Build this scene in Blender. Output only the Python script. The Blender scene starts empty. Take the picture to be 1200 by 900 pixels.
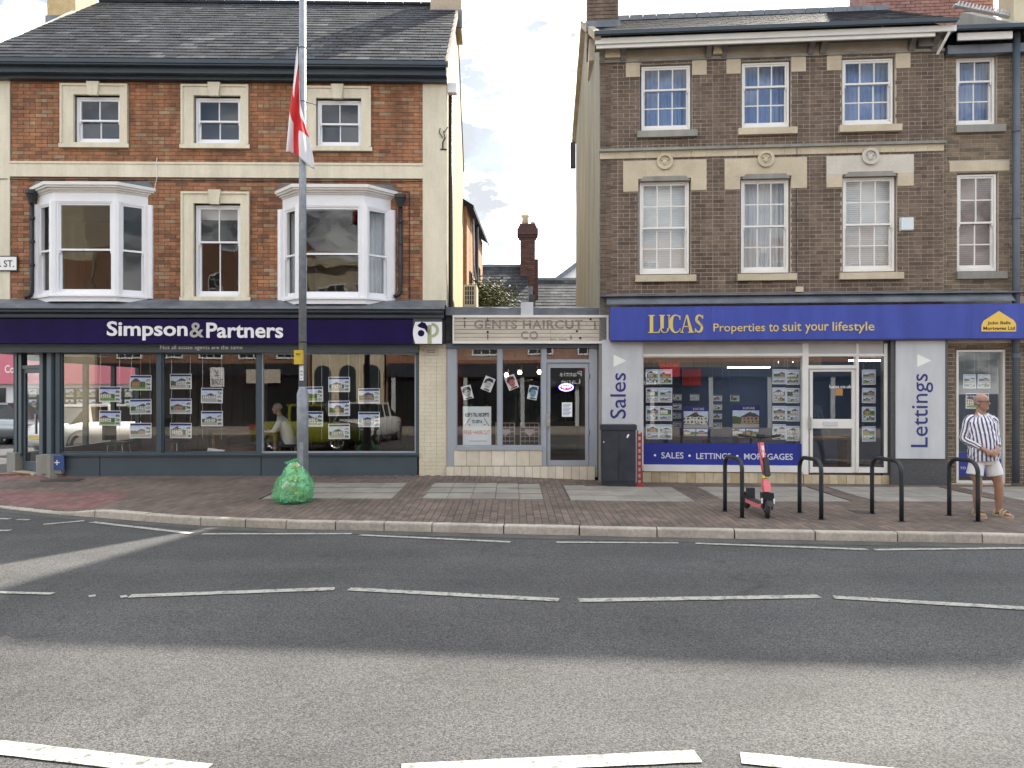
import bpy, math, random
from mathutils import Vector, Matrix, noise
random.seed(7)
R = math.radians
S = bpy.context.scene
COL = S.collection
E, F, H0 = 1.72, 880.0, 460.0          # eye height, focal length and horizon of the 1200 x 900 photograph

# ------------------------------------------------------------------ camera, world, sun, exposure
cam_d = bpy.data.cameras.new('camera'); cam = bpy.data.objects.new('camera', cam_d); COL.objects.link(cam)
cam.location = (0, 0, E); cam.rotation_euler = (R(90), 0, 0)
cam_d.sensor_width = 36; cam_d.lens = 36 * F / 1200; cam_d.shift_y = 10 / 1200
cam_d.clip_start = 0.05; cam_d.clip_end = 2000
S.camera = cam
SUN_AZ, SUN_EL = math.atan(0.62), R(40.5)       # azimuth from +Y towards +X
sun_d = bpy.data.lights.new('sun', 'SUN'); sun_d.energy = 2.35; sun_d.angle = R(0.9); sun_d.color = (1, .93, .82)
sun = bpy.data.objects.new('sun', sun_d); COL.objects.link(sun)
sdir = Vector((math.sin(SUN_AZ) * math.cos(SUN_EL), math.cos(SUN_AZ) * math.cos(SUN_EL), math.sin(SUN_EL)))
sun.rotation_euler = sdir.to_track_quat('Z', 'Y').to_euler(); sun.location = (4, 20, 30)
W = bpy.data.worlds.new('World'); S.world = W; W.use_nodes = True
nt = W.node_tree; nt.nodes.clear()
def wn(t, **k):
    n = nt.nodes.new(t)
    for a, b in k.items(): setattr(n, a, b)
    return n
sky = wn('ShaderNodeTexSky', sky_type='NISHITA', sun_disc=False, sun_elevation=SUN_EL, sun_rotation=SUN_AZ, dust_density=1.2, ozone_density=1.0)
tc = wn('ShaderNodeTexCoord'); mp = wn('ShaderNodeMapping'); mp.inputs['Scale'].default_value = (1.0, 1.0, 2.3); mp.inputs['Location'].default_value = (.35, .1, .25)
n1 = wn('ShaderNodeTexNoise'); n1.inputs['Scale'].default_value = 2.1; n1.inputs['Detail'].default_value = 9; n1.inputs['Roughness'].default_value = .58; n1.inputs['Distortion'].default_value = .5
rp = wn('ShaderNodeValToRGB'); rp.color_ramp.elements[0].position = .36; rp.color_ramp.elements[1].position = .57
n2 = wn('ShaderNodeTexNoise'); n2.inputs['Scale'].default_value = 11; n2.inputs['Detail'].default_value = 6; n2.inputs['Roughness'].default_value = .6
rp2 = wn('ShaderNodeValToRGB'); rp2.color_ramp.elements[0].position = .40; rp2.color_ramp.elements[0].color = (.20, .21, .225, 1); rp2.color_ramp.elements[1].position = .58; rp2.color_ramp.elements[1].color = (.94, .94, .91, 1)
b1 = wn('ShaderNodeBackground'); b1.inputs['Strength'].default_value = .05
b2 = wn('ShaderNodeBackground'); b2.inputs['Strength'].default_value = .74
mx = wn('ShaderNodeMixShader'); out = wn('ShaderNodeOutputWorld')
lk = nt.links.new
lk(tc.outputs['Generated'], mp.inputs['Vector']); lk(mp.outputs[0], n1.inputs['Vector']); lk(mp.outputs[0], n2.inputs['Vector'])
lk(n1.outputs['Fac'], rp.inputs[0]); lk(n2.outputs['Fac'], rp2.inputs[0]); lk(sky.outputs[0], b1.inputs[0]); lk(rp2.outputs[0], b2.inputs[0])
lk(rp.outputs[0], mx.inputs[0]); lk(b1.outputs[0], mx.inputs[1]); lk(b2.outputs[0], mx.inputs[2]); lk(mx.outputs[0], out.inputs[0])
S.view_settings.view_transform = 'Standard'; S.view_settings.look = 'None'; S.view_settings.gamma = 1
S.view_settings.exposure = 2.42
S.render.engine = 'CYCLES'
S.cycles.max_bounces = 8; S.cycles.transparent_max_bounces = 24; S.cycles.caustics_reflective = False; S.cycles.caustics_refractive = False
S.cycles.use_denoising = True

# ------------------------------------------------------------------ helpers: meshes
class B:
    def __init__(s): s.v = []; s.f = []; s.t = []; s.mi = []; s.at = {}
    def add(s, vs, fs, tone=.5, mi=0):
        o = len(s.v); s.v += [tuple(p) for p in vs]
        for f in fs: s.f.append(tuple(i + o for i in f)); s.t.append(tone); s.mi.append(mi)
        return s
    def box(s, x0, x1, y0, y1, z0, z1, tone=.5, mi=0, skip=''):
        if x0 > x1: x0, x1 = x1, x0
        if y0 > y1: y0, y1 = y1, y0
        if z0 > z1: z0, z1 = z1, z0
        vs = [(x0,y0,z0),(x1,y0,z0),(x1,y1,z0),(x0,y1,z0),(x0,y0,z1),(x1,y0,z1),(x1,y1,z1),(x0,y1,z1)]
        fs = {'b':(3,2,1,0),'t':(4,5,6,7),'f':(0,1,5,4),'k':(2,3,7,6),'l':(3,0,4,7),'r':(1,2,6,5)}
        return s.add(vs, [fs[k] for k in 'btfklr' if k not in skip], tone, mi)
    def obox(s, c, ax, ay, az, hx, hy, hz, tone=.5, mi=0):     # oriented box
        c = Vector(c); X = Vector(ax).normalized() * hx; Y = Vector(ay).normalized() * hy; Z = Vector(az).normalized() * hz
        vs = [c + X*a + Y*b + Z*d for d in (-1, 1) for a, b in ((-1,-1),(1,-1),(1,1),(-1,1))]
        return s.add(vs, [(3,2,1,0),(4,5,6,7),(0,1,5,4),(2,3,7,6),(3,0,4,7),(1,2,6,5)], tone, mi)
    def prism(s, poly, y0, y1, tone=.5, mi=0):                  # polygon in x,z (counter-clockwise seen from -y) extruded along y
        n = len(poly)
        vs = [(x, y0, z) for x, z in poly] + [(x, y1, z) for x, z in poly]
        fs = [tuple(range(n)), tuple(range(2*n-1, n-1, -1))] + [(i+n, (i+1)%n+n, (i+1)%n, i) for i in range(n)]
        return s.add(vs, [f[::1] for f in fs], tone, mi)
    def hprism(s, poly, z0, z1, tone=.5, mi=0):                 # polygon in x,y (ccw from above) extruded along z
        n = len(poly)
        vs = [(x, y, z0) for x, y in poly] + [(x, y, z1) for x, y in poly]
        return s.add(vs, [tuple(range(n-1, -1, -1)), tuple(range(n, 2*n))] + [(i, (i+1)%n, (i+1)%n+n, i+n) for i in range(n)], tone, mi)
    def loft(s, rings, cap=True, tone=.5, mi=0, closed=True):
        n = len(rings[0]); vs = [p for r in rings for p in r]; fs = []
        for k in range(len(rings)-1):
            for i in range(n if closed else n-1):
                j = (i+1) % n; fs.append((k*n+i, k*n+j, (k+1)*n+j, (k+1)*n+i))
        if cap: fs.append(tuple(range(n-1, -1, -1))); fs.append(tuple(range((len(rings)-1)*n, len(rings)*n)))
        return s.add(vs, fs, tone, mi)
    def tube(s, path, r, n=10, cap=True, tone=.5, mi=0, flat=1.0, ref=None):
        path = [Vector(p) for p in path]; m = len(path)
        rr = r if isinstance(r, (list, tuple)) else [r]*m
        rings = []; prev = Vector(ref) if ref else None
        for k, p in enumerate(path):
            t = (path[min(k+1, m-1)] - path[max(k-1, 0)]).normalized()
            if prev is None: prev = Vector((0,0,1)) if abs(t.z) < .9 else Vector((1,0,0))
            a = (prev - t*prev.dot(t)).normalized(); b = t.cross(a); prev = a
            q = rr[k]; qa, qb = (q, q*flat) if not isinstance(q, (list, tuple)) else q
            rings.append([p + a*math.cos(2*math.pi*i/n)*qa + b*math.sin(2*math.pi*i/n)*qb for i in range(n)])
        return s.loft(rings, cap, tone, mi)
    def lathe(s, prof, c, n=16, tone=.5, mi=0, cap=True):       # profile (r,z) about a vertical axis
        return s.loft([[(c[0]+r*math.cos(2*math.pi*i/n), c[1]+r*math.sin(2*math.pi*i/n), c[2]+z) for i in range(n)] for r, z in prof], cap, tone, mi)
    def ball(s, c, rx, ry, rz, n=12, m=8, tone=.5, mi=0):
        return s.loft([[(c[0]+rx*math.sin(math.pi*(k+.02)/(m+.04))*math.cos(2*math.pi*i/n), c[1]+ry*math.sin(math.pi*(k+.02)/(m+.04))*math.sin(2*math.pi*i/n), c[2]-rz*math.cos(math.pi*(k+.02)/(m+.04))) for i in range(n)] for k in range(m+1)], True, tone, mi)
    def mesh(s, name, mats, smooth=False):
        me = bpy.data.meshes.new(name); me.from_pydata(s.v, [], s.f)
        for m in (mats if isinstance(mats, (list, tuple)) else [mats]): me.materials.append(m)
        if any(s.mi): me.polygons.foreach_set('material_index', s.mi)
        if len(set(s.t)) > 1 or (s.t and s.t[0] != .5):
            a = me.attributes.new('tone', 'FLOAT', 'FACE'); a.data.foreach_set('value', s.t)
        for k, vals in s.at.items():
            a = me.attributes.new(k, 'FLOAT', 'POINT'); a.data.foreach_set('value', vals)
        if smooth: me.polygons.foreach_set('use_smooth', [True]*len(me.polygons))
        me.update(); return me
    def obj(s, name, mats, parent=None, smooth=False, **props):
        o = bpy.data.objects.new(name, s.mesh(name, mats, smooth)); COL.objects.link(o)
        if parent: o.parent = parent
        for k, x in props.items(): o[k] = x
        return o
def thing(name, label, cat, loc=(0,0,0), rz=0, group=None):
    o = bpy.data.objects.new(name, None); COL.objects.link(o); o.location = loc; o.rotation_euler = (0, 0, rz)
    o['label'] = label; o['category'] = cat
    if group: o['group'] = group
    return o
def tag(o, label, cat, group=None):
    o['label'] = label; o['category'] = cat
    if group: o['group'] = group
    return o
def part(name, parent):
    o = bpy.data.objects.new(name, None); COL.objects.link(o); o.parent = parent; return o
def inst(name, me, parent, loc, rot=(0,0,0), scale=None):
    o = bpy.data.objects.new(name, me); COL.objects.link(o); o.parent = parent; o.location = loc; o.rotation_euler = rot
    if scale: o.scale = scale
    return o
def copy_tree(o, parent=None):
    c = o.copy(); COL.objects.link(c); c.parent = parent
    for ch in list(o.children): copy_tree(ch, c)
    return c
def ray(px, py, Y): return ((px-600)/F*Y, Y, E + (H0-py)/F*Y)
def gnd(px, py, z=0.0):
    Y = (E-z)*F/(py-H0); return ((px-600)/F*Y, Y)
class Fac:                                  # a facade plane Y = Y0 + a X, with its own local frame (s along, y into the wall, z up)
    def __init__(s, Y0, a): s.Y0 = Y0; s.th = math.atan(a); s.c = math.cos(s.th); s.s = math.sin(s.th)
    def L(s, px, py, d=0.0):
        u = (px-600)/F; Y = (d + s.Y0*s.c)/(s.c - u*s.s)
        return (s.c*u*Y + s.s*(Y-s.Y0), E + (H0-py)/F*Y)
    def rect(s, x0, y0, x1, y1, d=0.0):
        xm, ym = (x0+x1)/2, (y0+y1)/2
        return (s.L(x0, ym, d)[0], s.L(x1, ym, d)[0], s.L(xm, y1, d)[1], s.L(xm, y0, d)[1])
    def root(s, name, label, cat, group=None): return thing(name, label, cat, (0, s.Y0, 0), s.th, group)
    def world(s, p):
        x, y, z = p; return Vector((s.c*x - s.s*y, s.Y0 + s.s*x + s.c*y, z))

# ------------------------------------------------------------------ helpers: materials
def setin(n, k, v):
    if k in n.inputs: n.inputs[k].default_value = v
def mat(name, c1, c2=None, scale=4.0, rough=.6, bump=0.0, bscale=None, metal=0.0, c3=None, stretch=(1,1,1), spec=.5, detail=6, lo=.35, hi=.65, tone=None, coat=0, fine=0.0, fscale=None, stain=0):
    m = bpy.data.materials.new(name); m.use_nodes = True; t = m.node_tree; N = t.nodes; Lk = t.links.new
    p = N['Principled BSDF']; setin(p, 'Roughness', rough); setin(p, 'Metallic', metal); setin(p, 'Specular IOR Level', spec); setin(p, 'Coat Weight', coat)
    p.inputs['Base Color'].default_value = (*c1, 1)
    g = N.new('ShaderNodeNewGeometry'); mp = N.new('ShaderNodeMapping'); mp.inputs['Scale'].default_value = stretch; Lk(g.outputs['Position'], mp.inputs[0])
    colr = None
    if c2 is not None:
        no = N.new('ShaderNodeTexNoise'); no.inputs['Scale'].default_value = scale; no.inputs['Detail'].default_value = detail; no.inputs['Roughness'].default_value = .6
        Lk(mp.outputs[0], no.inputs['Vector'])
        r = N.new('ShaderNodeValToRGB'); e = r.color_ramp.elements; e[0].position = lo; e[1].position = hi; e[0].color = (*c1, 1); e[1].color = (*c2, 1)
        if c3 is not None:
            x = e.new(min(.97, hi+.12)); x.color = (*c3, 1)
        Lk(no.outputs['Fac'], r.inputs[0]); colr = r.outputs[0]
    if tone is not None:            # per-piece colours picked by the face attribute 'tone'
        a = N.new('ShaderNodeAttribute'); a.attribute_name = 'tone'
        r2 = N.new('ShaderNodeValToRGB'); e = r2.color_ramp.elements; r2.color_ramp.interpolation = 'LINEAR'
        e[0].position = tone[0][0]; e[0].color = (*tone[0][1], 1); e[1].position = tone[-1][0]; e[1].color = (*tone[-1][1], 1)
        for ps, cc in tone[1:-1]: x = e.new(ps); x.color = (*cc, 1)
        Lk(a.outputs['Fac'], r2.inputs[0])
        if colr is not None:
            mm = N.new('ShaderNodeMix'); mm.data_type = 'RGBA'; mm.blend_type = 'MULTIPLY'; mm.inputs['Factor'].default_value = 1
            Lk(r2.outputs[0], mm.inputs[6]); Lk(colr, mm.inputs[7]); colr = mm.outputs[2]
        else: colr = r2.outputs[0]
    if fine:
        nf = N.new('ShaderNodeTexNoise'); nf.inputs['Scale'].default_value = fscale or scale*14; nf.inputs['Detail'].default_value = 4; Lk(mp.outputs[0], nf.inputs['Vector'])
        mr = N.new('ShaderNodeMapRange'); mr.inputs[1].default_value = .3; mr.inputs[2].default_value = .7; mr.inputs[3].default_value = 1-fine; mr.inputs[4].default_value = 1+fine; Lk(nf.outputs['Fac'], mr.inputs[0])
        mm = N.new('ShaderNodeMix'); mm.data_type = 'RGBA'; mm.blend_type = 'MULTIPLY'; mm.inputs['Factor'].default_value = 1
        if colr is not None: Lk(colr, mm.inputs[6])
        else: mm.inputs[6].default_value = (*c1, 1)
        Lk(mr.outputs[0], mm.inputs[7]); colr = mm.outputs[2]
    if stain:        # dirt running down the surface
        ms = N.new('ShaderNodeMapping'); ms.inputs['Scale'].default_value = (2.6, 2.6, .45); Lk(g.outputs['Position'], ms.inputs[0])
        ns = N.new('ShaderNodeTexNoise'); ns.inputs['Scale'].default_value = 1.3; ns.inputs['Detail'].default_value = 7; ns.inputs['Roughness'].default_value = .65; Lk(ms.outputs[0], ns.inputs['Vector'])
        mr = N.new('ShaderNodeMapRange'); mr.inputs[1].default_value = .34; mr.inputs[2].default_value = .62; mr.inputs[3].default_value = 1-stain; mr.inputs[4].default_value = 1+stain*.25; Lk(ns.outputs['Fac'], mr.inputs[0])
        mm = N.new('ShaderNodeMix'); mm.data_type = 'RGBA'; mm.blend_type = 'MULTIPLY'; mm.inputs['Factor'].default_value = 1
        if colr is not None: Lk(colr, mm.inputs[6])
        else: mm.inputs[6].default_value = (*c1, 1)
        Lk(mr.outputs[0], mm.inputs[7]); colr = mm.outputs[2]
    if colr is not None: Lk(colr, p.inputs['Base Color'])
    if bump:
        nb = N.new('ShaderNodeTexNoise'); nb.inputs['Scale'].default_value = bscale or scale*6; nb.inputs['Detail'].default_value = 5
        Lk(mp.outputs[0], nb.inputs['Vector'])
        b = N.new('ShaderNodeBump'); b.inputs['Strength'].default_value = bump; b.inputs['Distance'].default_value = .01
        Lk(nb.outputs['Fac'], b.inputs['Height']); Lk(b.outputs[0], p.inputs['Normal'])
    return m
def glass(name, tint=(.85,.9,.9), ior=1.5, wav=0.0, ws=1.2, rough=0.0):
    m = bpy.data.materials.new(name); m.use_nodes = True; t = m.node_tree; N = t.nodes; Lk = t.links.new; N.clear()
    o = N.new('ShaderNodeOutputMaterial'); mx = N.new('ShaderNodeMixShader'); tr = N.new('ShaderNodeBsdfTransparent'); gl = N.new('ShaderNodeBsdfGlossy'); fr = N.new('ShaderNodeFresnel')
    tr.inputs[0].default_value = (*tint, 1); gl.inputs['Roughness'].default_value = rough; fr.inputs['IOR'].default_value = ior
    if wav:
        g = N.new('ShaderNodeNewGeometry'); no = N.new('ShaderNodeTexNoise'); no.inputs['Scale'].default_value = ws; no.inputs['Detail'].default_value = 1.5
        b = N.new('ShaderNodeBump'); b.inputs['Strength'].default_value = 1; b.inputs['Distance'].default_value = wav
        Lk(g.outputs['Position'], no.inputs['Vector']); Lk(no.outputs['Fac'], b.inputs['Height']); Lk(b.outputs[0], gl.inputs['Normal'])
    ge = N.new('ShaderNodeNewGeometry'); iv = N.new('ShaderNodeMath'); iv.operation = 'SUBTRACT'; iv.inputs[0].default_value = 1; Lk(ge.outputs['Backfacing'], iv.inputs[1])
    mu = N.new('ShaderNodeMath'); mu.operation = 'MULTIPLY'; Lk(fr.outputs[0], mu.inputs[0]); Lk(iv.outputs[0], mu.inputs[1])
    Lk(mu.outputs[0], mx.inputs[0]); Lk(tr.outputs[0], mx.inputs[1]); Lk(gl.outputs[0], mx.inputs[2]); Lk(mx.outputs[0], o.inputs[0])
    return m
def emit(name, c, st):
    m = bpy.data.materials.new(name); m.use_nodes = True; N = m.node_tree.nodes; p = N['Principled BSDF']
    p.inputs['Base Color'].default_value = (*c, 1); setin(p, 'Emission Color', (*c, 1)); setin(p, 'Emission Strength', st); return m
def photo_print(name, wide=False, hue=0):
    """a printed picture of a house: sky, house with roof and windows, lawn; varies from one object to the next"""
    m = bpy.data.materials.new(name); m.use_nodes = True; t = m.node_tree; N = t.nodes; Lk = t.links.new; p = N['Principled BSDF']; setin(p, 'Roughness', .35)
    tc = N.new('ShaderNodeTexCoord'); sp = N.new('ShaderNodeSeparateXYZ'); Lk(tc.outputs['Generated'], sp.inputs[0]); oi = N.new('ShaderNodeObjectInfo')
    def M(op, a, b=None, c=None):
        n = N.new('ShaderNodeMath'); n.operation = op
        for i, x in enumerate((a, b, c)):
            if x is None: continue
            if isinstance(x, (int, float)): n.inputs[i].default_value = x
            else: Lk(x, n.inputs[i])
        return n.outputs[0]
    def mixc(f, a, b):
        n = N.new('ShaderNodeMix'); n.data_type = 'RGBA'
        Lk(f, n.inputs[0]) if not isinstance(f, float) else None
        for i, x in ((6, a), (7, b)):
            if isinstance(x, tuple): n.inputs[i].default_value = (*x, 1)
            else: Lk(x, n.inputs[i])
        return n.outputs[2]
    X, Z, rnd = sp.outputs[0], sp.outputs[2], oi.outputs['Random']
    zm = M('ADD', .6, M('MULTIPLY', M('FRACT', M('MULTIPLY', rnd, 3.7)), .65)); Z = M('ADD', M('MULTIPLY', M('SUBTRACT', Z, .4), zm), .42)
    nz = N.new('ShaderNodeTexNoise'); nz.noise_dimensions = '4D'; nz.inputs['Scale'].default_value = 5; nz.inputs['Detail'].default_value = 5; Lk(tc.outputs['Generated'], nz.inputs['Vector']); Lk(M('MULTIPLY', rnd, 40.0), nz.inputs['W'])
    nf = nz.outputs['Fac']
    r2 = M('FRACT', M('MULTIPLY', rnd, 7.31)); r3 = M('FRACT', M('MULTIPLY', rnd, 17.7))
    X = M('ADD', X, M('MULTIPLY', M('SUBTRACT', nf, .5), .25)); Z = M('ADD', Z, M('MULTIPLY', M('SUBTRACT', nf, .5), .22)); cx = M('ADD', .15, M('MULTIPLY', r2, .7)); dx = M('ABSOLUTE', M('SUBTRACT', X, cx)); ws = M('ADD', .16, M('MULTIPLY', r3, .38))
    body = M('MULTIPLY', M('LESS_THAN', dx, ws), M('MULTIPLY', M('LESS_THAN', Z, .62), M('GREATER_THAN', Z, .28)))
    roof = M('MULTIPLY', M('GREATER_THAN', Z, .6), M('LESS_THAN', Z, M('SUBTRACT', .86, M('MULTIPLY', dx, .62))))
    roof = M('MULTIPLY', roof, M('LESS_THAN', dx, M('ADD', ws, .04)))
    skyc = mixc(M('MULTIPLY', nf, 1.2), (.16, .38, .80), (.88, .92, .96))
    tree = M('MULTIPLY', M('LESS_THAN', Z, M('ADD', .35, M('MULTIPLY', nf, .55))), 1.0)
    c = mixc(tree, skyc, mixc(nf, (.02, .05, .015), (.12, .2, .05)))
    c = mixc(roof, c, mixc(r2, (.10, .05, .04), (.07, .07, .08)))
    wallc = mixc(M('GREATER_THAN', r3, .45), mixc(r2, (.50,.22,.12), (.38,.30,.24)), mixc(r2, (.85,.80,.68), (.62,.64,.66)))
    c = mixc(body, c, wallc)
    wx = M('LESS_THAN', M('FRACT', M('MULTIPLY', X, 7.0)), .45); wz = M('LESS_THAN', M('FRACT', M('MULTIPLY', Z, 6.0)), .5)
    c = mixc(M('MULTIPLY', M('MULTIPLY', wx, wz), body), c, (.04, .05, .07))
    c = mixc(M('LESS_THAN', Z, M('ADD', .2, M('MULTIPLY', nf, .12))), c, mixc(M('GREATER_THAN', r2, .4), (.18, .36, .09), (.45, .44, .41)))
    Lk(c, p.inputs['Base Color']); return m

M_ = {}
def mk(k, *a, **kw): M_[k] = mat(k, *a, **kw); return M_[k]
mk('red_brick', (.80,.78,.74), (1.1,1.05,1.0), 9, .85, .5, 60, tone=[(0,(.20,.105,.066)),(.2,(.28,.135,.078)),(.5,(.35,.168,.090)),(.78,(.41,.20,.108)),(.9,(.32,.21,.13)),(1,(.38,.29,.19))], stain=.35)
mk('red_mortar', (.13,.085,.06), (.22,.15,.10), 5, .95, .4, 80)
mk('brown_brick', (.80,.80,.80), (1.15,1.1,1.05), 8, .85, .5, 60, tone=[(0,(.115,.084,.064)),(.5,(.158,.118,.090)),(.85,(.19,.142,.108)),(1,(.22,.155,.115))], stain=.35)
mk('brown_mortar', (.42,.37,.31), (.55,.49,.42), 4, .95, .4, 80)
mk('drab_brick', (.80,.80,.80), (1.15,1.1,1.05), 8, .85, .5, 60, tone=[(0,(.12,.095,.07)),(.5,(.18,.145,.105)),(1,(.26,.20,.14))])
mk('cream_paint', (.68,.63,.49), (.75,.70,.55), 1.3, .6, .25, 30, fine=.03, stain=.16)
mk('cream_brick_paint', (.62,.57,.43), (.70,.64,.50), 2, .6, .3, 25, fine=.04)
mk('yellow_render', (.36,.29,.15), (.45,.37,.21), 1.2, .8, .4, 20, stretch=(1,1,.4))
mk('stone', (.46,.40,.29), (.58,.51,.38), 2.2, .85, .35, 40, c3=(.38,.34,.27), fine=.06)
mk('pale_stone', (.50,.47,.42), (.58,.55,.48), 2.2, .85, .35, 40, fine=.06)
mk('grey_render', (.20,.20,.185), (.32,.31,.28), 1.6, .9, .5, 14, stretch=(1.5,1.5,.25))
mk('slate', (.75,.75,.75), (1.7,1.7,1.65), 2.0, .75, .35, 50, spec=.25, tone=[(0,(.014,.016,.021)),(.5,(.023,.026,.034)),(.85,(.038,.042,.050)),(1,(.08,.08,.078))], stretch=(1.1,.35,.35), lo=.4, hi=.66)
mk('lead', (.11,.125,.15), (.19,.21,.24), 2.5, .55, .4, 12, metal=.3)
mk('dark_paint', (.026,.042,.060), (.036,.055,.075), 1.5, .42, .1, 20)
mk('slate_paint', (.048,.072,.090), (.06,.086,.105), 1.5, .45, .1, 20)
mk('white_paint', (.80,.82,.86), (.85,.86,.89), 2.0, .42, .08, 30)
mk('old_white', (.70,.69,.66), (.78,.77,.74), 3.0, .5, .15, 30, c3=(.45,.42,.36))
mk('shop_white', (.66,.66,.63), (.74,.74,.71), 2.0, .4, .05, 30)
mk('steel_blue', (.31,.345,.39), (.35,.385,.43), 2.0, .45, .05, 30)
mk('purple', (.012,.006,.062), (.015,.008,.072), 1.0, .4, spec=.12, stain=.2)
mk('sign_blue', (.050,.078,.36), (.06,.09,.40), .8, .4, spec=.25, stain=.2)
mk('band_blue', (.012,.025,.24), rough=.4)
mk('white_print', (.86,.86,.88), rough=.4)
mk('grey_print', (.42,.44,.40), rough=.4)
mk('olive_print', (.38,.42,.24), rough=.4)
mk('gold_print', (.66,.52,.16), rough=.35)
mk('yellow_print', (.75,.50,.08), rough=.4)
mk('navy_print', (.018,.024,.17), rough=.4)
mk('red_print', (.55,.03,.03), rough=.4)
mk('black_print', (.02,.02,.022), rough=.4)
mk('pilaster_grey', (.50,.53,.56), (.54,.57,.60), 1.5, .4, stain=.12)
mk('blind_grey', (.40,.40,.39), (.46,.46,.45), 2, .5)
mk('granite', (.05,.053,.06), (.09,.092,.10), 40, .3, 0)
mk('tile', (.8,.8,.8), (1.05,1.03,1.0), 6, .35, .1, 30, tone=[(0,(.44,.36,.23)),(1,(.62,.55,.40))])
mk('cream_tile', (.9,.9,.9), (1.05,1.03,1.0), 6, .35, .1, 30, tone=[(0,(.60,.55,.44)),(1,(.72,.68,.58))])
mk('asphalt', (.072,.072,.074), (.088,.087,.086), .8, .9, 1.0, 130, fine=.85, fscale=95, lo=.3, hi=.7)
mk('paving', (.75,.75,.75), (1.2,1.17,1.15), 1.1, .85, .4, 60, tone=[(0,(.115,.092,.078)),(.5,(.150,.117,.097)),(1,(.188,.14,.115))])
mk('joint', (.07,.062,.056), (.10,.09,.08), 10, .95)
mk('slab', (.8,.8,.8), (1.15,1.15,1.12), 1.6, .85, .3, 60, tone=[(0,(.27,.25,.222)),(1,(.31,.288,.258))])
mk('red_slab', (.8,.8,.8), (1.15,1.15,1.12), 2, .85, .4, 60, tone=[(0,(.17,.085,.08)),(1,(.26,.13,.12))])
mk('kerb', (.33,.30,.26), (.50,.46,.40), 1.6, .85, .5, 40, fine=.15, c3=(.22,.20,.18))
mk('line_paint', (.22,.22,.20), (.42,.41,.37), 9, .75, .6, 110, lo=.32, hi=.5, fine=.3, fscale=110)
mk('galv', (.24,.27,.31), (.33,.36,.40), 9, .5, .2, 30, metal=.35)
mk('stand_paint', (.012,.016,.022), (.02,.024,.03), 3, .4)
mk('rubber', (.018,.018,.018), (.03,.03,.03), 8, .8)
mk('black_plastic', (.02,.021,.024), rough=.5)
mk('coral', (.72,.17,.19), (.78,.20,.22), 4, .35)
mk('hi_vis', (.62,.70,.08), rough=.4)
mk('chrome', (.55,.55,.56), rough=.25, metal=.9)
mk('cabinet', (.016,.022,.034), (.028,.034,.045), 5, .5, .2, 12)
mk('red_plastic', (.35,.02,.025), (.42,.03,.03), 5, .45)
mk('flag_white', (.72,.71,.73), rough=.8)
mk('flag_red', (.62,.03,.035), rough=.8)
mk('skin', (.33,.19,.135), (.43,.25,.18), 12, .5, .1, 60)
mk('skin_pale', (.50,.30,.22), rough=.5)
mk('grey_hair', (.30,.29,.28), (.5,.5,.5), 60, .8)
mk('shorts', (.74,.74,.75), (.8,.8,.8), 8, .85, .5, 12)
mk('sandal', (.42,.33,.22), (.5,.4,.28), 10, .7)
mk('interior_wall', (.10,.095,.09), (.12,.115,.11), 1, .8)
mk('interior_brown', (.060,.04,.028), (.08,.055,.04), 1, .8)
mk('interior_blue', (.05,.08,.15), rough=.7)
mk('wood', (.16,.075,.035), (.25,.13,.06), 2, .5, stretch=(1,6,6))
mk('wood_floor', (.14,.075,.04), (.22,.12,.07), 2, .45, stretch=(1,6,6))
mk('board', (.46,.41,.34), (.58,.53,.45), 3, .7, .3, 40, stretch=(.5,1,5), c3=(.40,.36,.30))
mk('ghost_letter', (.17,.15,.13), (.30,.27,.24), 14, .8)
mk('felt', (.035,.037,.042), (.07,.072,.08), 4, .9, .5, 20)
mk('curtain', (.55,.57,.60), (.64,.66,.68), 3, .9, .6, 9, stretch=(6,6,.3))
mk('blue_curtain', (.19,.29,.54), (.24,.35,.60), 3, .9, .6, 9, stretch=(6,6,.3))
mk('pink', (.62,.16,.22), rough=.4)
mk('silver_car', (.30,.32,.34), rough=.25, metal=.6, coat=.6)
mk('white_car', (.72,.72,.72), rough=.3, coat=.6)
mk('yellow_car', (.22,.23,.03), rough=.3, coat=.6)
mk('dark_car', (.03,.035,.04), rough=.25, coat=.6)
mk('car_glass', (.015,.018,.02), rough=.06)
mk('chimney_pot', (.55,.45,.30), (.62,.52,.38), 4, .8)
mk('bark', (.09,.065,.045), (.14,.10,.07), 9, .9, .5)
mk('leaf_light', (.075,.10,.03), (.13,.13,.05), 3, .7)
mk('leaf_dark', (.035,.055,.018), (.07,.08,.03), 3, .7)
mk('plaster_ext', (.52,.45,.32), (.62,.55,.41), 1.5, .85, .3, 20)
mk('rubbish', (.9,.9,.9), (1.05,1.05,1.05), 8, .6, tone=[(0,(.8,.8,.78)),(.4,(.75,.77,.75)),(.55,(.5,.34,.17)),(.7,(.75,.62,.15)),(.8,(.8,.8,.8)),(.9,(.1,.3,.5)),(1,(.8,.8,.8))])
M_['pane'] = glass('window_glass', (.97,.98,.98), 1.65, .004, 1.6)
M_['shop_pane'] = glass('shop_glass', (.965,.972,.972), 2.0, .0012, .7)
M_['door_glass'] = glass('door_glass', (.9,.92,.92), 2.1)
M_['side_pane'] = glass('side_glass', (.96,.97,.97), 1.12)
M_['acrylic'] = glass('acrylic', (.93,.95,.95), 1.3)
M_['photo'] = photo_print('printed_photo')
M_['lamp_warm'] = emit('warm_bulb', (1, .72, .38), 9)
M_['tube_white'] = emit('strip_light', (.95, .97, 1), 3.2)
M_['neon_blue'] = emit('neon_blue', (.16, .1, 1), 5)
M_['neon_pink'] = emit('neon_pink', (1, .12, .4), 5)

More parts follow.
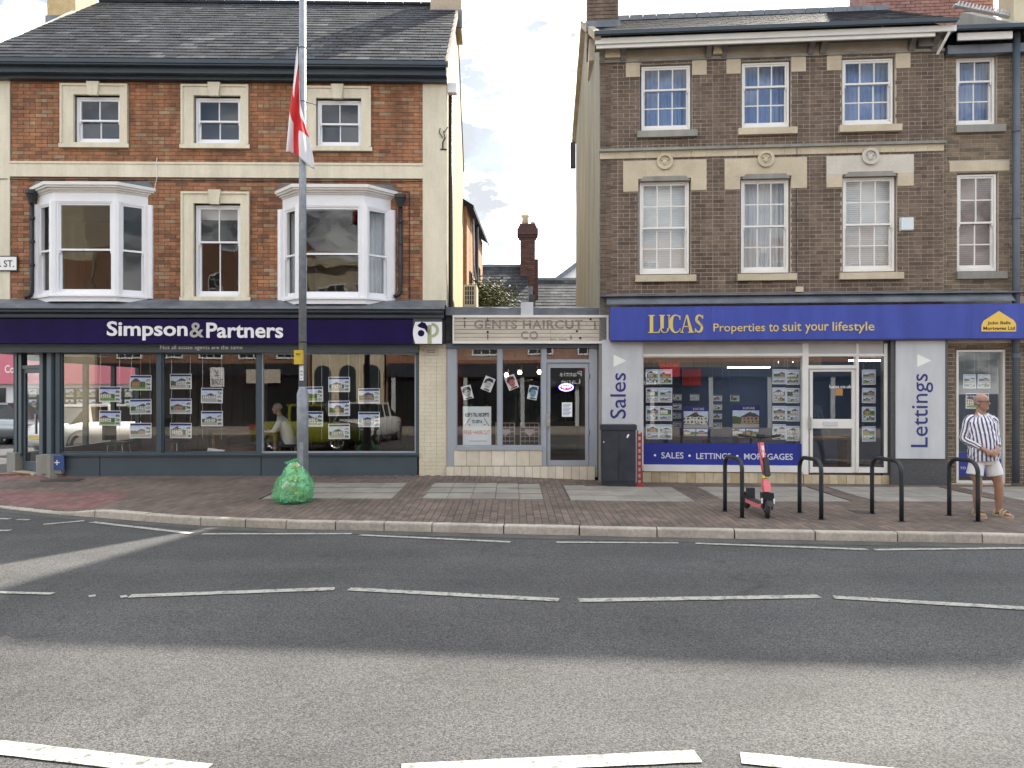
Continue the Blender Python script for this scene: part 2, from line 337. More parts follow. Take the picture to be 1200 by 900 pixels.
# road surface: tyre polish, oily patches, fine cracks
def wear(m, kind):
    t = m.node_tree; N = t.nodes; Lk = t.links.new; p = N['Principled BSDF']; old = p.inputs['Base Color'].links[0].from_socket
    g = N.new('ShaderNodeNewGeometry')
    def nz(sc, st, lo, hi, a, b, det=5, dist=0):
        mp = N.new('ShaderNodeMapping'); mp.inputs['Scale'].default_value = st; Lk(g.outputs['Position'], mp.inputs[0]); n = N.new('ShaderNodeTexNoise'); n.inputs['Scale'].default_value = sc; n.inputs['Detail'].default_value = det; n.inputs['Distortion'].default_value = dist; Lk(mp.outputs[0], n.inputs['Vector'])
        r = N.new('ShaderNodeMapRange'); r.inputs[1].default_value = lo; r.inputs[2].default_value = hi; r.inputs[3].default_value = a; r.inputs[4].default_value = b; Lk(n.outputs['Fac'], r.inputs[0]); return r.outputs[0]
    def mul(a, b):
        mm = N.new('ShaderNodeMix'); mm.data_type = 'RGBA'; mm.blend_type = 'MULTIPLY'; mm.inputs['Factor'].default_value = 1; Lk(a, mm.inputs[6]); Lk(b, mm.inputs[7]); return mm.outputs[2]
    if kind == 'road':
        c = mul(old, nz(.9, (.12, 1.3, 1), .35, .65, .86, 1.12)); c = mul(c, nz(.55, (1, 1, 1), .42, .6, .88, 1.08)); c = mul(c, nz(2.3, (1, 1, 1), .22, .36, .72, 1.0, 3, 1.5))
        v = N.new('ShaderNodeTexVoronoi'); v.feature = 'DISTANCE_TO_EDGE'; v.inputs['Scale'].default_value = .33; nn = N.new('ShaderNodeTexNoise'); nn.inputs['Scale'].default_value = 2.5; nn.inputs['Detail'].default_value = 6; Lk(g.outputs['Position'], nn.inputs['Vector'])
        ad = N.new('ShaderNodeVectorMath'); ad.operation = 'MULTIPLY_ADD'; ad.inputs[1].default_value = (.9,.9,.9); Lk(nn.outputs['Color'], ad.inputs[0]); Lk(g.outputs['Position'], ad.inputs[2]); Lk(ad.outputs[0], v.inputs['Vector'])
        r = N.new('ShaderNodeMapRange'); r.inputs[1].default_value = 0; r.inputs[2].default_value = .007; r.inputs[3].default_value = .78; r.inputs[4].default_value = 1; Lk(v.outputs['Distance'], r.inputs[0])
        c = mul(c, r.outputs[0]); Lk(c, p.inputs['Base Color'])
    else:
        m2 = N.new('ShaderNodeMix'); m2.data_type = 'RGBA'; Lk(nz(26, (1,1,1), .55, .64, 0, .85, 6), m2.inputs[0]); Lk(old, m2.inputs[6]); m2.inputs[7].default_value = (.11,.11,.11,1); Lk(m2.outputs[2], p.inputs['Base Color'])
wear(M_['asphalt'], 'road'); wear(M_['line_paint'], 'paint')
# striped blinds: slat relief, with the shade between slats painted into the colour
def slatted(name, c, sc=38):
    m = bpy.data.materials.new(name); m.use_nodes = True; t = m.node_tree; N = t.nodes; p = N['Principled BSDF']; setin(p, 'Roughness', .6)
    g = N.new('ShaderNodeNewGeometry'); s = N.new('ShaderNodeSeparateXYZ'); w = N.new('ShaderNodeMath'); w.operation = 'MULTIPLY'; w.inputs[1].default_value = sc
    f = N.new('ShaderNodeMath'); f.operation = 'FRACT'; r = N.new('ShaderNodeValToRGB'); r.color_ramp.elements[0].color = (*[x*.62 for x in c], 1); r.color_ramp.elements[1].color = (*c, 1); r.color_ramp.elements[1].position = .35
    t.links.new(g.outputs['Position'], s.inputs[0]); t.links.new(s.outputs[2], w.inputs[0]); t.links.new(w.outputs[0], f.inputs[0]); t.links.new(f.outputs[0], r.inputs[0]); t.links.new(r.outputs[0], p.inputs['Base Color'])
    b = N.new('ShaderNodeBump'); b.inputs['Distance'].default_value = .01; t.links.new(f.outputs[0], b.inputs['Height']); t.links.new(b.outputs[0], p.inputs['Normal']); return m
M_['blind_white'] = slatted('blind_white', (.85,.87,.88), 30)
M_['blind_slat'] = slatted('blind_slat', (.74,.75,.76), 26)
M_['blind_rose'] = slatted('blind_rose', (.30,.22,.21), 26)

# ------------------------------------------------------------------ helpers: lettering
def text(name, body, s0, s1, z0, z1, d, m, parent, bold=.0, depth=.004, rot=False, shear=0, keep=False, spacing=1.0, **props):
    cu = bpy.data.curves.new(name, 'FONT'); cu.body = body; cu.size = 1; cu.offset = bold; cu.shear = shear; cu.resolution_u = 3; cu.space_character = spacing; cu.align_x = 'CENTER'
    ob = bpy.data.objects.new(name, cu); me = bpy.data.meshes.new_from_object(ob); bpy.data.objects.remove(ob); bpy.data.curves.remove(cu)
    xs = [v.co.x for v in me.vertices]; ys = [v.co.y for v in me.vertices]
    a0, a1, b0, b1 = min(xs), max(xs), min(ys), max(ys)
    nv = []
    for v in me.vertices:
        u = (v.co.x-a0)/(a1-a0); w = (v.co.y-b0)/(b1-b0)
        if rot: nv.append((s1 - (s1-s0)*w, z0 + (z1-z0)*u))       # reads upwards
        else: nv.append((s0 + (s1-s0)*u, z0 + (z1-z0)*w))
    fs = [tuple(p.vertices) for p in me.polygons]; bpy.data.meshes.remove(me)
    # front faces plus a thin rim
    edge = {}
    for f in fs:
        for i in range(len(f)):
            a, b = f[i], f[(i+1) % len(f)]; edge[(a, b)] = 1
    n = len(nv); vs = [(x, d-depth, z) for x, z in nv] + [(x, d, z) for x, z in nv]
    rim = [(a, a+n, b+n, b) for (a, b) in edge if (b, a) not in edge]
    bb = B(); bb.add(vs, fs + rim)
    return bb.obj(name, m, parent, **props)
# ================================================================== ground, road, kerb, paving
KL = [(-11.9, 40), (-11.6, 17.0), (-11.3, 14.6), (-10.7, 13.4), (-9.6, 12.5), (-8.07, 11.84), (-6.94, 11.3), (-6.11, 10.98), (-5.19, 10.63), (-4.28, 10.32), (-3.03, 10.06), (-1.69, 9.91), (-.11, 9.70), (1.83, 9.47), (3.75, 9.28), (6.17, 9.05), (9.0, 8.80), (14, 8.4), (24, 7.9)]
def ykerb(x):
    if x < -8.07: x = -8.07
    for (a, b), (c, d) in zip(KL[5:], KL[6:]):
        if a <= x <= c: return b + (d-b)*(x-a)/(c-a)
    return 7.9
def sstep(a, b, x): t = max(0, min(1, (x-a)/(b-a))); return t*t*(3-2*t)
def kz(x): return -.085*(1-sstep(-6.9, -5.9, x))
def G(x, y):
    lift = .10*(1-sstep(-1.0, 2.5, x)); t = max(0, min(1.05, (y-ykerb(x))/(14.5-ykerb(x))))
    return kz(x) + (lift-kz(x))*t
ROADZ = -.11
B().add([(-900,-900,ROADZ),(900,-900,ROADZ),(900,900,ROADZ),(-900,900,ROADZ)], [(0,1,2,3)]).obj('road', M_['asphalt'], kind='structure')
# pavement bed: a grid following G, the pavers lie on it
b = B(); xs = [-11.6 + .3*i for i in range(88)]
def ycl(x):                                            # kerb line also for the far left corner
    if x >= -8.07: return ykerb(x)
    for (a, b_), (c, d) in zip(KL[1:5], KL[2:6]):
        if a <= x <= c: return b_ + (d-b_)*(x-a)/(c-a)
    return 17
rows = []
for x in xs:
    y0 = ycl(x) + .06; y1 = 24 if x < -9.9 else 16.0
    rows.append([(x, y0+(y1-y0)*k/10, G(x, y0+(y1-y0)*k/10) - .014) for k in range(11)])
vs = [p for r in rows for p in r]; fs = [(i*11+k, (i+1)*11+k, (i+1)*11+k+1, i*11+k+1) for i in range(len(xs)-1) for k in range(10)]
pave = b.add(vs, fs).obj('pavement', M_['joint'], kind='structure')
# slab panels
PAN = [(-3.95, -1.9), (-1.42, .5), (.93, 2.9), (3.38, 5.35), (5.75, 7.75), (8.15, 10.1)]
PY0, PY1 = 11.85, 13.7
slab_m = {}
for (a, c) in PAN:
    n = 5; w = (c-a)/n; h = (PY1-PY0)/3
    for i in range(n):
        for j in range(3):
            x, y = a+w*(i+.5), PY0+h*(j+.5); k = (round(w, 2), random.randint(0, 3))
            if k not in slab_m:
                slab_m[k] = B().box(-w/2+.004, w/2-.004, -h/2+.004, h/2-.004, -.03, 0, tone=.15+.25*k[1], skip='b').mesh('slab', M_['slab'])
            inst('slab', slab_m[k], pave, (x, y, G(x, y)+.001+random.uniform(-.0015, .0015)), (-.004, random.uniform(-.003,.003), 0))
# red slabs by the dropped kerb
def redzone(x, y): return (x < -6.3 and y < 12.75 + (x+6.3)*-.12 and y > ycl(x)+.14) or (x < -8.4 and 14.05 < y < 14.75 and x > -10.9)
for i in range(0):
    for j in range(0):
        x, y = i*.4+.2, j*.4+.2
        if redzone(x-.2, y-.2) and redzone(x+.2, y+.2) and redzone(x-.2, y+.2) and redzone(x+.2,y-.2):
            k = ('r', random.randint(0, 2))
            if k not in slab_m: slab_m[k] = B().box(-.196, .196, -.196, .196, -.03, 0, tone=k[1]/2, skip='b').mesh('slab', M_['red_slab'])
            inst('slab', slab_m[k], pave, (x, y, G(x, y)+.003), (.012 if x > -8 else 0, 0, 0))
RED = [(x, y) for x in [] for y in []]
def in_red(x, y): return False
# pavers
cand = []
for i in range(-116, 110):
    x = i*.1+.05
    for j in range(88, 122):
        y = j*.2/1.0*.5*1.0 if False else j*.2 + (.1 if i % 2 else 0) - 9.0
        y = 7.8 + (j-88)*.2 + (.1 if i % 2 else 0)
        yc = ycl(x) + .125
        y0, y1 = max(y, yc), y+.2
        if y1-y0 < .04 or y1 > 14.85: continue
        ym = (y0+y1)/2
        if any(a-.003 < x < c+.003 and PY0 < ym < PY1 for a, c in PAN) or in_red(x, ym): continue
        # clip against the panels
        for a, c in PAN:
            if a-.003 < x < c+.003:
                if y0 < PY0 < y1: y1 = PY0-.002
                if y0 < PY1 < y1: y0 = PY1+.002
        if y1-y0 < .04: continue
        cand.append((x, y0, y1, y1-y0 > .199))
full = sorted([c for c in cand if c[3] and abs(c[0])/c[1] < .7], key=lambda c: c[1]*c[1]+c[0]*c[0])[:290]
fs_ = set(full); pm = [B().box(-.0465, .0465, -.0965, .0965, -.03, 0, tone=t/5, skip='b').mesh('paver', M_['paving']) for t in range(6)]
for x, y0, y1, _ in full:
    inst('paver', random.choice(pm), pave, (x, (y0+y1)/2, G(x, (y0+y1)/2)+random.uniform(-.001,.0015)), (R(.8), 0, 0))
b = B()
for c in cand:
    if c in fs_: continue
    x, y0, y1, _ = c; e = random.uniform(-.001, .0015); z0 = G(x, y0)+e; z1 = G(x, y1)+e
    a0, a1, y0, y1 = x-.0465, x+.0465, y0+.0035, y1-.0035
    b.add([(a0,y0,z0),(a1,y0,z0),(a1,y1,z1),(a0,y1,z1),(a0,y0,z0-.02),(a1,y0,z0-.02),(a1,y1,z1-.02),(a0,y1,z1-.02)], [(0,1,2,3),(4,5,1,0),(5,6,2,1),(6,7,3,2),(7,4,0,3)], tone=min(1, max(0, random.gauss(.45, .25))), mi=1 if redzone(x, y0) and random.random() < .93 else 0)
b.obj('pavers_beyond', [M_['paving'], M_['red_slab']], pave, kind='stuff')
# kerb stones
jx = [-9.6, -8.8, -8.07, -6.94, -6.11, -5.19, -4.28, -3.62, -3.03, -2.35, -1.69, -1.05, -.11, .86, 1.83, 2.78, 3.75, 4.72, 5.7, 6.65, 7.6, 8.55, 9.5, 10.45, 11.4]
kerb = part('kerb', None); kerb['kind'] = 'structure'
for x0, x1 in zip(jx, jx[1:]):
    p0 = Vector((x0, ycl(x0))); p1 = Vector((x1, ycl(x1))); t = (p1-p0).normalized(); nn = Vector((-t.y, t.x)); g = .006+random.uniform(0,.004)
    p0 += t*g; p1 -= t*g; jit = random.uniform(-.006, .006); b = B(); rings = []
    L = (p1-p0).length; m = 5
    for k in range(m+1):
        p = p0 + (p1-p0)*k/m; zt = kz(p.x)+.002+jit*.5+random.uniform(-.0015,.0015); f = jit+random.uniform(-.002,.002)
        q = [(f+.0, -.13), (f+.004, zt-.02), (f+.010, zt-.006), (f+.022, zt), (.125, zt), (.125, -.13)]
        rings.append([(p.x+nn.x*o, p.y+nn.y*o, z) for o, z in q])
    b.loft(rings, True, tone=.5); b.obj('kerb_stone', M_['kerb'], kerb)
# gutter channel
b = B(); pts = [(x, ycl(x)) for x in jx]
vs = []
for (x, y) in pts: vs += [(x, y-.26, ROADZ+.004), (x, y+.02, ROADZ+.004)]
b.add(vs, [(2*i, 2*i+2, 2*i+3, 2*i+1) for i in range(len(pts)-1)]).obj('gutter_channel', mk('gutter', (.060,.058,.055), (.10,.095,.088), 3, .85, .5, 60, fine=.3), kind='structure')
# road markings
def mark(p0, p1, w=.1, z=ROADZ+.008, worn=0):
    a = Vector(gnd(*p0, z)); c = Vector(gnd(*p1, z)); t = (c-a).normalized(); n = Vector((-t.y, t.x))*w/2; L = (c-a).length; m = max(2, int(L/.12)); vs = []
    for k in range(m+1):
        p = a+(c-a)*k/m; e = [random.uniform(-.006, .006) for _ in range(2)]
        vs += [(p.x-n.x*(1+e[0]*9), p.y-n.y*(1+e[0]*9), z), (p.x+n.x*(1+e[1]*9), p.y+n.y*(1+e[1]*9), z)]
    bb = B(); bb.add(vs, [(2*i, 2*i+2, 2*i+3, 2*i+1) for i in range(m)])
    o = bb.obj('road_marking', M_['line_paint'], None, kind='structure'); return o
for p0, p1, w in [((-60,606.5),(12,608),.09), ((20,608.5),(34,609),.08), ((51,614.5),(99,610),.1), ((-60,622),(12,621.5),.1), ((107,611.5),(225,625),.1), ((237,625.5),(412,625.3),.09),
                  ((421,626.7),(598,635),.09), ((652,635.3),(795,636),.08), ((815,636.5),(1017,643.7),.09), ((1025,644),(1290,641),.09),
                  ((-160,690),(62,695.5),.07), ((104,698.7),(112,697.6),.07), ((141,699.3),(149,698.2),.08), ((152,698.3),(392,689.6),.11), ((409,690),(655,702.8),.11), ((678,703.3),(960,698.6),.11), ((977,699.6),(1330,720),.11),
                  ((-150,858),(240,903),.135), ((470,902),(818,885.5),.125), ((868,887.5),(1250,928),.125)]: mark(p0, p1, w)
# inspection covers
for k, (px, py, w, h) in enumerate([(78, 563.5, .62, .45), (1010, 600, .2, .2)]):
    x, y = gnd(px, py, .05 if k == 0 else .0); z = G(x, y)
    o = B().box(-w/2, w/2, -h/2, h/2, -.02, .004).box(-w/2-.03, w/2+.03, -h/2-.03, h/2+.03, -.02, .0015).obj('inspection_cover', mk('cast_iron', (.05,.045,.045), (.08,.07,.065), 8, .6, .6, 70), pave)
    o.location = (x, y, z+.002)

# ================================================================== brickwork, walls with holes, windows
def subtract(iv, holes):
    out = [iv]
    for a, c in holes:
        nx = []
        for p, q in out:
            if c <= p or a >= q: nx.append((p, q)); continue
            if a > p: nx.append((p, a))
            if c < q: nx.append((c, q))
        out = nx
    return out
def brickwork(root, fac, s0, s1, z0, z1, holes, m, course=.077, bond='mixed', d=0.0, individual=300, thick=.012, bl=.225, grey=.12, gw=None):
    """bricks proud of the mortar; holes are (s0,s1,z0,z1). The bricks nearest the camera become parts"""
    allb = []; k = 0; z = z0
    while z < z1-.02:
        zt = min(z+course, z1); hs = [(h[0], h[1]) for h in holes if h[2] < zt-.02 and h[3] > z+.02]
        s = s0 - (bl*.5 if k % 2 else 0) + (.03 if bond == 'stretch' else 0); i = 0
        while s < s1:
            if bond == 'mixed': w = (bl if (k % 2 or i % 3 == 0 and k % 4) else bl/2)
            else: w = bl if k % 5 else bl/2
            for a, c in subtract((max(s, s0), min(s+w, s1)), hs):
                if c-a > .025: allb.append((a, c, z, zt))
            s += w; i += 1
        z += course; k += 1
    def dist(q):
        p = fac.world(((q[0]+q[1])/2, 0, (q[2]+q[3])/2)); return (p - Vector((0,0,E))).length
    full = sorted([q for q in allb if abs(q[1]-q[0]-bl) < .002 and q[3]-q[2] > course-.002], key=dist)[:individual]; fset = set(full)
    g = .005 if gw is None else gw
    hw = bl/2-g; hh = course/2-g; ms = [B().box(-hw, hw, -.008, thick, -hh, hh, tone=t, skip='k').mesh('brick', m) for t in (.1,.3,.4,.5,.6,.7,.8,.5,.97 if grey else .7)]
    def tone():
        if random.random() < grey: return random.uniform(.9, 1)
        if random.random() < .08: return random.uniform(0, .15)
        return min(.85, max(.1, random.gauss(.5, .2)))
    for a, c, zb, zt in full:
        p = ((a+c)/2, d+random.uniform(-.002, .002), (zb+zt)/2); inst('brick', random.choice(ms), root, p)
    b = B()
    for q in allb:
        if q in fset: continue
        a, c, zb, zt = q; e = random.uniform(-.002, .002); b.box(a+g, c-g, d-.008+e, d+thick, zb+g, zt-g, tone=tone(), skip='k')
    b.obj('brickwork', m, root, kind='stuff')
def holed_wall(name, root, s0, s1, z0, z1, holes, m, d0, d1, **kw):
    X = sorted(set([s0, s1] + [v for h in holes for v in h[:2] if s0 < v < s1])); Z = sorted(set([z0, z1] + [v for h in holes for v in h[2:] if z0 < v < z1]))
    b = B(); inside = lambda x, z: any(h[0] < x < h[1] and h[2] < z < h[3] for h in holes)
    for i in range(len(X)-1):
        for j in range(len(Z)-1):
            if inside((X[i]+X[i+1])/2, (Z[j]+Z[j+1])/2): continue
            b.box(X[i], X[i+1], d0, d1, Z[j], Z[j+1], skip='lrtb')
    for h in holes:
        a, c, e, f = max(h[0], s0), min(h[1], s1), max(h[2], z0), min(h[3], z1)
        b.add([(a,d0,e),(a,d1,e),(a,d1,f),(a,d0,f)], [(0,1,2,3)]); b.add([(c,d0,e),(c,d1,e),(c,d1,f),(c,d0,f)], [(3,2,1,0)])
        b.add([(a,d0,f),(a,d1,f),(c,d1,f),(c,d0,f)], [(0,1,2,3)]); b.add([(a,d0,e),(a,d1,e),(c,d1,e),(c,d0,e)], [(3,2,1,0)])
    b.add([(s0,d0,z0),(s0,d1,z0),(s0,d1,z1),(s0,d0,z1)], [(3,2,1,0)]); b.add([(s1,d0,z0),(s1,d1,z0),(s1,d1,z1),(s1,d0,z1)], [(0,1,2,3)])
    b.add([(s0,d0,z1),(s0,d1,z1),(s1,d1,z1),(s1,d0,z1)], [(3,2,1,0)])
    return b.obj(name, m, root, **kw)
def sash(root, s0, s1, z0, z1, cols, rt, rb, d, wm, rail=None, fw=.045, bar=.018, gm=None, horns=True, outer=.05, xr=None, name='sash_window'):
    """a sliding sash window: box frame, an upper sash standing proud of the lower one, glazing bars and one pane to each opening.
    xr maps (s, d) to rotated plan coordinates (for the sides of a bay)"""
    gm = gm or M_['pane']
    def place(o):
        if xr: o.matrix_local = xr
        return o
    b = B(); b.box(s0, s0+outer, d-.02, d+.09, z0, z1).box(s1-outer, s1, d-.02, d+.09, z0, z1).box(s0+outer, s1-outer, d-.018, d+.088, z1-outer*.8, z1).box(s0+outer, s1-outer, d-.03, d+.088, z0, z0+.05)
    win = place(b.obj(name, wm, root)); par = dict()
    a, c = s0+outer, s1-outer; e, f = z0+.05, z1-outer*.8; r = rail if rail is not None else (e+f)/2
    for (p, q, dd, rows) in ((r-.02, f, d+.0, rt), (e, r+.02, d+.045, rb)):
        b = B(); b.box(a, a+fw, dd, dd+.035, p, q).box(c-fw, c, dd, dd+.035, p, q).box(a+fw, c-fw, dd+.001, dd+.034, p, p+(.035 if p > e+.1 else .07)).box(a+fw, c-fw, dd+.001, dd+.034, q-.035, q)
        if horns and p > e+.1: b.box(a+.005, a+fw-.005, dd, dd+.03, p-.05, p).box(c-fw+.005, c-.005, dd, dd+.03, p-.05, p)
        b.obj('sash', wm, win)
        ia, ic = a+fw, c-fw; ie, jf = p+(.035 if p > e+.1 else .07), q-.035
        for i in range(1, cols):
            x = ia+(ic-ia)*i/cols; B().box(x-bar/2, x+bar/2, dd+.004, dd+.03, ie, jf).obj('glazing_bar', wm, win)
        for j in range(1, rows):
            z = ie+(jf-ie)*j/rows; B().box(ia, ic, dd+.006, dd+.028, z-bar/2, z+bar/2).obj('glazing_bar', wm, win)
        for i in range(cols):
            for j in range(rows):
                x0 = ia+(ic-ia)*i/cols; x1 = ia+(ic-ia)*(i+1)/cols; y0 = ie+(jf-ie)*j/rows; y1 = ie+(jf-ie)*(j+1)/rows
                t = [random.uniform(-.0025,.0025) for _ in range(2)]
                bb = B(); bb.add([(x0,dd+.016-t[0]-t[1],y0),(x1,dd+.016+t[0]-t[1],y0),(x1,dd+.016+t[0]+t[1],y1),(x0,dd+.016-t[0]+t[1],y1),(x0,dd+.019-t[0]-t[1],y0),(x1,dd+.019+t[0]-t[1],y0),(x1,dd+.019+t[0]+t[1],y1),(x0,dd+.019-t[0]+t[1],y1)], [(0,1,2,3),(7,6,5,4)])
                bb.obj('pane', gm, win)
    return win
def pane(root, s0, s1, z0, z1, d, gm=None, name='pane'):
    t = random.uniform(-.001, .001)
    return B().add([(s0,d-t,z0),(s1,d+t,z0),(s1,d+t,z1),(s0,d-t,z1),(s0,d+.006-t,z0),(s1,d+.006+t,z0),(s1,d+.006+t,z1),(s0,d+.006-t,z1)], [(0,1,2,3),(7,6,5,4)]).obj(name, gm or M_['shop_pane'], root)
def slates(root, roof, O, U, V, nU, nV, gauge, width, m, maxind=300, clip=None, dist=None):
    """slates over a roof plane: origin O, unit U along the eave, V up the slope; every slate tilts a little so that its tail stands proud"""
    U = Vector(U); V = Vector(V); N = U.cross(V).normalized(); q = []
    for j in range(nV):
        for i in range(-1, nU+1):
            a = (i + (.5 if j % 2 else 0))*width; c = a+width; a = max(a, 0); c = min(c, nU*width)
            if clip:
                lo, hi = clip(j*gauge); a = max(a, lo); c = min(c, hi)
            if c-a > .05: q.append((a, c, j*gauge, c-a > width-.002))
    O = Vector(O)
    key = lambda t: (O + U*(t[0]+t[1])/2 + V*t[2] - Vector((0,0,E))).length if dist is None else dist(O + U*(t[0]+t[1])/2 + V*t[2])
    full = sorted([t for t in q if t[3]], key=key)[:maxind]; fset = set(full)
    def sl(b, a, c, h, base, tone):
        g = .004; tl = .016; hd = .004; h1 = h+gauge*1.08
        P = lambda u, v, n: tuple(base + U*u + V*v + N*n)
        b.add([P(a+g,h,tl),P(c-g,h,tl),P(c-g,h1,hd),P(a+g,h1,hd),P(a+g,h,tl-.009),P(c-g,h,tl-.009)], [(0,1,2,3),(4,5,1,0),(0,3,4),(1,5,2)], tone=tone)
    def tn(): return random.uniform(.88, 1) if random.random() < .04 else min(.85, max(.05, random.gauss(.42, .2)))
    ms = [];
    for t in (.15, .3, .4, .5, .6, .75, .45, .95):
        b = B(); sl(b, -width/2, width/2, 0, Vector((0,0,0)), t); ms.append(b.mesh('slate', m))
    for a, c, h, _ in full:
        p = O + U*(a+c)/2 + V*h + N*random.uniform(0, .004); inst('slate', random.choice(ms), roof, p)
    b = B()
    for t in q:
        if t in fset: continue
        sl(b, t[0], t[1], t[2], O + N*random.uniform(0, .004), tn())
    b.obj('slates_beyond', m, roof, kind='stuff')
# ================================================================== left: red brick corner building with the purple-signed agent
FL = Fac(14.73, .019)
left = FL.root('corner_building', 'three-storey red brick corner building with cream trim and two white bay windows', 'building')
def lr(x0, y0, x1, y1, d=0.0): return FL.rect(x0, y0, x1, y1, d)
DR, WP, OW = M_['dark_paint'], M_['white_paint'], M_['old_white']
sL = FL.L(-35, 300)[0]; sR = FL.L(523, 300)[0]
topw = []
for (x0, y0, x1, y1) in [(88,112,142,168), (228,113,283,169), (371,116,424,172)]: topw.append(lr(x0, y0, x1, y1))
tallw = lr(228, 239, 283, 348)
bays = [lr(43, 222, 174, 353), lr(331, 222, 458, 354)]
zsg = FL.L(300, 368)[1]; zc = FL.L(300, 90)[1]; zeave = FL.L(300, 71)[1]
holes = topw + [tallw] + [(b_[0]+.05, b_[1]-.05, b_[2]-.2, b_[3]-.12) for b_ in bays]
z_sh_top = FL.L(300, 413)[1]; z_sh_bot = FL.L(300, 534)[1]
holed_wall('wall', left, sL, sR, z_sh_top+.12, zeave+.1, holes, M_['red_mortar'], 0, .28)
bs0, bs1 = FL.L(12.5, 300)[0], FL.L(495.5, 300)[0]
zst0, zst1 = FL.L(250, 208.5)[1], FL.L(250, 191.5)[1]
zb0 = FL.L(250, 352)[1]
surr = []
for w, e in zip(topw, [(73,100,151,174),(214,101,292,175),(358,103,435,178)]): surr.append(lr(*e))
surrt = lr(214, 226, 293, 353)
bh = surr + [surrt] + bays
brickwork(left, FL, bs0, bs1, zb0-.1, zst0, bh, M_['red_brick'], course=.0725, bond='stretch')
brickwork(left, FL, bs0, bs1, zst1, zc+.05, bh, M_['red_brick'], course=.0725, bond='stretch', individual=0)
CP = M_['cream_paint']
B().box(bs0, bs1, -.035, .01, zst0, zst1).box(bs0, bs1, -.05, .01, zst1-.03, zst1+.012).obj('string_course', CP, left)
B().box(bs1, sR, -.03, .01, zb0-.08, zc+.02).obj('render_pilaster', CP, left)
B().box(sL, bs0, -.03, .01, zb0-.08, zc+.02).obj('render_pilaster', CP, left)
def surround(o, i, proud=.06, bottom=True):
    b = B(); s0, s1, z0, z1 = o; a, c, e, f = i
    b.box(s0, a, -proud, .1, z0, z1).box(c, s1, -proud, .1, z0, z1).box(a, c, -proud, .1, f, z1)
    if e > z0: b.box(a, c, -proud, .1, z0, e)
    w = .035; b.box(s0-.006, s1+.006, -proud-.028, -proud+.01, z1-w, z1+.005).box(s0-.005, s0+w, -proud-.025, -proud+.01, z0+.08, z1-w).box(s1-w, s1+.005, -proud-.025, -proud+.01, z0+.08, z1-w)
    b.box(s0-.03, s1+.03, -proud-.02, -proud+.01, z0, z0+.075)
    sr = b.obj('window_surround', CP, left); m = (s0+s1)/2; k = (z1-f)
    B().prism([(m-.085, f-.03), (m+.085, f-.03), (m+.12, z1+.035), (m-.12, z1+.035)], -proud-.06, -proud+.01).obj('keystone', CP, sr)
for o, i in zip(surr, topw):
    surround(o, i); sash(left, *[i[0]+.01, i[1]-.01, i[2]+.005, i[3]-.02], 2, 1, 1, .06, WP, fw=.03, outer=.045)
surround(surrt, tallw)
tw = sash(left, tallw[0]+.01, tallw[1]-.01, tallw[2]+.005, tallw[3]-.02, 2, 1, 1, .06, WP, rail=FL.L(255, 283)[1], fw=.035)
B().box(tallw[0], tallw[1], .22, .23, FL.L(255,255)[1], tallw[3]).obj('roller_blind', M_['blind_grey'], left)
for i in topw: B().box(i[0]-.2, i[1]+.2, .40, .41, i[2]-.1, i[3]+.1).obj('roller_blind', mk('dusk_blind', (.07,.08,.105), rough=.7), left)
# inner rooms: floors, back and side walls
IW = M_['interior_wall']
zfl1 = zsg+.15
B().box(sL+.02, sR-.02, .29, 7.1, zfl1-.45, zfl1-.15).obj('ceiling', M_['blind_grey'], left)
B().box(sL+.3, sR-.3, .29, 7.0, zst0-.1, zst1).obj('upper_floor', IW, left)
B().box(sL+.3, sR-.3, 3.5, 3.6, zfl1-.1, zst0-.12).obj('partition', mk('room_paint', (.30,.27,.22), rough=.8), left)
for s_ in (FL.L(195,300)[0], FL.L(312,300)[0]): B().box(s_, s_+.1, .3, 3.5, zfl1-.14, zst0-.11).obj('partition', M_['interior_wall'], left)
# side (gable) wall: yellow render behind a cream quoin
gz0 = FL.L(300,7)[1]
ridge_y, back_y = 3.75, 7.2
zr = E + (H0-7)/F*(14.7+ridge_y)
def gable(s, nx, m, name='gable_wall', cutz=-.2, parent=left, th=.26):
    pts = [(.28, cutz), (back_y, cutz), (back_y, zeave+.05), (ridge_y, zr-.12), (.0, zeave+.0), (0, z_sh_top+.1), (.28, z_sh_top+.1)]
    b = B(); n = len(pts); x1 = s+nx*th
    vs = [(s, y, z) for y, z in pts] + [(x1, y, z) for y, z in pts]
    fa = tuple(range(n)); b.add(vs, [fa, tuple(reversed([i+n for i in fa]))] + [(i, i+n, (i+1)%n+n, (i+1)%n) for i in range(n)]); return b.obj(name, m, parent)
gw = gable(sR-.004, -1, M_['yellow_render'])
B().box(sR, sR+.012, .0, .16, .0, zc).obj('quoin_strip', CP, left)
B().box(sL, sR, back_y-.25, back_y, -.2, zeave).obj('back_wall', M_['yellow_render'], left)
gable(sL+.004, 1, M_['cream_paint'], cutz=2.75)
# cornice in layers, gutter
for nm, (y0, y1, d) in [('fascia_board', (76,84,-.30)), ('bed_mould', (84,91.5,-.16)), ('bed_mould', (88,92.5,-.07))]:
    B().box(sL-.05, sR+.02, d, .02, FL.L(300,y1+2.2,d)[1], FL.L(300,y0+2.2,d)[1]).obj(nm, DR, left)
zg = FL.L(300, 76.5, -.38)[1]
b = B(); b.box(sL-.1, sR+.02, -.42, .02, zg-.02, zg+.012)
rr = [[(s, -.36+.065*math.cos(t)-.02, zg+.075+.065*math.sin(t)) for t in [math.pi+math.pi*k/8 for k in range(9)]] for s in (sL-.1, sR+.03)]
b.loft(rr, False, closed=False); b.box(sL-.1, sR+.03, -.445, -.44, zg+.01, zg+.085); b.obj('gutter', DR, left)
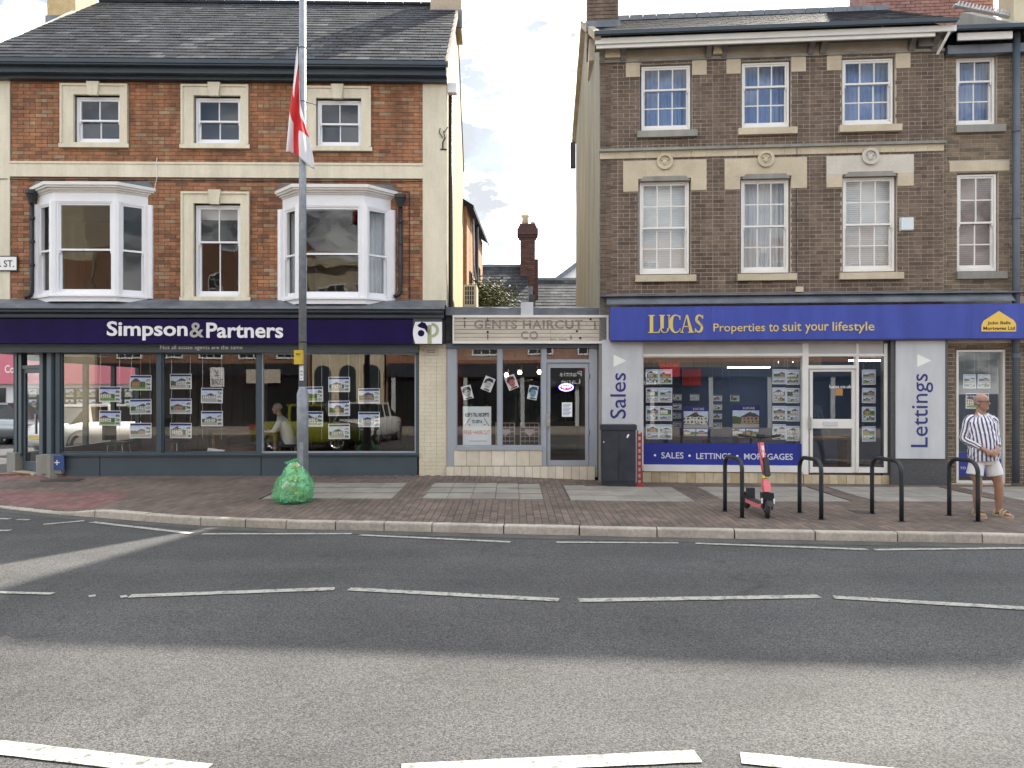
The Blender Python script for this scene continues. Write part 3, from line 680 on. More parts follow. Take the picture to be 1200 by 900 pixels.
# roof
ze = zg+.10; slope = Vector((0, ridge_y+.38, zr-ze)); SL = slope.length; V = slope.normalized()
xr0 = FL.L(118, 5, ridge_y)[0]; xe0 = FL.L(-38, 69, -.38)[0]
roof = B()
roof.add([(xe0,-.38,ze),(sR+.02,-.38,ze),(sR+.02,ridge_y,zr),(xr0,ridge_y,zr),(sR+.02,back_y+.3,zeave+.05),(xe0,back_y+.3,zeave+.05)], [(0,1,2,3),(3,2,4,5),(0,3,5)])
rf = roof.obj('roof', M_['lead'], left)
gauge, wd = .235, .26; nU = int((sR+.02-xe0)/wd)+1; nV = int(SL/gauge)
slates(left, rf, (xe0, -.38, ze+.012), (1,0,0), V, nU, nV+1, gauge, wd, M_['slate'], clip=lambda h: (max(0, (xr0-xe0)*h/SL), sR+.02-xe0), dist=lambda p: (FL.world(p)-Vector((0,0,E))).length)
b = B()
for k in range(20):
    a = xr0+(sR-xr0)*k/20; c = xr0+(sR-xr0)*(k+1)/20-.01
    b.prism([(a,zr-.02),(c,zr-.02),(c,zr+.05),(a,zr+.05)], ridge_y-.09, ridge_y+.09)
b.obj('ridge_tile', M_['slate'], rf, kind='stuff')
# verge: rough mortar edge and barge
b = B()
for k in range(14):
    p = Vector((sR+.03, -.38, ze)) + V*SL*k/14; q = Vector((sR+.03, -.38, ze)) + V*SL*(k+1)/14
    b.obox((p+q)/2+Vector((0,0,-.05)), (1,0,0), V, (0,-V.z,V.y), .03, SL/28, .06)
b.obj('verge', mk('verge_mortar', (.30,.26,.20), (.42,.38,.30), 6, .9, .6, 30), rf)
# chimneys
zt = zr+1.9
def chimney(s0, s1, y0, y1, zb, ztop, m, nm='chimney', parent=rf, flash=True):
    c = B().box(s0, s1, y0, y1, zb, ztop).obj(nm, m, parent)
    B().box(s0-.05, s1+.05, y0-.05, y1+.05, ztop-.25, ztop-.12).box(s0-.09, s1+.09, y0-.09, y1+.09, ztop-.12, ztop).obj('cap_course', m, parent)
    if flash: B().box(s0-.03, s1+.02, y0-.03, y0+.03, zb, zb+.42).obj('flashing', M_['lead'], parent)
    for k in range(2):
        x = s0+(s1-s0)*(k+.5)/2; B().lathe([(.12,0),(.11,.3),(.14,.36),(.14,.42),(.10,.42),(.09,.1)], (x, (y0+y1)/2, ztop), 12).obj('chimney_pot', M_['chimney_pot'], parent, smooth=True)
cs = FL.L(505, 10, ridge_y-.3)[0]; ce = FL.L(540, 10, ridge_y-.3)[0]
chimney(cs, ce+.02, ridge_y-.45, ridge_y+.45, zr-.75, zt, mk('chimney_render', (.36,.30,.24), (.46,.38,.28), 3, .85, .5, 20))
cs = FL.L(61, 8, ridge_y-.1)[0]; ce = FL.L(94, 8, ridge_y-.1)[0]
chimney(cs, ce, ridge_y-.3, ridge_y+.6, zr-.9, zt+.4, mk('yellow_stock', (.45,.33,.17), (.55,.42,.24), 6, .85, .6, 30))
# canted bay windows
for bi, (b_, fl, fr, dd, yt, yg0, yg1, yrail) in enumerate([(bays[0], 62, 136, .33, 214, 238, 345, 292), (bays[1], 350, 427, .40, 217, 243, 348, 297)]):
    s0, s1 = b_[0]-.02, b_[1]+.02
    fs0, fs1 = FL.L(fl, 300, -dd)[0], FL.L(fr, 300, -dd)[0]
    xm = (fl+fr)/2; zB = FL.L(xm, yg1+7, -dd)[1]; zG0 = FL.L(xm, yg1, -dd)[1]; zG1 = FL.L(xm, yg0, -dd)[1]; zF = FL.L(xm, yt+11, -dd)[1]; zT = FL.L(xm, yt+1, -dd)[1]
    pl = [(s0, 0), (fs0, -dd), (fs1, -dd), (s1, 0)]
    bay = B(); off = lambda o: [(s0-o, .02), (fs0-o*.6, -dd-o), (fs1+o*.6, -dd-o), (s1+o, .02)]
    bay.hprism(off(0), zG1+.03, zF); bw = bay.obj('bay_window', WP, left)
    b = B(); 
    for o, za, zb_ in ((.03, zF, zF+.03), (.07, zF+.03, zF+.065), (.12, zF+.065, zF+.10), (.15, zF+.10, zT)): b.hprism(off(o), za, zb_)
    b.obj('cornice', OW, bw)
    b = B(); o = off(.14); q = [(x, y, zT) for x, y in o] + [(o[0][0]+.12, .02, zT+.14), (o[3][0]-.12, .02, zT+.14)]
    b.add(q, [(0,1,4),(1,2,5,4),(2,3,5)]).obj('lead_roof', M_['lead'], bw)
    B().hprism(off(.02), zB-.02, zG0-.04).hprism(off(.06), zG0-.045, zG0-.01).obj('sill', WP, bw)
    segs = [(pl[0], pl[1]), (pl[1], pl[2]), (pl[2], pl[3])]
    # corner posts and jambs
    for (x, y) in pl:
        yy = y if y < 0 else -.02
        B().lathe([(.085, 0), (.085, zG1+.04-zG0+.04)], (x, yy+.04, zG0-.04), 8).obj('post', WP, bw)
    for si, (p, q) in enumerate(segs):
        p, q = Vector(p), Vector(q); L = (q-p).length; t = (q-p)/L; ang = math.atan2(t.y, t.x)
        mx4 = Matrix.Translation((p.x, p.y, 0)) @ Matrix.Rotation(ang, 4, 'Z')
        wv = M_['pane']
        w = sash(left, .07, L-.07, zG0-.01, zG1+.03, 1, 1, 1, .03, WP, rail=FL.L(xm, yrail, -dd)[1], fw=.03, outer=.03, xr=mx4)
    cur = M_['curtain']
    if bi == 1:
        for (x0, x1) in ((s0+.15, s0+.45), (s1-.55, s1-.12)):
            b = B(); rings = []
            for k in range(25):
                x = x0+(x1-x0)*k/24; rings.append([(x, .12+.03*math.sin(k*1.3), zG0), (x, .12+.03*math.sin(k*1.3+.3), zG1)])
            b.loft(rings, False, closed=False); b.obj('curtain', cur, bw, smooth=True)
# downpipes
def hopper(x, ytop, ybot):
    s, z1 = FL.L(x, ytop, -.1); z0 = FL.L(x, ybot, -.1)[1]
    dp = B().tube([(s,-.09,z1-.1),(s,-.09,z0+.12),(s-.03,-.09,z0+.05),(s-.12,-.12,z0)], .04, 10).obj('downpipe', M_['stand_paint'], left, smooth=True)
    B().lathe([(.045,-.22),(.06,-.16),(.095,-.05),(.11,-.04),(.11,.03),(.10,.03),(.09,-.03)], (s, -.1, z1), 12).obj('hopper', M_['stand_paint'], dp)
    for k in range(1, 4): B().lathe([(.052,0),(.052,.05)], (s,-.09,z0+.15+(z1-z0-.4)*k/3.6), 10).obj('collar', M_['stand_paint'], dp)
hopper(37, 225, 349); hopper(469, 230, 348)
s_, z_ = FL.L(530, 100, .12)
B().tube([(sR+.07,.25,zc-.1),(sR+.07,.25,.15)], .045, 10).obj('downpipe', M_['stand_paint'], left, smooth=True)
B().box(sR+.02, sR+.2, .05, .2, FL.L(530,107)[1], FL.L(530,96)[1]).obj('alarm_housing', WP, left)
# cables
b = B(); zz = zst0-.05
b.tube([(bs0-.3,-.06,zz+.0)]+[(bs0+(bs1-bs0)*k/12, -.02, zz-.012*(k%2)) for k in range(13)], .008, 6)
s_, z_ = FL.L(480, 225); b.tube([(s_-.9,-.02,z_+.02),(s_,-.02,z_),(s_,-.02,zb0)], .009, 6); b.obj('cable', M_['black_plastic'], left)
s_, z_ = FL.L(185, 190); B().tube([(s_,-.03,z_+.08),(s_,-.055,z_),(s_+.01,-.055,z_-.3),(s_-.05,-.02,z_-.5),(s_-.15,-.03,z_-.6)], .007, 6).obj('cable', OW, left)
s_, z_ = FL.L(519, 168, -.03)                          # wrought iron bracket
b = B(); b.tube([(s_,-.04,z_-.12),(s_,-.07,z_),(s_+.05,-.08,z_+.1),(s_+.02,-.08,z_+.22)], .014, 6).tube([(s_,-.06,z_+.1),(s_-.07,-.07,z_+.2),(s_-.05,-.07,z_+.28)], .01, 6).tube([(s_+.03,-.07,z_+.2),(s_+.1,-.08,z_+.3)], .009, 6).tube([(s_-.05,-.04,z_-.12),(s_+.08,-.04,z_-.12)], .014, 6)
b.obj('iron_bracket', M_['black_plastic'], left)

# ---- shopfront
SP_ = M_['slate_paint']
# lead-covered cornice above the sign
zl = FL.L(250, 352.5)[1]; z1_ = FL.L(250, 360, -.42)[1]; z2_ = FL.L(250, 365.5, -.42)[1]
b = B(); prof = [(-.0, zl), (-.30, FL.L(250,357,-.3)[1]), (-.44, z1_), (-.44, z1_-.04), (-.40, z1_-.05), (-.40, z2_), (-.34, z2_-.03), (-.30, z2_-.05), (.0, z2_-.05)]
b.loft([[(s, y, z) for y, z in prof] for s in (sL, sR-.03)], True); b.obj('shop_cornice', DR, left)
xs_ = [sL + (sR-sL)*k/30 for k in range(31)]
b = B(); rings = [[(s, .0, zl+.03), (s, -.30, FL.L(250,357,-.3)[1]+.02+random.uniform(-.008,.01)), (s, -.46, z1_+.01+random.uniform(-.01,.008)), (s,-.465,z1_-.03)] for s in xs_]
b.loft(rings, False, closed=False); b.obj('lead_flashing', M_['lead'], left)
B().box(sL, sR-.03, -.32, 0, FL.L(250,371.5,-.32)[1], FL.L(250,368,-.32)[1]).obj('rail', DR, left)
# the stair head of the frame, panels and sills
zt_, zb_ = FL.L(300, 413.5, 0)[1], FL.L(300, 531, 0)[1]
zs0 = FL.L(300,402,-.1)[1]
cx0 = FL.L(65, 480)[0]; cx1 = FL.L(491, 480)[0]
B().box(sL, cx1, -.10, .16, zt_, zs0+.05).obj('head_board', SP_, left)
B().box(sL, sR-.03, -.02, .12, zs0+.0, zl-.05).obj('sign_backing', DR, left)
B().box(sL, cx0-.02, .16, 2.2, zt_+.02, zt_+.16).obj('soffit', SP_, left)
s_, z_ = FL.L(236, 408, -.10); w_ = FL.L(284.5,408,-.1)[0]-FL.L(188,408,-.1)[0]
text('strapline', 'Not all estate agents are the same', s_-w_/2, s_+w_/2, z_-.045, z_+.055, -.101, M_['white_print'], left, depth=.003)
zsill = FL.L(300,535,-.05)[1]; zbase = -.1
b = B(); b.box(cx0, cx1, -.06, .14, zsill, zb_); b.box(cx0, cx1, -.085, -.05, zb_-.035, zb_+.002); b.obj('sill', SP_, left)
for x0, x1 in ((78,117.5),(118.5,306),(307,489)):
    B().box(FL.L(x0,545)[0], FL.L(x1,545)[0], -.03, .1, zbase, zsill).obj('stall_riser', SP_, left)
for x0, x1 in ((65,70),(184,189),(301,306),(487.5,490.5)):
    B().box(FL.L(x0,480)[0], FL.L(x1,480)[0], .0, .13, zb_, zt_).obj('mullion', SP_, left)
for x0, x1 in ((70,184),(189,301),(306,487.5)):
    a, c = FL.L(x0,480)[0], FL.L(x1,480)[0]; f = B(); f.box(a, a+.03, .03, .1, zb_, zt_).box(c-.03, c, .03, .1, zb_, zt_).box(a+.03, c-.03, .03, .1, zb_, zb_+.03).box(a+.03, c-.03, .03, .1, zt_-.03, zt_)
    wn_ = f.obj('shop_window', M_['steel_blue'] if x0 > 300 else SP_, left)
    pane(wn_, a+.03, c-.03, zb_+.03, zt_-.03, .06)
# painted brick pier on the right
B().box(cx1, sR+.0, .0, .3, -.1, zs0).obj('pier', M_['cream_mortar'] if 'cream_mortar' in M_ else mk('cream_mortar', (.5,.46,.35), rough=.8), left)
brickwork(left, FL, cx1+.004, sR-.002, -.08, zs0-.01, [], M_['cream_brick_paint'], course=.0745, individual=0, grey=0, gw=.0022)
s_, z_ = FL.L(505, 412, -.03); B().box(s_-.14, s_+.14, -.035, .0, z_-.07, z_+.075).box(s_-.12, s_+.12, -.038, -.03, z_-.05, z_+.055).obj('name_plate', M_['board'], left)
pl_ = text('plate_lettering', 'BISHOP ST\nCAR PARK', s_-.085, s_+.085, z_-.03, z_+.035, -.038, M_['black_print'], left)
# corner entrance: a chamfered screen with a door, glazed return along the side street
C0 = Vector((FL.L(62,500)[0], .04, 0)); C1 = Vector((-10.12, .85, 0)); ct = (C1-C0).normalized(); cn = Vector((ct.y, -ct.x, 0)); cn = cn if cn.y < 0 else -cn; cL = (C1-C0).length
def ch(b, u0, u1, z0, z1, dp=.06, off=0.0, mi=0):
    c = C0 + ct*cL*(u0+u1)/2 + cn*off; return b.obox((c.x, c.y, (z0+z1)/2), ct, cn, (0,0,1), cL*(u1-u0)/2, dp, (z1-z0)/2, mi=mi)
zd0 = .16
for u0, u1 in ((0,.11),(.22,.30),(.80,.88),(.93,1.02)): ch(B(), u0, u1, .45, zt_).obj('mullion', SP_, left)
ch(B(), -.12, .25, -.1, .50, .14, .02).obj('stone_base', M_['grey_render'], left); ch(B(), .84, 1.08, -.1, .50, .13, .02).obj('stone_base', M_['grey_render'], left)
B().box(FL.L(48,550)[0]-.0, FL.L(76,550)[0], -.12, .2, .16, .52).obj('stone_base', M_['grey_render'], left)
ch(B(), .25, .84, -.1, .14, .2).obj('door_step', M_['stone'], left)
ch(B(), .30, .80, FL.L(40,431)[1], FL.L(40,427)[1], .05).obj('transom', SP_, left)
dr = B(); zdt = FL.L(40,431)[1]
ch(dr, .30, .36, .16, zdt, .025); ch(dr, .74, .80, .16, zdt, .025); ch(dr, .36, .74, .16, .34, .024); ch(dr, .36, .74, zdt-.09, zdt, .024); dr = dr.obj('door', SP_, left)
ch(B(), .36, .74, .34, zdt-.09, .004).obj('pane', M_['shop_pane'], dr); ch(B(), .38, .40, .9, 1.3, .02, .06).obj('handle', M_['chrome'], dr)
ch(B(), .11, .22, .50, zt_, .004).obj('pane', M_['shop_pane'], left); ch(B(), .88, .93, .50, zt_, .004).obj('pane', M_['shop_pane'], left); ch(B(), .30, .80, FL.L(40,427)[1], zt_, .004).obj('pane', M_['shop_pane'], left)
s_, z_ = FL.L(67, 542, -.13); B().box(s_-.13, s_+.13, -.135, -.12, z_-.14, z_+.14).obj('blue_notice', mk('notice_blue', (.03,.08,.25), rough=.4), left)
text('notice_mark', '+', s_-.05, s_+.05, z_-.05, z_+.05, -.135, M_['white_print'], left)
# side screen
SX = -10.12
b = B()
for y in (.85, 2.1, 3.4, 4.7, 6.0): b.box(SX-.05, SX+.05, y-.05, y+.05, .45, zt_)
b.box(SX-.06, SX+.06, .9, 6.05, .0, .48); b.box(SX-.05, SX+.05, .9, 6.05, zt_-.1, zt_+.3); b.obj('side_screen', SP_, left)
for y in (.9, 2.15, 3.45, 4.75): B().box(SX-.003, SX+.003, y, y+1.2, .48, zt_-.1).obj('pane', M_['side_pane'], left)
# interior of the agent's office
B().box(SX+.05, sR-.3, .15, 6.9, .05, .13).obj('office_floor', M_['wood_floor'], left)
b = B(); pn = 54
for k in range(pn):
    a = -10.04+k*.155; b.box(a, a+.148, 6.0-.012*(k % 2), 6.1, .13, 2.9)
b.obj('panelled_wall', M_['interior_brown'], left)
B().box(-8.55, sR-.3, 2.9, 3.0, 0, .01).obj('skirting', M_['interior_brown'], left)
for x0 in (-5.6,): B().box(x0, x0+.1, 2.4, 6.0, .13, 2.8).obj('partition', M_['interior_brown'], left)

# ---- the purple fascia sign
sgn = FL.root('fascia_sign', 'purple fascia sign reading Simpson&Partners in bold white letters above the corner shop', 'shop sign')
q = lambda x, y, d=-.28: FL.L(x, y, d)
zA, zB_ = q(250,402.5)[1], q(250,374)[1]
B().box(sL+.02, q(484,390)[0], -.28, -.03, zA, zB_).obj('panel', M_['purple'], sgn)
B().box(q(484,390)[0]+.002, q(518,390)[0], -.27, -.03, zA+.0, zB_+.02).obj('end_panel', SP_, sgn)
B().box(sL+.02, q(520,390)[0], -.30, -.03, zB_+.022, zB_+.09).obj('trim', DR, sgn)
t1 = q(126,388)[0], q(219,388)[0]; zb1, zt1 = q(200,395)[1], q(200,377)[1]
text('lettering', 'Simpson', q(125.5,388)[0], q(220,388)[0], q(200,399)[1], q(200,376.5)[1], -.281, M_['white_print'], sgn, bold=.022, depth=.012)
text('ampersand', '&', q(222.5,388)[0], q(239,388)[0], q(200,395.5)[1], q(200,378)[1], -.281, M_['grey_print'], sgn, bold=.012, depth=.012)
text('lettering', 'Partners', q(242,388)[0], q(332,388)[0], q(200,396)[1], q(200,378)[1], -.281, M_['white_print'], sgn, bold=.022, depth=.012)
x0, x1, z0, z1 = q(484,390)[0], q(518,390)[0], q(500,402.8)[1], q(500,377.2)[1]; h = z1-z0; w = x1-x0
lg = B(); lg.prism([(x0+w*.08*(1-abs(t)**2*0)-w*.08*math.cos(t*math.pi/2)+.0, z0+h*(t+1)/2) for t in [1-.2*k for k in range(11)]] + [(x1, z0), (x1, z1)], -.285, -.27)
lg = lg.obj('emblem', M_['white_print'], sgn)
def arc(b, cx, cz, r0, r1, a0, a1, d, n=14):
    P0 = [(cx+r1*math.cos(a0+(a1-a0)*k/n), cz+r1*math.sin(a0+(a1-a0)*k/n)) for k in range(n+1)]; P1 = [(cx+r0*math.cos(a0+(a1-a0)*k/n), cz+r0*math.sin(a0+(a1-a0)*k/n)) for k in range(n, -1, -1)]
    vs = [(x, d, z) for x, z in P0+P1]; m = n+1
    for k in range(n): b.add([vs[k], vs[k+1], vs[2*m-2-k], vs[2*m-1-k]], [(0,1,2,3)])
    return b
d_ = -.289
bb = B(); arc(bb, x0+w*.28, z0+h*.48, 0, h*.15, 0, 2*math.pi, d_, 20)
bb.add([(x0+w*.15,d_,z0+h*.84),(x0+w*.30,d_,z0+h*1.0),(x0+w*.42,d_,z0+h*.95),(x0+w*.58,d_,z0+h*.62),(x0+w*.60,d_,z0+h*.38),(x0+w*.52,d_,z0+h*.42),(x0+w*.40,d_,z0+h*.68),(x0+w*.20,d_,z0+h*.76)], [tuple(range(7,-1,-1))])
bb.obj('emblem_letter', M_['purple'], sgn)
bb = B(); bb.box(x0+w*.50, x0+w*.64, d_, d_+.003, z0, z0+h*.86); arc(bb, x0+w*.64, z0+h*.62, h*.20, h*.34, -math.pi/2, math.pi/2, d_); bb.obj('emblem_letter', M_['olive_print'], sgn)
# ---- street name plate on the cream pilaster
sp = FL.root('street_name_plate', 'white street name plate with black letters ending ER ST at the left edge', 'street sign')
x1_ = q(19.5,309,-.05)[0]; za, zb2 = q(10,316.5,-.05)[1], q(10,301,-.05)[1]
B().box(x1_-.88, x1_, -.055, -.03, za, zb2).obj('plate', M_['white_print'], sp)
B().box(x1_-.88, x1_, -.057, -.03, za-.02, za).box(x1_-.88, x1_, -.057, -.03, zb2, zb2+.02).box(x1_, x1_+.02, -.057, -.03, za-.02, zb2+.02).obj('frame', M_['black_print'], sp)
text('lettering', 'ER ST.', q(-9,309,-.055)[0], q(16.5,309,-.055)[0], q(0,313,-.05)[1], q(0,305,-.05)[1], -.056, M_['black_print'], sp, bold=.005)

# ================================================================== hanging property cards
def card_proto(w, h, land):
    r = thing('property_card', 'x', 'property card')
    B().box(-w/2-.012, w/2+.012, -.006, .0, -h/2-.012, h/2+.012).obj('holder', mk('holder_white', (.86,.88,.90), rough=.2) if 'holder_white' not in M_ else M_['holder_white'], r)
    if land:
        B().box(-w/2, w/2, -.009, -.006, h*.36, h/2).obj('header', M_['navy_print'], r)
        B().box(-w/2+.006, w*.24, -.0095, -.006, -h*.46, h*.33).obj('picture', M_['photo'], r)
        for k in range(3): B().box(w*.27, w*.47, -.0095, -.006, h*(-.46+.27*k), h*(-.24+.27*k)).obj('picture', M_['photo'], r)
    else:
        B().box(-w/2, w/2, -.0085, -.006, -h/2, h/2).obj('sheet', mk('sheet_blue', (.42,.48,.62), rough=.4) if 'sheet_blue' not in M_ else M_['sheet_blue'], r)
        B().box(-w*.46, w*.46, -.0105, -.008, -h*.10, h*.42).obj('picture', M_['photo'], r)
        for k in range(2): B().box(-w*.44+k*w*.46, -w*.02+k*w*.46, -.0105, -.008, -h*.44, -h*.14).obj('picture', M_['photo'], r)
    return r
protoL = card_proto(.40, .275, True); protoP = card_proto(.225, .262, False); used = {id(protoL): False, id(protoP): False}
protos = {'L': protoL, 'P': protoP}; first = {'L': True, 'P': True}
def card(fac, kind, px, py, d, label, group, scale=1.0):
    if first[kind]: o = protos[kind]; first[kind] = False
    else: o = copy_tree(protos[kind])
    s, z = fac.L(px, py, d); p = fac.world((s, d, z)); o.location = p; o.rotation_euler = (random.uniform(-.02,.02), random.uniform(-.02,.02), fac.th)
    o['label'] = label; o['category'] = 'property card'; o['group'] = group; o.scale = (scale,)*3
    return o
ordn = {0: 'top', 1: 'second', 2: 'third', 3: 'lowest'}
gL = 'framed property cards hanging in the purple-signed agent window'
cols = [(129, (462, 490), 'first column from the entrance'), (165, (448.5, 476.5, 504.5), 'second column, left of the first mullion'), (212, (447, 476, 504.5), 'column just right of the first mullion'),
        (248.5, (463.5, 490.5), 'column in the middle pane nearest the second mullion'), (366, (462, 491), 'column right beside the lamp post'), (397.5, (450.5, 478.5, 505.5), 'second column right of the lamp post'), (432.5, (464, 491.5), 'last column towards the cream pier')]
wires = B()
for x, ys, where in cols:
    for k, y in enumerate(ys):
        nm = 'bottom' if k == len(ys)-1 else ['top', 'middle'][k]
        card(FL, 'L', x, y, .17, f'landscape property card, {nm} of {where}', gL)
    for dx in (-11, 11):
        s, z = FL.L(x+dx, 480, .18); wires.tube([(s, .18, zt_), (s, .18, zb_+.25)], .0025, 4)
wires.obj('display_wire', M_['chrome'], left)
# ================================================================== middle: single-storey barber's shop
FM = Fac(14.66, 0.0)
mid = FM.root('barber_shop', 'small single-storey barber shop with grey-blue frames and cream tiled base squeezed between two brick buildings', 'building')
m = FM.L; mr = FM.rect; SB = M_['steel_blue']
zg = .07; zhd0, zhd1 = m(600,408)[1], m(600,402.5)[1]; zsl = m(600,523)[1]; zsb = m(600,527.5)[1]; zpl = m(600,546)[1]
a0 = sR+.004; a1 = m(701,480)[0]
B().box(a0, a1+.1, -.02, .2, zhd0, m(600,370)[1]).obj('lintel', M_['felt'], mid)
B().box(a0, a1, -.05, .12, zhd0, zhd1-.002).obj('head_board', mk('steel_dark', (.09,.11,.15), rough=.5), mid)
for x0, x1, z0 in ((524,534.5,zsb-.4),(583.5,588,zsl),(635,640.5,zg+.14),(690.5,700,zg)):
    B().box(m(x0,480)[0], m(x1,480)[0], .0, .12, z0, zhd0).obj('frame_post', SB, mid)
B().box(m(534.5,480)[0], m(635,480)[0], -.03, .12, zsb, zsl).obj('sill', SB, mid)
for x0, x1 in ((534.5,583.5),(588,635)):
    s0, s1 = m(x0,480)[0], m(x1,480)[0]
    w = B().box(s0, s0+.02, .02, .1, zsl, zhd0).box(s1-.02, s1, .02, .1, zsl, zhd0).box(s0+.02, s1-.02, .02, .1, zhd0-.025, zhd0).box(s0+.02, s1-.02, .02, .1, zsl, zsl+.02).obj('shop_window', SB, mid)
    pane(w, s0+.02, s1-.02, zsl+.02, zhd0-.025, .06)
# door with transom
s0, s1 = m(640.5,480)[0], m(690.5,480)[0]; ztr0, ztr1 = m(660,425)[1], m(660,421)[1]
B().box(s0, s1, .0, .12, ztr0, ztr1).obj('transom', SB, mid); pane(mid, s0, s1, ztr1, zhd0, .06)
d = B(); zd = zg+.15; d.box(s0+.01, s0+.075, .03, .075, zd, ztr0-.01).box(s1-.075, s1-.01, .03, .075, zd, ztr0-.01).box(s0+.075, s1-.075, .03, .075, zd, m(660,539.5)[1]).box(s0+.075, s1-.075, .03, .075, m(660,431)[1], ztr0-.01)
door = d.obj('door', SB, mid); pane(door, s0+.075, s1-.075, m(660,539.5)[1], m(660,431)[1], .05, M_['door_glass'])
hs, hz = m(642.5, 492, .0); B().box(hs-.035, hs+.035, -.02, .03, hz-.13, hz+.13).box(hs-.03, hs+.03, -.05, -.02, hz-.1, hz-.02).obj('handle', M_['chrome'], door)
for z in (m(660,441)[1], m(660,507)[1]): B().box(s1-.02, s1+.02, .0, .03, z-.05, z+.05).obj('hinge', SB, door)
# tiles
ti = M_['cream_tile']; tb = {}
def tiles(root, sa, sb, za, zb, nx, nz, d, mt, name='tile', gap=.003, back='tile_bed'):
    w = (sb-sa)/nx; h = (zb-za)/nz
    B().box(sa, sb, d+.004, d+.12, za, zb).obj(back, M_['joint'], root)
    k = [B().box(-w/2+gap, w/2-gap, -.004, .006, -h/2+gap, h/2-gap, tone=t, skip='k').mesh('tile', mt) for t in (.15, .45, .75, 1)]
    for i in range(nx):
        for j in range(nz): inst(name, random.choice(k), root, (sa+w*(i+.5), d+random.uniform(-.0008,.0008), za+h*(j+.5)))
tiles(mid, m(532,540)[0], m(635,540)[0], zpl, zsb, 7, 1, -.005, ti)
tiles(mid, a0, m(697,540)[0], zg-.06, zpl-.004, 19, 1, -.03, ti)
tiles(mid, m(636,545)[0], m(697,545)[0], m(660,548.5)[1], zpl+.001, 6, 1, .02, ti)
# roof slab, fascia, things on the roof
zr0, zr1 = m(600,370)[1], m(600,358)[1]
B().box(a0, a1+.2, -.0, 5.6, zr0, zr1-.05).obj('flat_roof', M_['felt'], mid)
b = B()
rings = [[(a0+(a1+.2-a0)*k/24, -.10, zr0+.0), (a0+(a1+.2-a0)*k/24, -.12+random.uniform(-.01,.01), zr1-.06+random.uniform(-.02,.02)), (a0+(a1+.2-a0)*k/24, .15, zr1-.01), (a0+(a1+.2-a0)*k/24, .5, zr1-.04)] for k in range(25)]
b.loft(rings, False, closed=False); b.obj('felt_edge', M_['lead'], mid)
s_ = m(617.5,360)[0]; B().box(s_-.12, s_+.12, -.14, .02, zr0-.02, m(617,355)[1]).obj('capping_block', M_['pilaster_grey'], mid)
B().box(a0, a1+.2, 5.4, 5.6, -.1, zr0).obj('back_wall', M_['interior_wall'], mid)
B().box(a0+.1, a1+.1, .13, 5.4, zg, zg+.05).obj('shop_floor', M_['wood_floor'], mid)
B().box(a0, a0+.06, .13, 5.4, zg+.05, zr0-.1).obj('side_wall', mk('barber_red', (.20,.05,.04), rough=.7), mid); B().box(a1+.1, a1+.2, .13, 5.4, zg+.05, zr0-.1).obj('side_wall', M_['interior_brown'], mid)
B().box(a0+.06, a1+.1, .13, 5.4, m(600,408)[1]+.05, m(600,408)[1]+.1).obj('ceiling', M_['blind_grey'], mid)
b = B()
for k in range(7): s = a0+.2+k*.42; b.box(s, s+.38, 5.2, 5.3, zg+.9, zg+2.0)
b.obj('mirror', M_['car_glass'], mid)
b = B()
for k in range(12): s = a0+.1+k*.25; b.box(s, s+.244, .3, .31, m(600,421)[1], zhd0+.05)   # vertical boards of the back of the sign box, seen through the top lights
b.obj('back_board', mk('drab_board', (.20,.20,.18), rough=.8), mid)
# ---- sign
bs = FM.root('barber_sign', 'weathered timber-board sign with faded ghost letters GENTS HAIRCUT CO in a white frame', 'shop sign')
d = -.14; M2 = lambda x, y: m(x, y, d)
sa, sb = M2(530.5,385)[0], M2(713,385)[0]; z0, z1 = M2(600,402.5)[1], M2(600,369.5)[1]; n = 6; h = (z1-z0-.09)/n
for k in range(n):
    cuts = [sa+.03, sa+.03+(sb-sa)*random.choice((.3,.45,.62,.85)), sb-.03]
    for i in range(2):
        B().box(cuts[i]+.002, cuts[i+1]-.002, d+random.uniform(0,.004), d+.02, z0+.045+h*k+.004, z0+.045+h*(k+1)-.004).obj('board', M_['board'], bs)
B().box(sa, sb, d+.02, d+.1, z0, z1).obj('back_panel', M_['black_print'], bs)
B().box(sa, sb, d-.03, d+.03, z0-.002, z0+.045).box(sa, sb, d-.03, d+.03, z1-.045, z1+.002).box(sb-.04, sb, d-.029, d+.03, z0+.045, z1-.045).box(sa, sa+.03, d-.029, d+.03, z0+.045, z1-.045).obj('frame', M_['shop_white'], bs)
g_ = M_['ghost_letter']
text('lettering', 'GENTS HAIRCUT', M2(555.5,380)[0], M2(683,380)[0], M2(600,385.3)[1], M2(600,375)[1], d-.001, g_, bs, bold=.028, spacing=1.1, depth=.003)
text('lettering', 'CO', M2(610.5,390)[0], M2(630.5,390)[0], M2(600,397.6)[1], M2(600,388)[1], d-.001, g_, bs, bold=.018, spacing=1.15, depth=.003)
text('lettering', 'EST. 2020', M2(645,398)[0], M2(664,398)[0], M2(600,398.8)[1], M2(600,396.7)[1], d-.001, g_, bs, depth=.003)
b = B()
for px, py, hh in ((544.5,376,8),(697,377,9),(571.5,372,5),(571.5,392,6),(669,393,5)):
    s, z = M2(px, py); b.tube([(s,d-.012,z),(s+.003,d-.012,z-hh*.0166)], .007, 6)
for px, py in ((692,374),(676,388),(544.5,372.5),(571.5,389),(680,396)):
    s, z = M2(px, py); b.ball((s,d-.008,z), .022,.014,.022, 8, 5)
b.obj('bracket', M_['black_plastic'], bs)
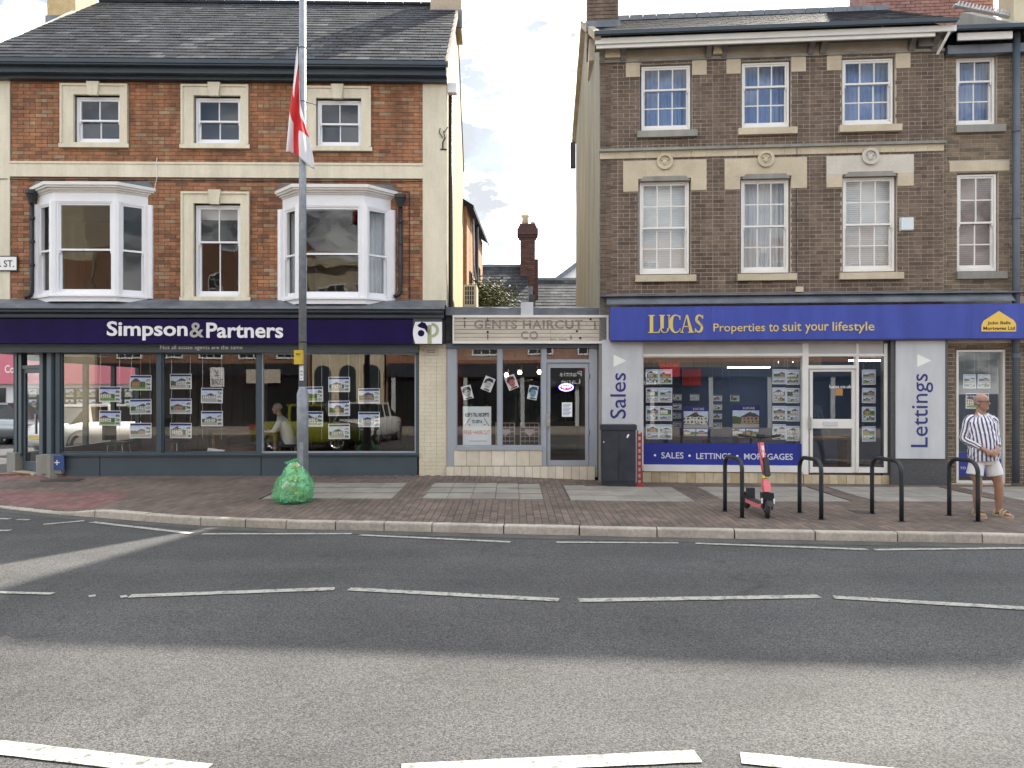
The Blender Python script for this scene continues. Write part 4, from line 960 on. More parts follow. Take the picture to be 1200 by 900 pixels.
# ---- what hangs in the barber's window
def poster(px, py, w, h, ang, label, c, kind):
    s, z = m(px, py, .10); p = thing('haircut_poster', label, 'poster', (s, FM.Y0+.095, z), 0, 'tilted haircut posters in the barber window'); p.rotation_euler = (0, R(ang), 0)
    B().box(-w/2, w/2, 0, .003, -h/2, h/2).obj('sheet', M_['white_print'], p)
    hair, face = c
    B().loft([[(.0+.062*math.cos(a)*(1-.0), -.003+.0, -.01+.085*math.sin(a)) for a in [2*math.pi*k/18 for k in range(18)]], [(.055*math.cos(a), -.006, -.01+.078*math.sin(a)) for a in [2*math.pi*k/18 for k in range(18)]]], True).obj('face_print', face, p)
    pts = [(-.075,-.0),(-.085,.05),(-.05,.105),(.01,.12),(.07,.10),(.085,.04),(.07,-.0),(.055,.04),(.0,.055),(-.045,.03)]
    if kind == 1: pts = [(-.09,-.02),(-.08,.07),(-.02,.12),(.06,.115),(.09,.05),(.03,.06),(-.03,.055),(-.06,.0)]
    b = B(); n = len(pts); b.add([(x,-.008,z) for x, z in pts], [tuple(range(n))]); b.box(-.06+.02*kind, .07, -.008, -.006, -.125, -.1).box(-.055,-.01,-.0085,-.006,.012,.02).box(.012,.05,-.0085,-.006,.012,.02).box(-.02,.022,-.0085,-.006,-.055,-.047)
    b.obj('hair_print', hair, p); return p
bp = M_['black_print']; gp = M_['grey_print']
poster(547.5, 460, .20, .27, -14, 'white poster with dark grey drawn head, lowest and leftmost of the tilted haircut posters', (bp, mk('face_grey', (.35,.36,.36), rough=.5)), 0)
poster(572.0, 450, .21, .28, 22, 'white poster of black swept hair, between the left post and the barber window mullion', (bp, mk('face_pale', (.62,.60,.58), rough=.5)), 1)
poster(599.5, 448, .21, .28, -22, 'white poster with reddish face, just right of the barber window mullion', (mk('hair_maroon', (.12,.02,.03), rough=.5), mk('face_red', (.55,.16,.14), rough=.5)), 0)
poster(624.5, 460, .19, .28, 10, 'light blue poster with dark profile, nearest the barber shop door', (mk('hair_blue', (.03,.10,.16), rough=.5), mk('face_blue', (.20,.42,.52), rough=.5)), 1)
s, z = m(559, 499.5, .15); p = thing('haircut_offer_board', 'tall white board offering a free haircut in the lower left barber window', 'notice board', (s, FM.Y0+.15, z))
w, h = .56, .78; B().box(-w/2, w/2, 0, .02, -h/2, h/2).obj('board', mk('offer_board', (.80,.84,.86), rough=.35), p)
text('lettering', 'KEEP 5 TILL RECEIPTS', -.235, .235, .19, .265, -.001, bp, p, bold=.02); text('lettering', 'TO GET A', -.10, .10, .06, .125, -.001, bp, p, bold=.02)
text('lettering', 'FREE HAIRCUT', -.26, .26, -.16, -.08, -.001, mk('soft_red', (.60,.16,.13), rough=.5), p, bold=.008); text('lettering', 'TERMS AND CONDITIONS APPLY', -.15, .2, -.30, -.28, -.001, gp, p)
b = B()
for sx in (-1, 1):
    b.obox((sx*.19,-.003,.08), (.55*sx,0,-.8), (0,1,0), (.8,0,.55*sx), .09, .002, .012).obox((sx*.15,-.003,.03), (.9,0,.4*sx), (0,1,0), (-.4*sx,0,.9), .03, .002, .01)
b.obj('comb_mark', gp, p)
b = B(); [b.tube([(x,.01,h/2),(x,.01,h/2+.03)], .006, 6) for x in (-.12,.2)]; b.obj('hook', M_['chrome'], p)
s, z = m(664.5, 480, .04); p = thing('door_notice', 'small printed notice taped inside the barber shop door glass', 'notice', (s, FM.Y0+.04, z))
B().box(-.10, .10, 0, .003, -.14, .14).obj('sheet', M_['white_print'], p); b = B()
for k in range(9): b.box(-.08, .08-(k%3)*.02, -.001, 0, .10-k*.026, .112-k*.026)
b.obj('printed_lines', mk('print_blue', (.15,.25,.42), rough=.5), p)
s, z = m(663.5, 454, .2); p = thing('neon_open_sign', 'glowing pink and blue oval neon open sign behind the barber shop door', 'neon sign', (s, FM.Y0+.2, z))
b = B(); b.tube([(.135*math.cos(a), 0, .065*math.sin(a)) for a in [2*math.pi*k/24 for k in range(25)]], .011, 6); b.obj('oval_tube', M_['neon_blue'], p); text('lettering', 'open', -.085, .085, -.035, .035, 0, M_['neon_pink'], p, bold=.01)
for k, (px, py, where) in enumerate(((593.5,439.5,'left, just right of the mullion'),(609,436.5,'middle of the three'),(632,436,'right, beside the door post'))):
    s, z = m(px, py, 2.0); p = thing('ceiling_spotlight', f'warm glowing spotlight inside the barber shop, {where}', 'lamp', (s, FM.Y0+2.0, z), 0, 'warm spotlights in the barber shop')
    B().ball((0,0,0), .045,.045,.045, 10, 8).obj('bulb', M_['lamp_warm'], p, smooth=True); B().lathe([(.03,.04),(.06,.06),(.06,.14),(.02,.16),(.02,.35)], (0,0,0), 12).obj('fitting', M_['black_plastic'], p)
def wire_chair(px, label):
    s = m(px, 500, 1.4)[0]; p = thing('wire_chair', label, 'chair', (s, FM.Y0+1.4, zg+.05), 0, 'white metal chairs in the barber shop')
    b = B(); W_ = M_['shop_white']
    for sx in (-.2, .2):
        b = B(); b.tube([(sx,-.18,0),(sx,-.18,.45)], .012, 6); b.obj('leg', W_, p)
        b = B(); b.tube([(sx,.2,0),(sx,.2,.95)], .014, 6); b.obj('leg', W_, p)
    B().box(-.21,.21,-.2,.2,.44,.47).obj('seat', W_, p); b = B()
    for z in (.55,.65,.75,.85,.94): b.tube([(-.2,.2,z),(.2,.2,z)], .008, 6)
    for x in (-.1,0,.1): b.tube([(x,.2,.5),(x,.2,.94)], .006, 6)
    b.obj('backrest', W_, p)
    b = B(); hp = []
    for k in range(24):
        t = 2*math.pi*k/24; hp.append((.0062*16*math.sin(t)**3, .0062*(13*math.cos(t)-5*math.cos(2*t)-2*math.cos(3*t)-math.cos(4*t))))
    n = len(hp); b.add([(x,.18,z+.74) for x, z in hp], [tuple(range(n-1,-1,-1))]); b.add([(x,.185,z+.74) for x, z in hp], [tuple(range(n))]); b.obj('heart', W_, p)
for px, l in ((592,'white wire chair with heart-shaped back, just right of the barber window mullion'),(621,'white wire chair with heart-shaped back, nearer the barber shop door')): wire_chair(px, l)
# ---- air conditioning unit on the yellow wall
Yc = 17.2; x_, _, z_ = ray(551, 347, Yc); ac = thing('air_conditioner', 'beige outdoor air conditioning unit with dark grille high on the yellow side wall', 'air conditioner', (sR*FL.c+.0, Yc, z_))
w = .62; x0 = ray(543.5,347,Yc)[0]-ac.location.x; x1 = ray(558.5,347,Yc)[0]-ac.location.x
B().box(x0, x1, 0, .8, -.24, .26).obj('casing', M_['cream_brick_paint'], ac); B().box(x0+.02, x1-.06, -.004, .0, -.2, .22).obj('grille_back', M_['black_plastic'], ac)
b = B()
for k in range(4): b.box(x0+.02, x1-.06, -.01, -.004, -.2+.105*k, -.19+.105*k)
for k in range(5): b.box(x0+.02+k*(x1-x0-.08)/4-.004, x0+.028+k*(x1-x0-.08)/4, -.012, -.004, -.2, .22)
b.obj('grille', M_['cream_brick_paint'], ac); B().box(x0-.1, x1, .1, .14, -.28, -.24).obj('bracket', M_['black_plastic'], ac)

# ================================================================== right: brown brick building with stone trim
FR = Fac(14.64, -.08)
RX = 'brown_building'
right = FR.root('estate_agent_building', 'three-storey dark brown brick building with stone trim above the blue-signed agent', 'building')
r = FR.L; rr_ = FR.rect; BB = M_['brown_brick']; ST = M_['stone']
r0 = r(703,300)[0]; r1 = r(1105.5,300)[0]; r2 = r(1232,300)[0]; EX = .12
zfl = r(900, 359)[1]; zled = r(900,346)[1]; zev = r(900, 44)[1]; zgb = 8.42
def R_(x0,y0,x1,y1,d=0.0): return FR.rect(x0,y0,x1,y1,d)
uw = [R_(750,75.5,811,154.5), R_(868,70.5,927,151), R_(986,66,1049,147)]
lw = [R_(748,212,809.5,323.5), R_(867,208.5,926.5,321), R_(986.5,204,1051,319)]
def lvl(ws, i=2, j=3):
    a = sum(w[i] for w in ws)/len(ws); c = sum(w[j] for w in ws)/len(ws); return [(w[0], w[1], a, c) for w in ws]
uw, lw = lvl(uw), lvl(lw)
ux = R_(1120.5,65,1168,147.5, EX); lx = R_(1121.5,202,1170,318.5, EX)
zst0, zst1 = 6.22, 6.40
zfr = (uw[0][3]); holesM = uw+lw
zwb = zfl-.25
holed_wall('wall', right, r0, r1, zwb, zgb, holesM, M_['brown_mortar'], 0, .25)
hoods = []
for w in lw: hoods.append((w[0]-.29, w[1]+.29, w[3]-.22, w[3]+.36))
blk = []
for w in uw: blk += [(w[0]-.27, w[0], w[3]-.24, w[3]+.05), (w[1], w[1]+.27, w[3]-.24, w[3]+.05)]
zfz = zfr+.06
brickwork(right, FR, r0+.004, r1-.004, zled-.02, zst0, holesM+hoods, BB, course=.0775, gw=.006, grey=0)
brickwork(right, FR, r0+.004, r1-.004, zst1, zfz, holesM+blk, BB, course=.0775, individual=0, gw=.006, grey=0)
b = B(); n = 22; w = (r1-r0)/n
for k in range(n): B().box(r0+w*k+.002, r0+w*(k+1)-.002, -.03, .01, zst0, zst1-.05).obj('string_course_stone', ST, right)
B().box(r0-.01, r1+.01, -.085, .01, zst1-.05, zst1).obj('string_course_top', M_['grey_render'], right)
for i, w in enumerate(lw):
    h = hoods[i]; MS = M_['pale_stone'] if i == 2 else ST; c = (w[0]+w[1])/2
    b = B(); b.box(h[0], h[1], -.04, .02, w[3]+.02, h[3])
    hd = b.obj('stone_lintel', MS, right)
    B().box(h[0], w[0]-.002, -.039, .02, h[2], w[3]+.019).obj('stone_jamb', ST, right); B().box(w[1]+.002, h[1], -.039, .02, h[2], w[3]+.019).obj('stone_jamb', ST, right)
    # notched shadow moulding over the opening
    B().prism([(w[0]+.02, w[3]-.03), (w[1]-.02, w[3]-.03), (w[1]-.1, w[3]+.06), (w[0]+.1, w[3]+.06)], -.055, .0).obj('lintel_moulding', M_['grey_render'], hd)
    b = B(); cz = h[3]-.02; N_ = 22
    for (ra, rb, d0, d1) in ((.105,.155,-.085,-.03),(.0,.108,-.05,-.03)):
        for k in range(N_):
            a, e = 2*math.pi*k/N_, 2*math.pi*(k+1)/N_; P = lambda rad, t, dd: (c+rad*math.cos(t), dd, cz+rad*math.sin(t))
            b.add([P(ra,a,d0),P(rb,a,d0),P(rb,e,d0),P(ra,e,d0),P(rb,a,d1),P(rb,e,d1),P(ra,a,d1),P(ra,e,d1)], [(0,3,2,1),(1,2,5,4),(0,6,7,3)])
    b.ball((c,-.05,cz-.02), .05,.035,.06, 10, 6); b.ball((c-.045,-.05,cz+.035), .03,.025,.025, 8, 5); b.ball((c+.045,-.05,cz+.035), .03,.025,.025, 8, 5)
    b.prism([(c-.07,cz-.15),(c+.07,cz-.15),(c+.05,cz-.1),(c-.05,cz-.1)], -.07, -.03)
    b.obj('roundel', MS, hd)
for w in blk: B().box(w[0]+.002, w[1]-.002, -.02, .02, w[2], w[3]+.015).obj('stone_block', ST, right)
for i, w in enumerate(uw+lw):
    B().box(w[0]-.06, w[1]+.09, -.10, .08, w[2]-.13, w[2]-.005).obj('window_sill', M_['stone'] if i else M_['grey_render'], right)
for i, w in enumerate(uw):
    e, f = w[2]+.03, w[3]-.03; wdw = sash(right, w[0]+.03, w[1]-.03, e, f, 3, 1, 2, .06, OW, rail=e+(f-e)*.64, fw=.032, bar=.022, outer=.035)
for i, w in enumerate(lw):
    sash(right, w[0]+.03, w[1]-.03, w[2]+.03, w[3]-.03, 3, 2, 2, .06, OW, fw=.032, bar=.022, outer=.04)
# curtains and blinds behind
def curt(w, d, mt, amp=.02, n=60, a=0, c=0, nm='curtain'):
    rings = []; s0, s1 = w[0]+a, w[1]-c
    for k in range(n+1):
        s = s0+(s1-s0)*k/n; rings.append([(s, d+amp*math.sin(k*1.1)+amp*.5*math.sin(k*.37), w[2]), (s, d+amp*math.sin(k*1.1+.4)+amp*.5*math.sin(k*.37), w[3])])
    B().loft(rings, False, closed=False).obj(nm, mt, right, smooth=True)
for w in uw: curt(w, .32, M_['blue_curtain'])
for w, mt in zip(lw, ('blind_white', None, 'blind_slat')):
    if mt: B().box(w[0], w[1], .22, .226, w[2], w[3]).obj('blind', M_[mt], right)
curt(lw[1], .30, M_['curtain'], a=0, c=.0)
# frieze, brackets, eaves
zf0, zf1 = zfz, zgb-.12
B().box(r0+.02, r1-.02, -.02, .01, zf0, zf1).obj('frieze', mk('frieze_stone', (.26,.235,.19), (.42,.38,.30), 1.4, .85, .3, 30), right)
B().box(r0, r1, -.05, .01, zf0-.02, zf0+.03).obj('frieze_ledge', M_['grey_render'], right)
bk = mk('bracket_grey', (.12,.11,.11), (.17,.155,.14), 3, .8, .3, 20)
def bracket(px, nm='bracket', mt=None, wd=.05):
    s = r(px, 60, -.2)[0]
    prof = [(0, zf0-.02), (-.07, zf0-.0), (-.10, zf0+.08), (-.22, zf0+.17), (-.30, zf1-.03), (-.30, zf1), (0, zf1)]
    b = B(); n = len(prof); vs = [(s-wd, y, z) for y, z in prof]+[(s+wd, y, z) for y, z in prof]
    b.add(vs, [tuple(range(n)), tuple(range(2*n-1, n-1, -1))]+[(i, i+n, (i+1)%n+n, (i+1)%n) for i in range(n)]); b.obj(nm, mt or bk, right)
for px in (706, 731, 832, 850, 953, 967, 1072, 1099): bracket(px)
for pa, pb in ((709,727),(836,846),(1076,1095)):
    B().box(r(pa,60,-.1)[0], r(pb,60,-.1)[0], -.12, -.0, zf0+.05, zf1).obj('bracket_panel', ST if pa < 1000 else bk, right)
B().box(r0-.1, r1+.05, -.36, .02, zf1, zf1+.05).obj('soffit', M_['bracket_grey'], right)
B().box(r0-.1, r1+.05, -.385, -.345, zf1-.02, zf1+.085).obj('fascia_board', M_['shop_white'], right)
B().box(r0-.08, r1-.3, -.34, -.30, zf1-.085, zf1-.02).obj('soffit_mould', OW, right)
b = B(); rg = [[(s, -.45+.06*math.cos(t), zf1+.16+.06*math.sin(t)) for t in [math.pi+math.pi*k/8 for k in range(9)]] for s in (r0-.12, r1+.02)]
b.loft(rg, False, closed=False); b.box(r0-.12, r1+.02, -.515, -.508, zf1+.10, zf1+.17); b.obj('gutter', DR, right)
s_ = r(1101,50,-.2)[0]; B().tube([(s_+.1,-.36,zf1-.02),(s_+.05,-.3,zf1-.15),(s_,-.12,zf1-.32)], .025, 8).obj('bracket_strut', OW, right)
# roof
dep = 5.25; ry = 2.7; zE = zf1+.15; zR = 10.2; zR2 = zR
r1b = r2
roof = B().add([(r0-.12,-.42,zE),(r1+.1,-.42,zE),(r1+.1,ry,zR),(r0-.12-.08*ry,ry,zR),(r1+.1,dep+.2,zE+.1),(r0-.12-.08*dep,dep+.2,zE+.1)], [(0,1,2,3),(3,2,4,5)]).obj('roof', M_['lead'], right)
sv = Vector((0, ry+.42, zR-zE)); SLr = sv.length; Vr = sv.normalized()
slates(right, roof, (r0-.40,-.42,zE+.012), (1,0,0), Vr, int((r1+.1-r0+.40)/.28)+1, int(SLr/.24)+1, .24, .28, M_['slate'], clip=lambda h: (.28-.068*h, r1+.5-r0), dist=lambda p: (FR.world(p)-Vector((0,0,E))).length)
b = B()
for k in range(22):
    a = r0-.12+(r1+.2-r0)*k/22; c = r0-.12+(r1+.2-r0)*(k+1)/22-.012; b.prism([(a,zR-.03),(c,zR-.03),(c,zR+.08),(a,zR+.08)], ry-.11, ry+.11)
b.obj('ridge_tile', M_['lead'], roof, kind='stuff')
sg_ = R_(1119.5,408.5,1178,567,EX)
# gable wall, rendered, and the rest of the shell
pts = [(.0,-.3),(dep,-.3),(dep,zE),(ry,zR-.1),(0,zE-.05)]
SK = math.tan(FR.th)
def shell(s, th, mt, nm):
    n = len(pts); vs = [(s+SK*y, y, z) for y, z in pts]+[(s+th+SK*y, y, z) for y, z in pts]; fa = tuple(range(n))
    B().add(vs, [fa, tuple(reversed([i+n for i in fa]))]+[(i, i+n, (i+1)%n+n, (i+1)%n) for i in range(n)]).obj(nm, mt, right)
shell(r0-.012, .24, M_['grey_render'], 'gable_wall'); shell(r2-.02, .2, M_['grey_render'], 'gable_wall')
b = B(); e = Vector((r0-.06,-.42,zE-.03)); t = Vector((r0-.06-.08*ry,ry,zR-.03)); k = Vector((r0-.06-.08*dep,dep+.25,zE-.03))
for p, q_ in ((e,t),(t,k)): v = (q_-p).normalized(); b.obox((p+q_)/2, (1,0,0), v, (0,-v.z,v.y), .06, (q_-p).length/2+.02, .07)
b.obj('verge', M_['verge_mortar'], roof)
B().box(r0-.16-.42, r0-.02-.42, dep+.1, dep+.3, zE-.75, zE-.1).obj('rear_hopper', M_['stand_paint'], right)
B().box(r0-.4, r2, dep-.2, dep, -.3, zE).obj('back_wall', M_['brown_mortar'], right)
B().box(sg_[0]-.6, sg_[1]+.6, 1.3, 1.35, -.05, zfl-.3).obj('window_back', mk('window_blue', (.10,.20,.42), (.14,.26,.50), .8, .6), right)
B().box(r0+.25, r2-.1, .27, dep-.2, zfl-.3, zfl-.1).obj('ceiling', M_['blind_grey'], right); B().box(r0+.25, r2-.1, .27, dep-.2, zst0-.1, zst1-.05).obj('upper_floor', M_['blind_grey'], right)
B().box(r0+.25, r2-.1, 2.2, 2.3, zfl-.1, zst0-.1).obj('partition', M_['room_paint'], right)
# chimneys
cx = r(688.5,12,.9)[0]; cy = r(725,12,.9)[0]
b = B().box(cx+.03, cy-.03, .93, 1.97, zE+.1, 12.2).obj('chimney', M_['brown_mortar'], roof)
def chimbricks(parent, cx, cy, d, za, zb, side, m, root=None):
    b = B(); k = 0; z = za
    while z < zb:
        s = cx - (.11 if k % 2 else 0)
        while s < cy:
            a, c = max(s, cx), min(s+.225, cy)
            if c-a > .04: b.box(a+.006, c-.006, d, d+.03, z+.006, min(z+.0775, zb)-.006, tone=max(.1, random.gauss(.5, .2)))
            s += .225
        y = d+.03
        while y < d+1.0:
            b.box(cx if side < 0 else cy-.03, cx+.03 if side < 0 else cy, y+.006, y+.219, z+.006, z+.0715, tone=max(.1, random.gauss(.5, .2))); y += .225
        z += .0775; k += 1
    b.obj('brickwork', m, parent, kind='stuff')
chimbricks(b, cx, cy, .9, zE+.55, 12.2, -1, BB)
B().box(cx-.03, cy+.03, .87, .93, r(700,37,.9)[1], r(700,25,.9)[1]).obj('flashing', M_['lead'], roof)
# second range, to the right, set back a little
ex0 = r1; exz = zgb-.25
DB = M_['drab_brick']
holed_wall('wall', right, r1+.001, r2, -.2, exz, [ux, lx, R_(1119.5,408.5,1178,567,EX)], M_['brown_mortar'], EX, EX+.25)
lint = R_(1112,190,1182,201,EX); sg = R_(1119.5,408.5,1178,567,EX)
brickwork(right, FR, r1+.004, r2-.004, zled-.05, exz, [ux, lx, (lint[0],lint[1],lint[2],lint[3])], DB, course=.0775, individual=0, d=EX, gw=.006, grey=0)
brickwork(right, FR, r1+.004, r2-.004, -.1, r(1150,398,EX)[1], [sg], DB, course=.0775, individual=0, d=EX, gw=.006, grey=0)
B().box(lint[0], lint[1], EX-.03, EX+.05, lint[2], lint[3]).obj('stone_lintel', ST, right)
for w in (ux, lx): B().box(w[0]-.03, w[1]+.12, EX-.09, EX+.08, w[2]-.14, w[2]-.004).obj('window_sill', M_['grey_render'], right)
sash(right, ux[0]+.02, ux[1]-.02, ux[2]+.02, ux[3]-.03, 2, 1, 2, EX+.06, OW, rail=ux[2]+(ux[3]-ux[2])*.65, fw=.032, bar=.022, outer=.04)
sash(right, lx[0]+.02, lx[1]-.02, lx[2]+.02, lx[3]-.03, 2, 2, 2, EX+.06, OW, fw=.032, bar=.022, outer=.04)
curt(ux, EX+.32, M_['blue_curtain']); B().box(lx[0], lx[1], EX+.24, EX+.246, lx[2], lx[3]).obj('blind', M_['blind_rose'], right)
B().box(r1+.06, r2, -.04, EX, exz-.16, exz-.0).obj('fascia_board', M_['lead'], right)
B().box(r1+.15, r(1186,43,-.2)[0], -.22, -.18, exz+.01, exz+.14).obj('fascia_board', M_['shop_white'], right)
b = B(); rg = [[(s, -.28+.06*math.cos(t), exz+.22+.06*math.sin(t)) for t in [math.pi+math.pi*k/8 for k in range(9)]] for s in (r1+.05, r2)]
b.loft(rg, False, closed=False); b.box(r1+.05, r2, -.345, -.338, exz+.16, exz+.23); b.obj('gutter', DR, right)
roof2 = B().add([(r1+.1,-.25,exz+.2),(r2,-.25,exz+.2),(r2,ry,exz+1.3),(r1+.1,ry,zR)], [(0,1,2,3)]).add([(r1+.1,ry,zR),(r2,ry,exz+1.3),(r2,dep,exz+.2),(r1+.1,dep,exz+.2)], [(0,1,2,3)]).obj('roof', M_['lead'], right)
PG = mk('pipe_grey', (.075,.095,.125), (.10,.12,.15), 3, .5)
s_ = r(1190,200,-.02)[0]; b = B().tube([(s_,-.05,exz+.18),(s_,-.03,.05)], .062, 12); dp = b.obj('downpipe', PG, right, smooth=True)
for py in (155, 257, 420): B().lathe([(.075,0),(.075,.09)], (s_,-.045,r(1190,py,-.02)[1]), 12).obj('collar', PG, dp)
# big red-brick chimney and slope behind on the right
bc = FR.root('rear_chimney_stack', 'broad pinkish brick chimney stack rising behind the right end of the brown building roof', 'chimney')
x0, x1 = r(1016,5,4.2)[0], r(1165,5,4.2)[0]
PB = mk('pink_brick', (.8,.8,.8), (1.1,1.1,1.1), 6, .85, .4, 40, tone=[(0,(.22,.11,.10)),(.5,(.30,.16,.14)),(1,(.36,.22,.19))])
B().box(x0+.03, x1-.03, 4.23, 5.0, 8.5, 13).obj('stack', M_['brown_mortar'], bc); chimbricks(bc, x0, x1, 4.2, 9.6, 13, -1, PB)
b = B()
for k in range(17):
    p = k/16; s = r(1121+66*p, 8, 3.2)[0]; z = r(1121+66*p, 8+13*p, 3.2)[1]; b.obox((s, 3.2, z+.02), (1,0,-.3), (0,1,0), (.3,0,1), .06, .06, .02).obox((s+.04, 3.2, z+.07), (.35,0,.9), (0,1,0), (-.9,0,.35), .055, .03, .013)
b.obj('ridge_cresting', M_['pilaster_grey'], right, kind='stuff')
B().box(r(1188,5,3.0)[0], r(1232,5,3.0)[0], 3.0, 3.6, 8.2, 12.5).obj('rendered_stack', M_['plaster_ext'], right)
# alarm box
s_, z_ = r(1063.5, 262, -.08); ab = FR.root('alarm_box', 'square white alarm box on the brown brick wall right of the third window', 'alarm box')
B().box(s_-.11, s_+.11, -.085, -.012, z_-.115, z_+.115).obj('cover', mk('alarm_white', (.62,.70,.74), rough=.4), ab); B().box(s_-.12, s_+.12, -.02, -.009, z_-.125, z_+.125).obj('back_plate', M_['shop_white'], ab)
s_, z_ = r(937, 339, -.05); B().box(s_-.07, s_+.07, -.06, -.01, z_-.05, z_+.05).obj('junction_box', M_['plaster_ext'], right)
s_ = r(933.5,250,-.02)[0]; B().tube([(s_,-.018,zst0+.6),(s_,-.045,zst1),(s_,-.045,zst0-.02),(s_,-.018,zst0-.06),(s_,-.018,z_)], .005, 5).obj('cable', M_['black_plastic'], right)

# ---- shopfront
SW = M_['shop_white']; PGr = M_['pilaster_grey']
zT = r(900,398.5)[1]
B().box(r0-.0, r2, -.20, .0, zled-.015, zled+.0).obj('flashing_edge', M_['lead'], right)
b = B(); xs_ = [r0+.12+(r(1180,350)[0]-r0-.12)*k/30 for k in range(31)]
b.loft([[(s,-.012,zled+.05+random.uniform(-.006,.006)),(s,-.10,zled-.0),(s,-.24,zfl+.06+random.uniform(-.006,.006)),(s,-.28,zfl+.03)] for s in xs_], False, closed=False); b.obj('lead_flashing', M_['lead'], right)
B().box(r0, r2, -.0, .25, zT-.08, zwb+.02).obj('lintel', M_['brown_mortar'], right)
zg = .0
# pilasters
def pil(x0, x1, y0, y1, d=-.10, mt=None, nm='pilaster'): a = R_(x0,y0,x1,y1,d); return B().box(a[0], a[1], d, .12, a[2], a[3]).obj(nm, mt or PGr, right)
pil(705.5,752,398,585,-.08); 
a = R_(1050,399,1107.5,537.5,-.12); 
pil(1044,1111,395,585,-.08, M_['granite']); pan = B().box(a[0], a[1], -.12, -.08, a[2], a[3]).obj('lettings_panel', PGr, right)
def tri(px0, px1, py0, py1, d, parent, mt): 
    (s0, z0), (s1, z1) = r(px0, py1, d), r(px1, py0, d); B().prism([(s0,z0),(s1,(z0+z1)/2),(s0,z1)], d-.003, d).obj('arrow', mt, parent)
lt = mk('pale_print', (.80,.82,.80), rough=.4)
tri(1075,1091.5,415,430,-.12, pan, lt); 
sp_ = [o for o in right.children if o.name.startswith('pilaster')][0]
tri(719,734,415.5,430,-.08, sp_, lt)
s = r(724,460,-.08)[0]; text('lettering', 'Sales', r(715,460,-.08)[0], r(733.5,460,-.08)[0], r(724,490.5,-.08)[1], r(724,437,-.08)[1], -.081, M_['navy_print'], sp_, bold=.004, rot=True)
text('lettering', 'Lettings', r(1067.5,480,-.12)[0], r(1093.5,480,-.12)[0], r(1080,524,-.12)[1], r(1080,438,-.12)[1], -.121, M_['navy_print'], pan, bold=.002, rot=True)
B().box(r(1035,480,.05)[0]-.02, r(1044,480,-.0)[0], -.0, .12, zg-.1, zT).obj('side_post', M_['granite'], right)
# frame
d0 = .02
def fr(x0, x1, y0, y1, nm='frame', mt=None, dd=(.02,.12), parent=None): a = R_(x0,y0,x1,y1,dd[0]); return B().box(a[0], a[1], dd[0], dd[1], a[2], a[3]).obj(nm, mt or SW, parent or right)
wx0, wx1, wxd, wx2 = 752.5, 940.5, 1003.5, 1040
fr(wx0,wx1,402.5,414.5,'shutter_box', M_['blind_grey'], (.0,.13)); fr(wx1+7,wxd,402.5,414.5,'shutter_box', M_['blind_grey'], (.0,.13)); fr(wxd+3,wx2-4,402.5,414.5,'shutter_box', M_['blind_grey'], (.0,.13))
fr(wx0,wx1,414.5,417.5,'transom',None,(-.02,.12)); fr(wx1+7,wxd-.0,414.5,417.5,'transom',None,(-.02,.12)); fr(wxd+3,wx2-4,414.5,417.5,'transom',None,(-.02,.12))
for a, c, y1 in ((wx0-.5,wx0+1.5,552),(wx1,wx1+7,556),(wxd,wxd+3,554),(wx2-4,wx2,554)): fr(a, c, 402.5, y1, 'mullion', None, (-.01,.125))
fr(wx0+1.5,wx1,545.5,553,'sill',None,(-.05,.12)); fr(wxd+3,wx2-4,548,554,'sill',None,(-.03,.12))
W1 = fr(wx0+1.5,wx1,417.5,419,'shop_window',None,(.03,.1)); a = R_(wx0+1.5,419,wx1,545.5,.06); pane(W1, a[0], a[1], a[2], a[3], .06)
W2 = fr(wxd+3,wx2-4,417.5,419,'shop_window',None,(.03,.1)); a = R_(wxd+3,419,wx2-4,548,.06); pane(W2, a[0], a[1], a[2], a[3], .06)
fr(wx1+7,wxd,428,432,'transom',None,(-.0,.12)); a = R_(wx1+7,417.5,wxd,428,.06); pane(right, a[0], a[1], a[2], a[3], .06)
b = B()
for x0, x1, y0, y1 in ((949,952.5,432.5,554),(998.5,1002.5,432.5,554),(952.5,998.5,432.5,435.5),(952.5,998.5,547.5,554),(952.5,998.5,491,502)):
    a = R_(x0,y0,x1,y1,.03); b.box(a[0], a[1], .03, .08, a[2]+.001, a[3]-.001)
door = b.obj('door', SW, right)
for y0, y1 in ((435.5,491),(502,547.5)): a = R_(952.5,y0,998.5,y1,.05); pane(door, a[0], a[1], a[2], a[3], .05)
a = R_(965,494,982,499,.0); B().box(a[0], a[1], .015, .03, a[2], a[3]).obj('letterbox', M_['pilaster_grey'], door)
a = R_(947.5,489,950.5,504,-.03); B().box(a[0], a[1], -.05, -.02, a[2], a[3]).box(a[0]+.01, a[1]-.01, -.02, .03, a[2]+.02, a[2]+.05).obj('handle', M_['chrome'], door)
# base tiles under the window and the step
def tl(x0, x1, y0, y1, n, d): a = R_(x0,y0,x1,y1,d); tiles(right, a[0], a[1], a[2], a[3], n, 1, d, M_['tile'])
tl(753, 941, 553.5, 568, 18, -.02); tl(941.5, 1043, 556.5, 570, 10, -.0)
a = R_(1112,566,1184,578,EX-.01); tiles(right, a[0], a[1], a[2]-.05, a[3], 6, 1, EX-.03, M_['tile'])
# right narrow window
W3 = B()
a = R_(1120.5,410,1177.5,566,EX-.01); t = .04
W3.box(a[0], a[0]+t, EX-.02, EX+.1, a[2], a[3]).box(a[1]-t, a[1], EX-.02, EX+.1, a[2], a[3]).box(a[0]+t, a[1]-t, EX-.02, EX+.1, a[3]-t, a[3]).box(a[0]+t, a[1]-t, EX-.02, EX+.1, a[2], a[2]+t)
W3 = W3.obj('shop_window', SW, right); pane(W3, a[0]+t, a[1]-t, a[2]+t, a[3]-t, EX+.05)
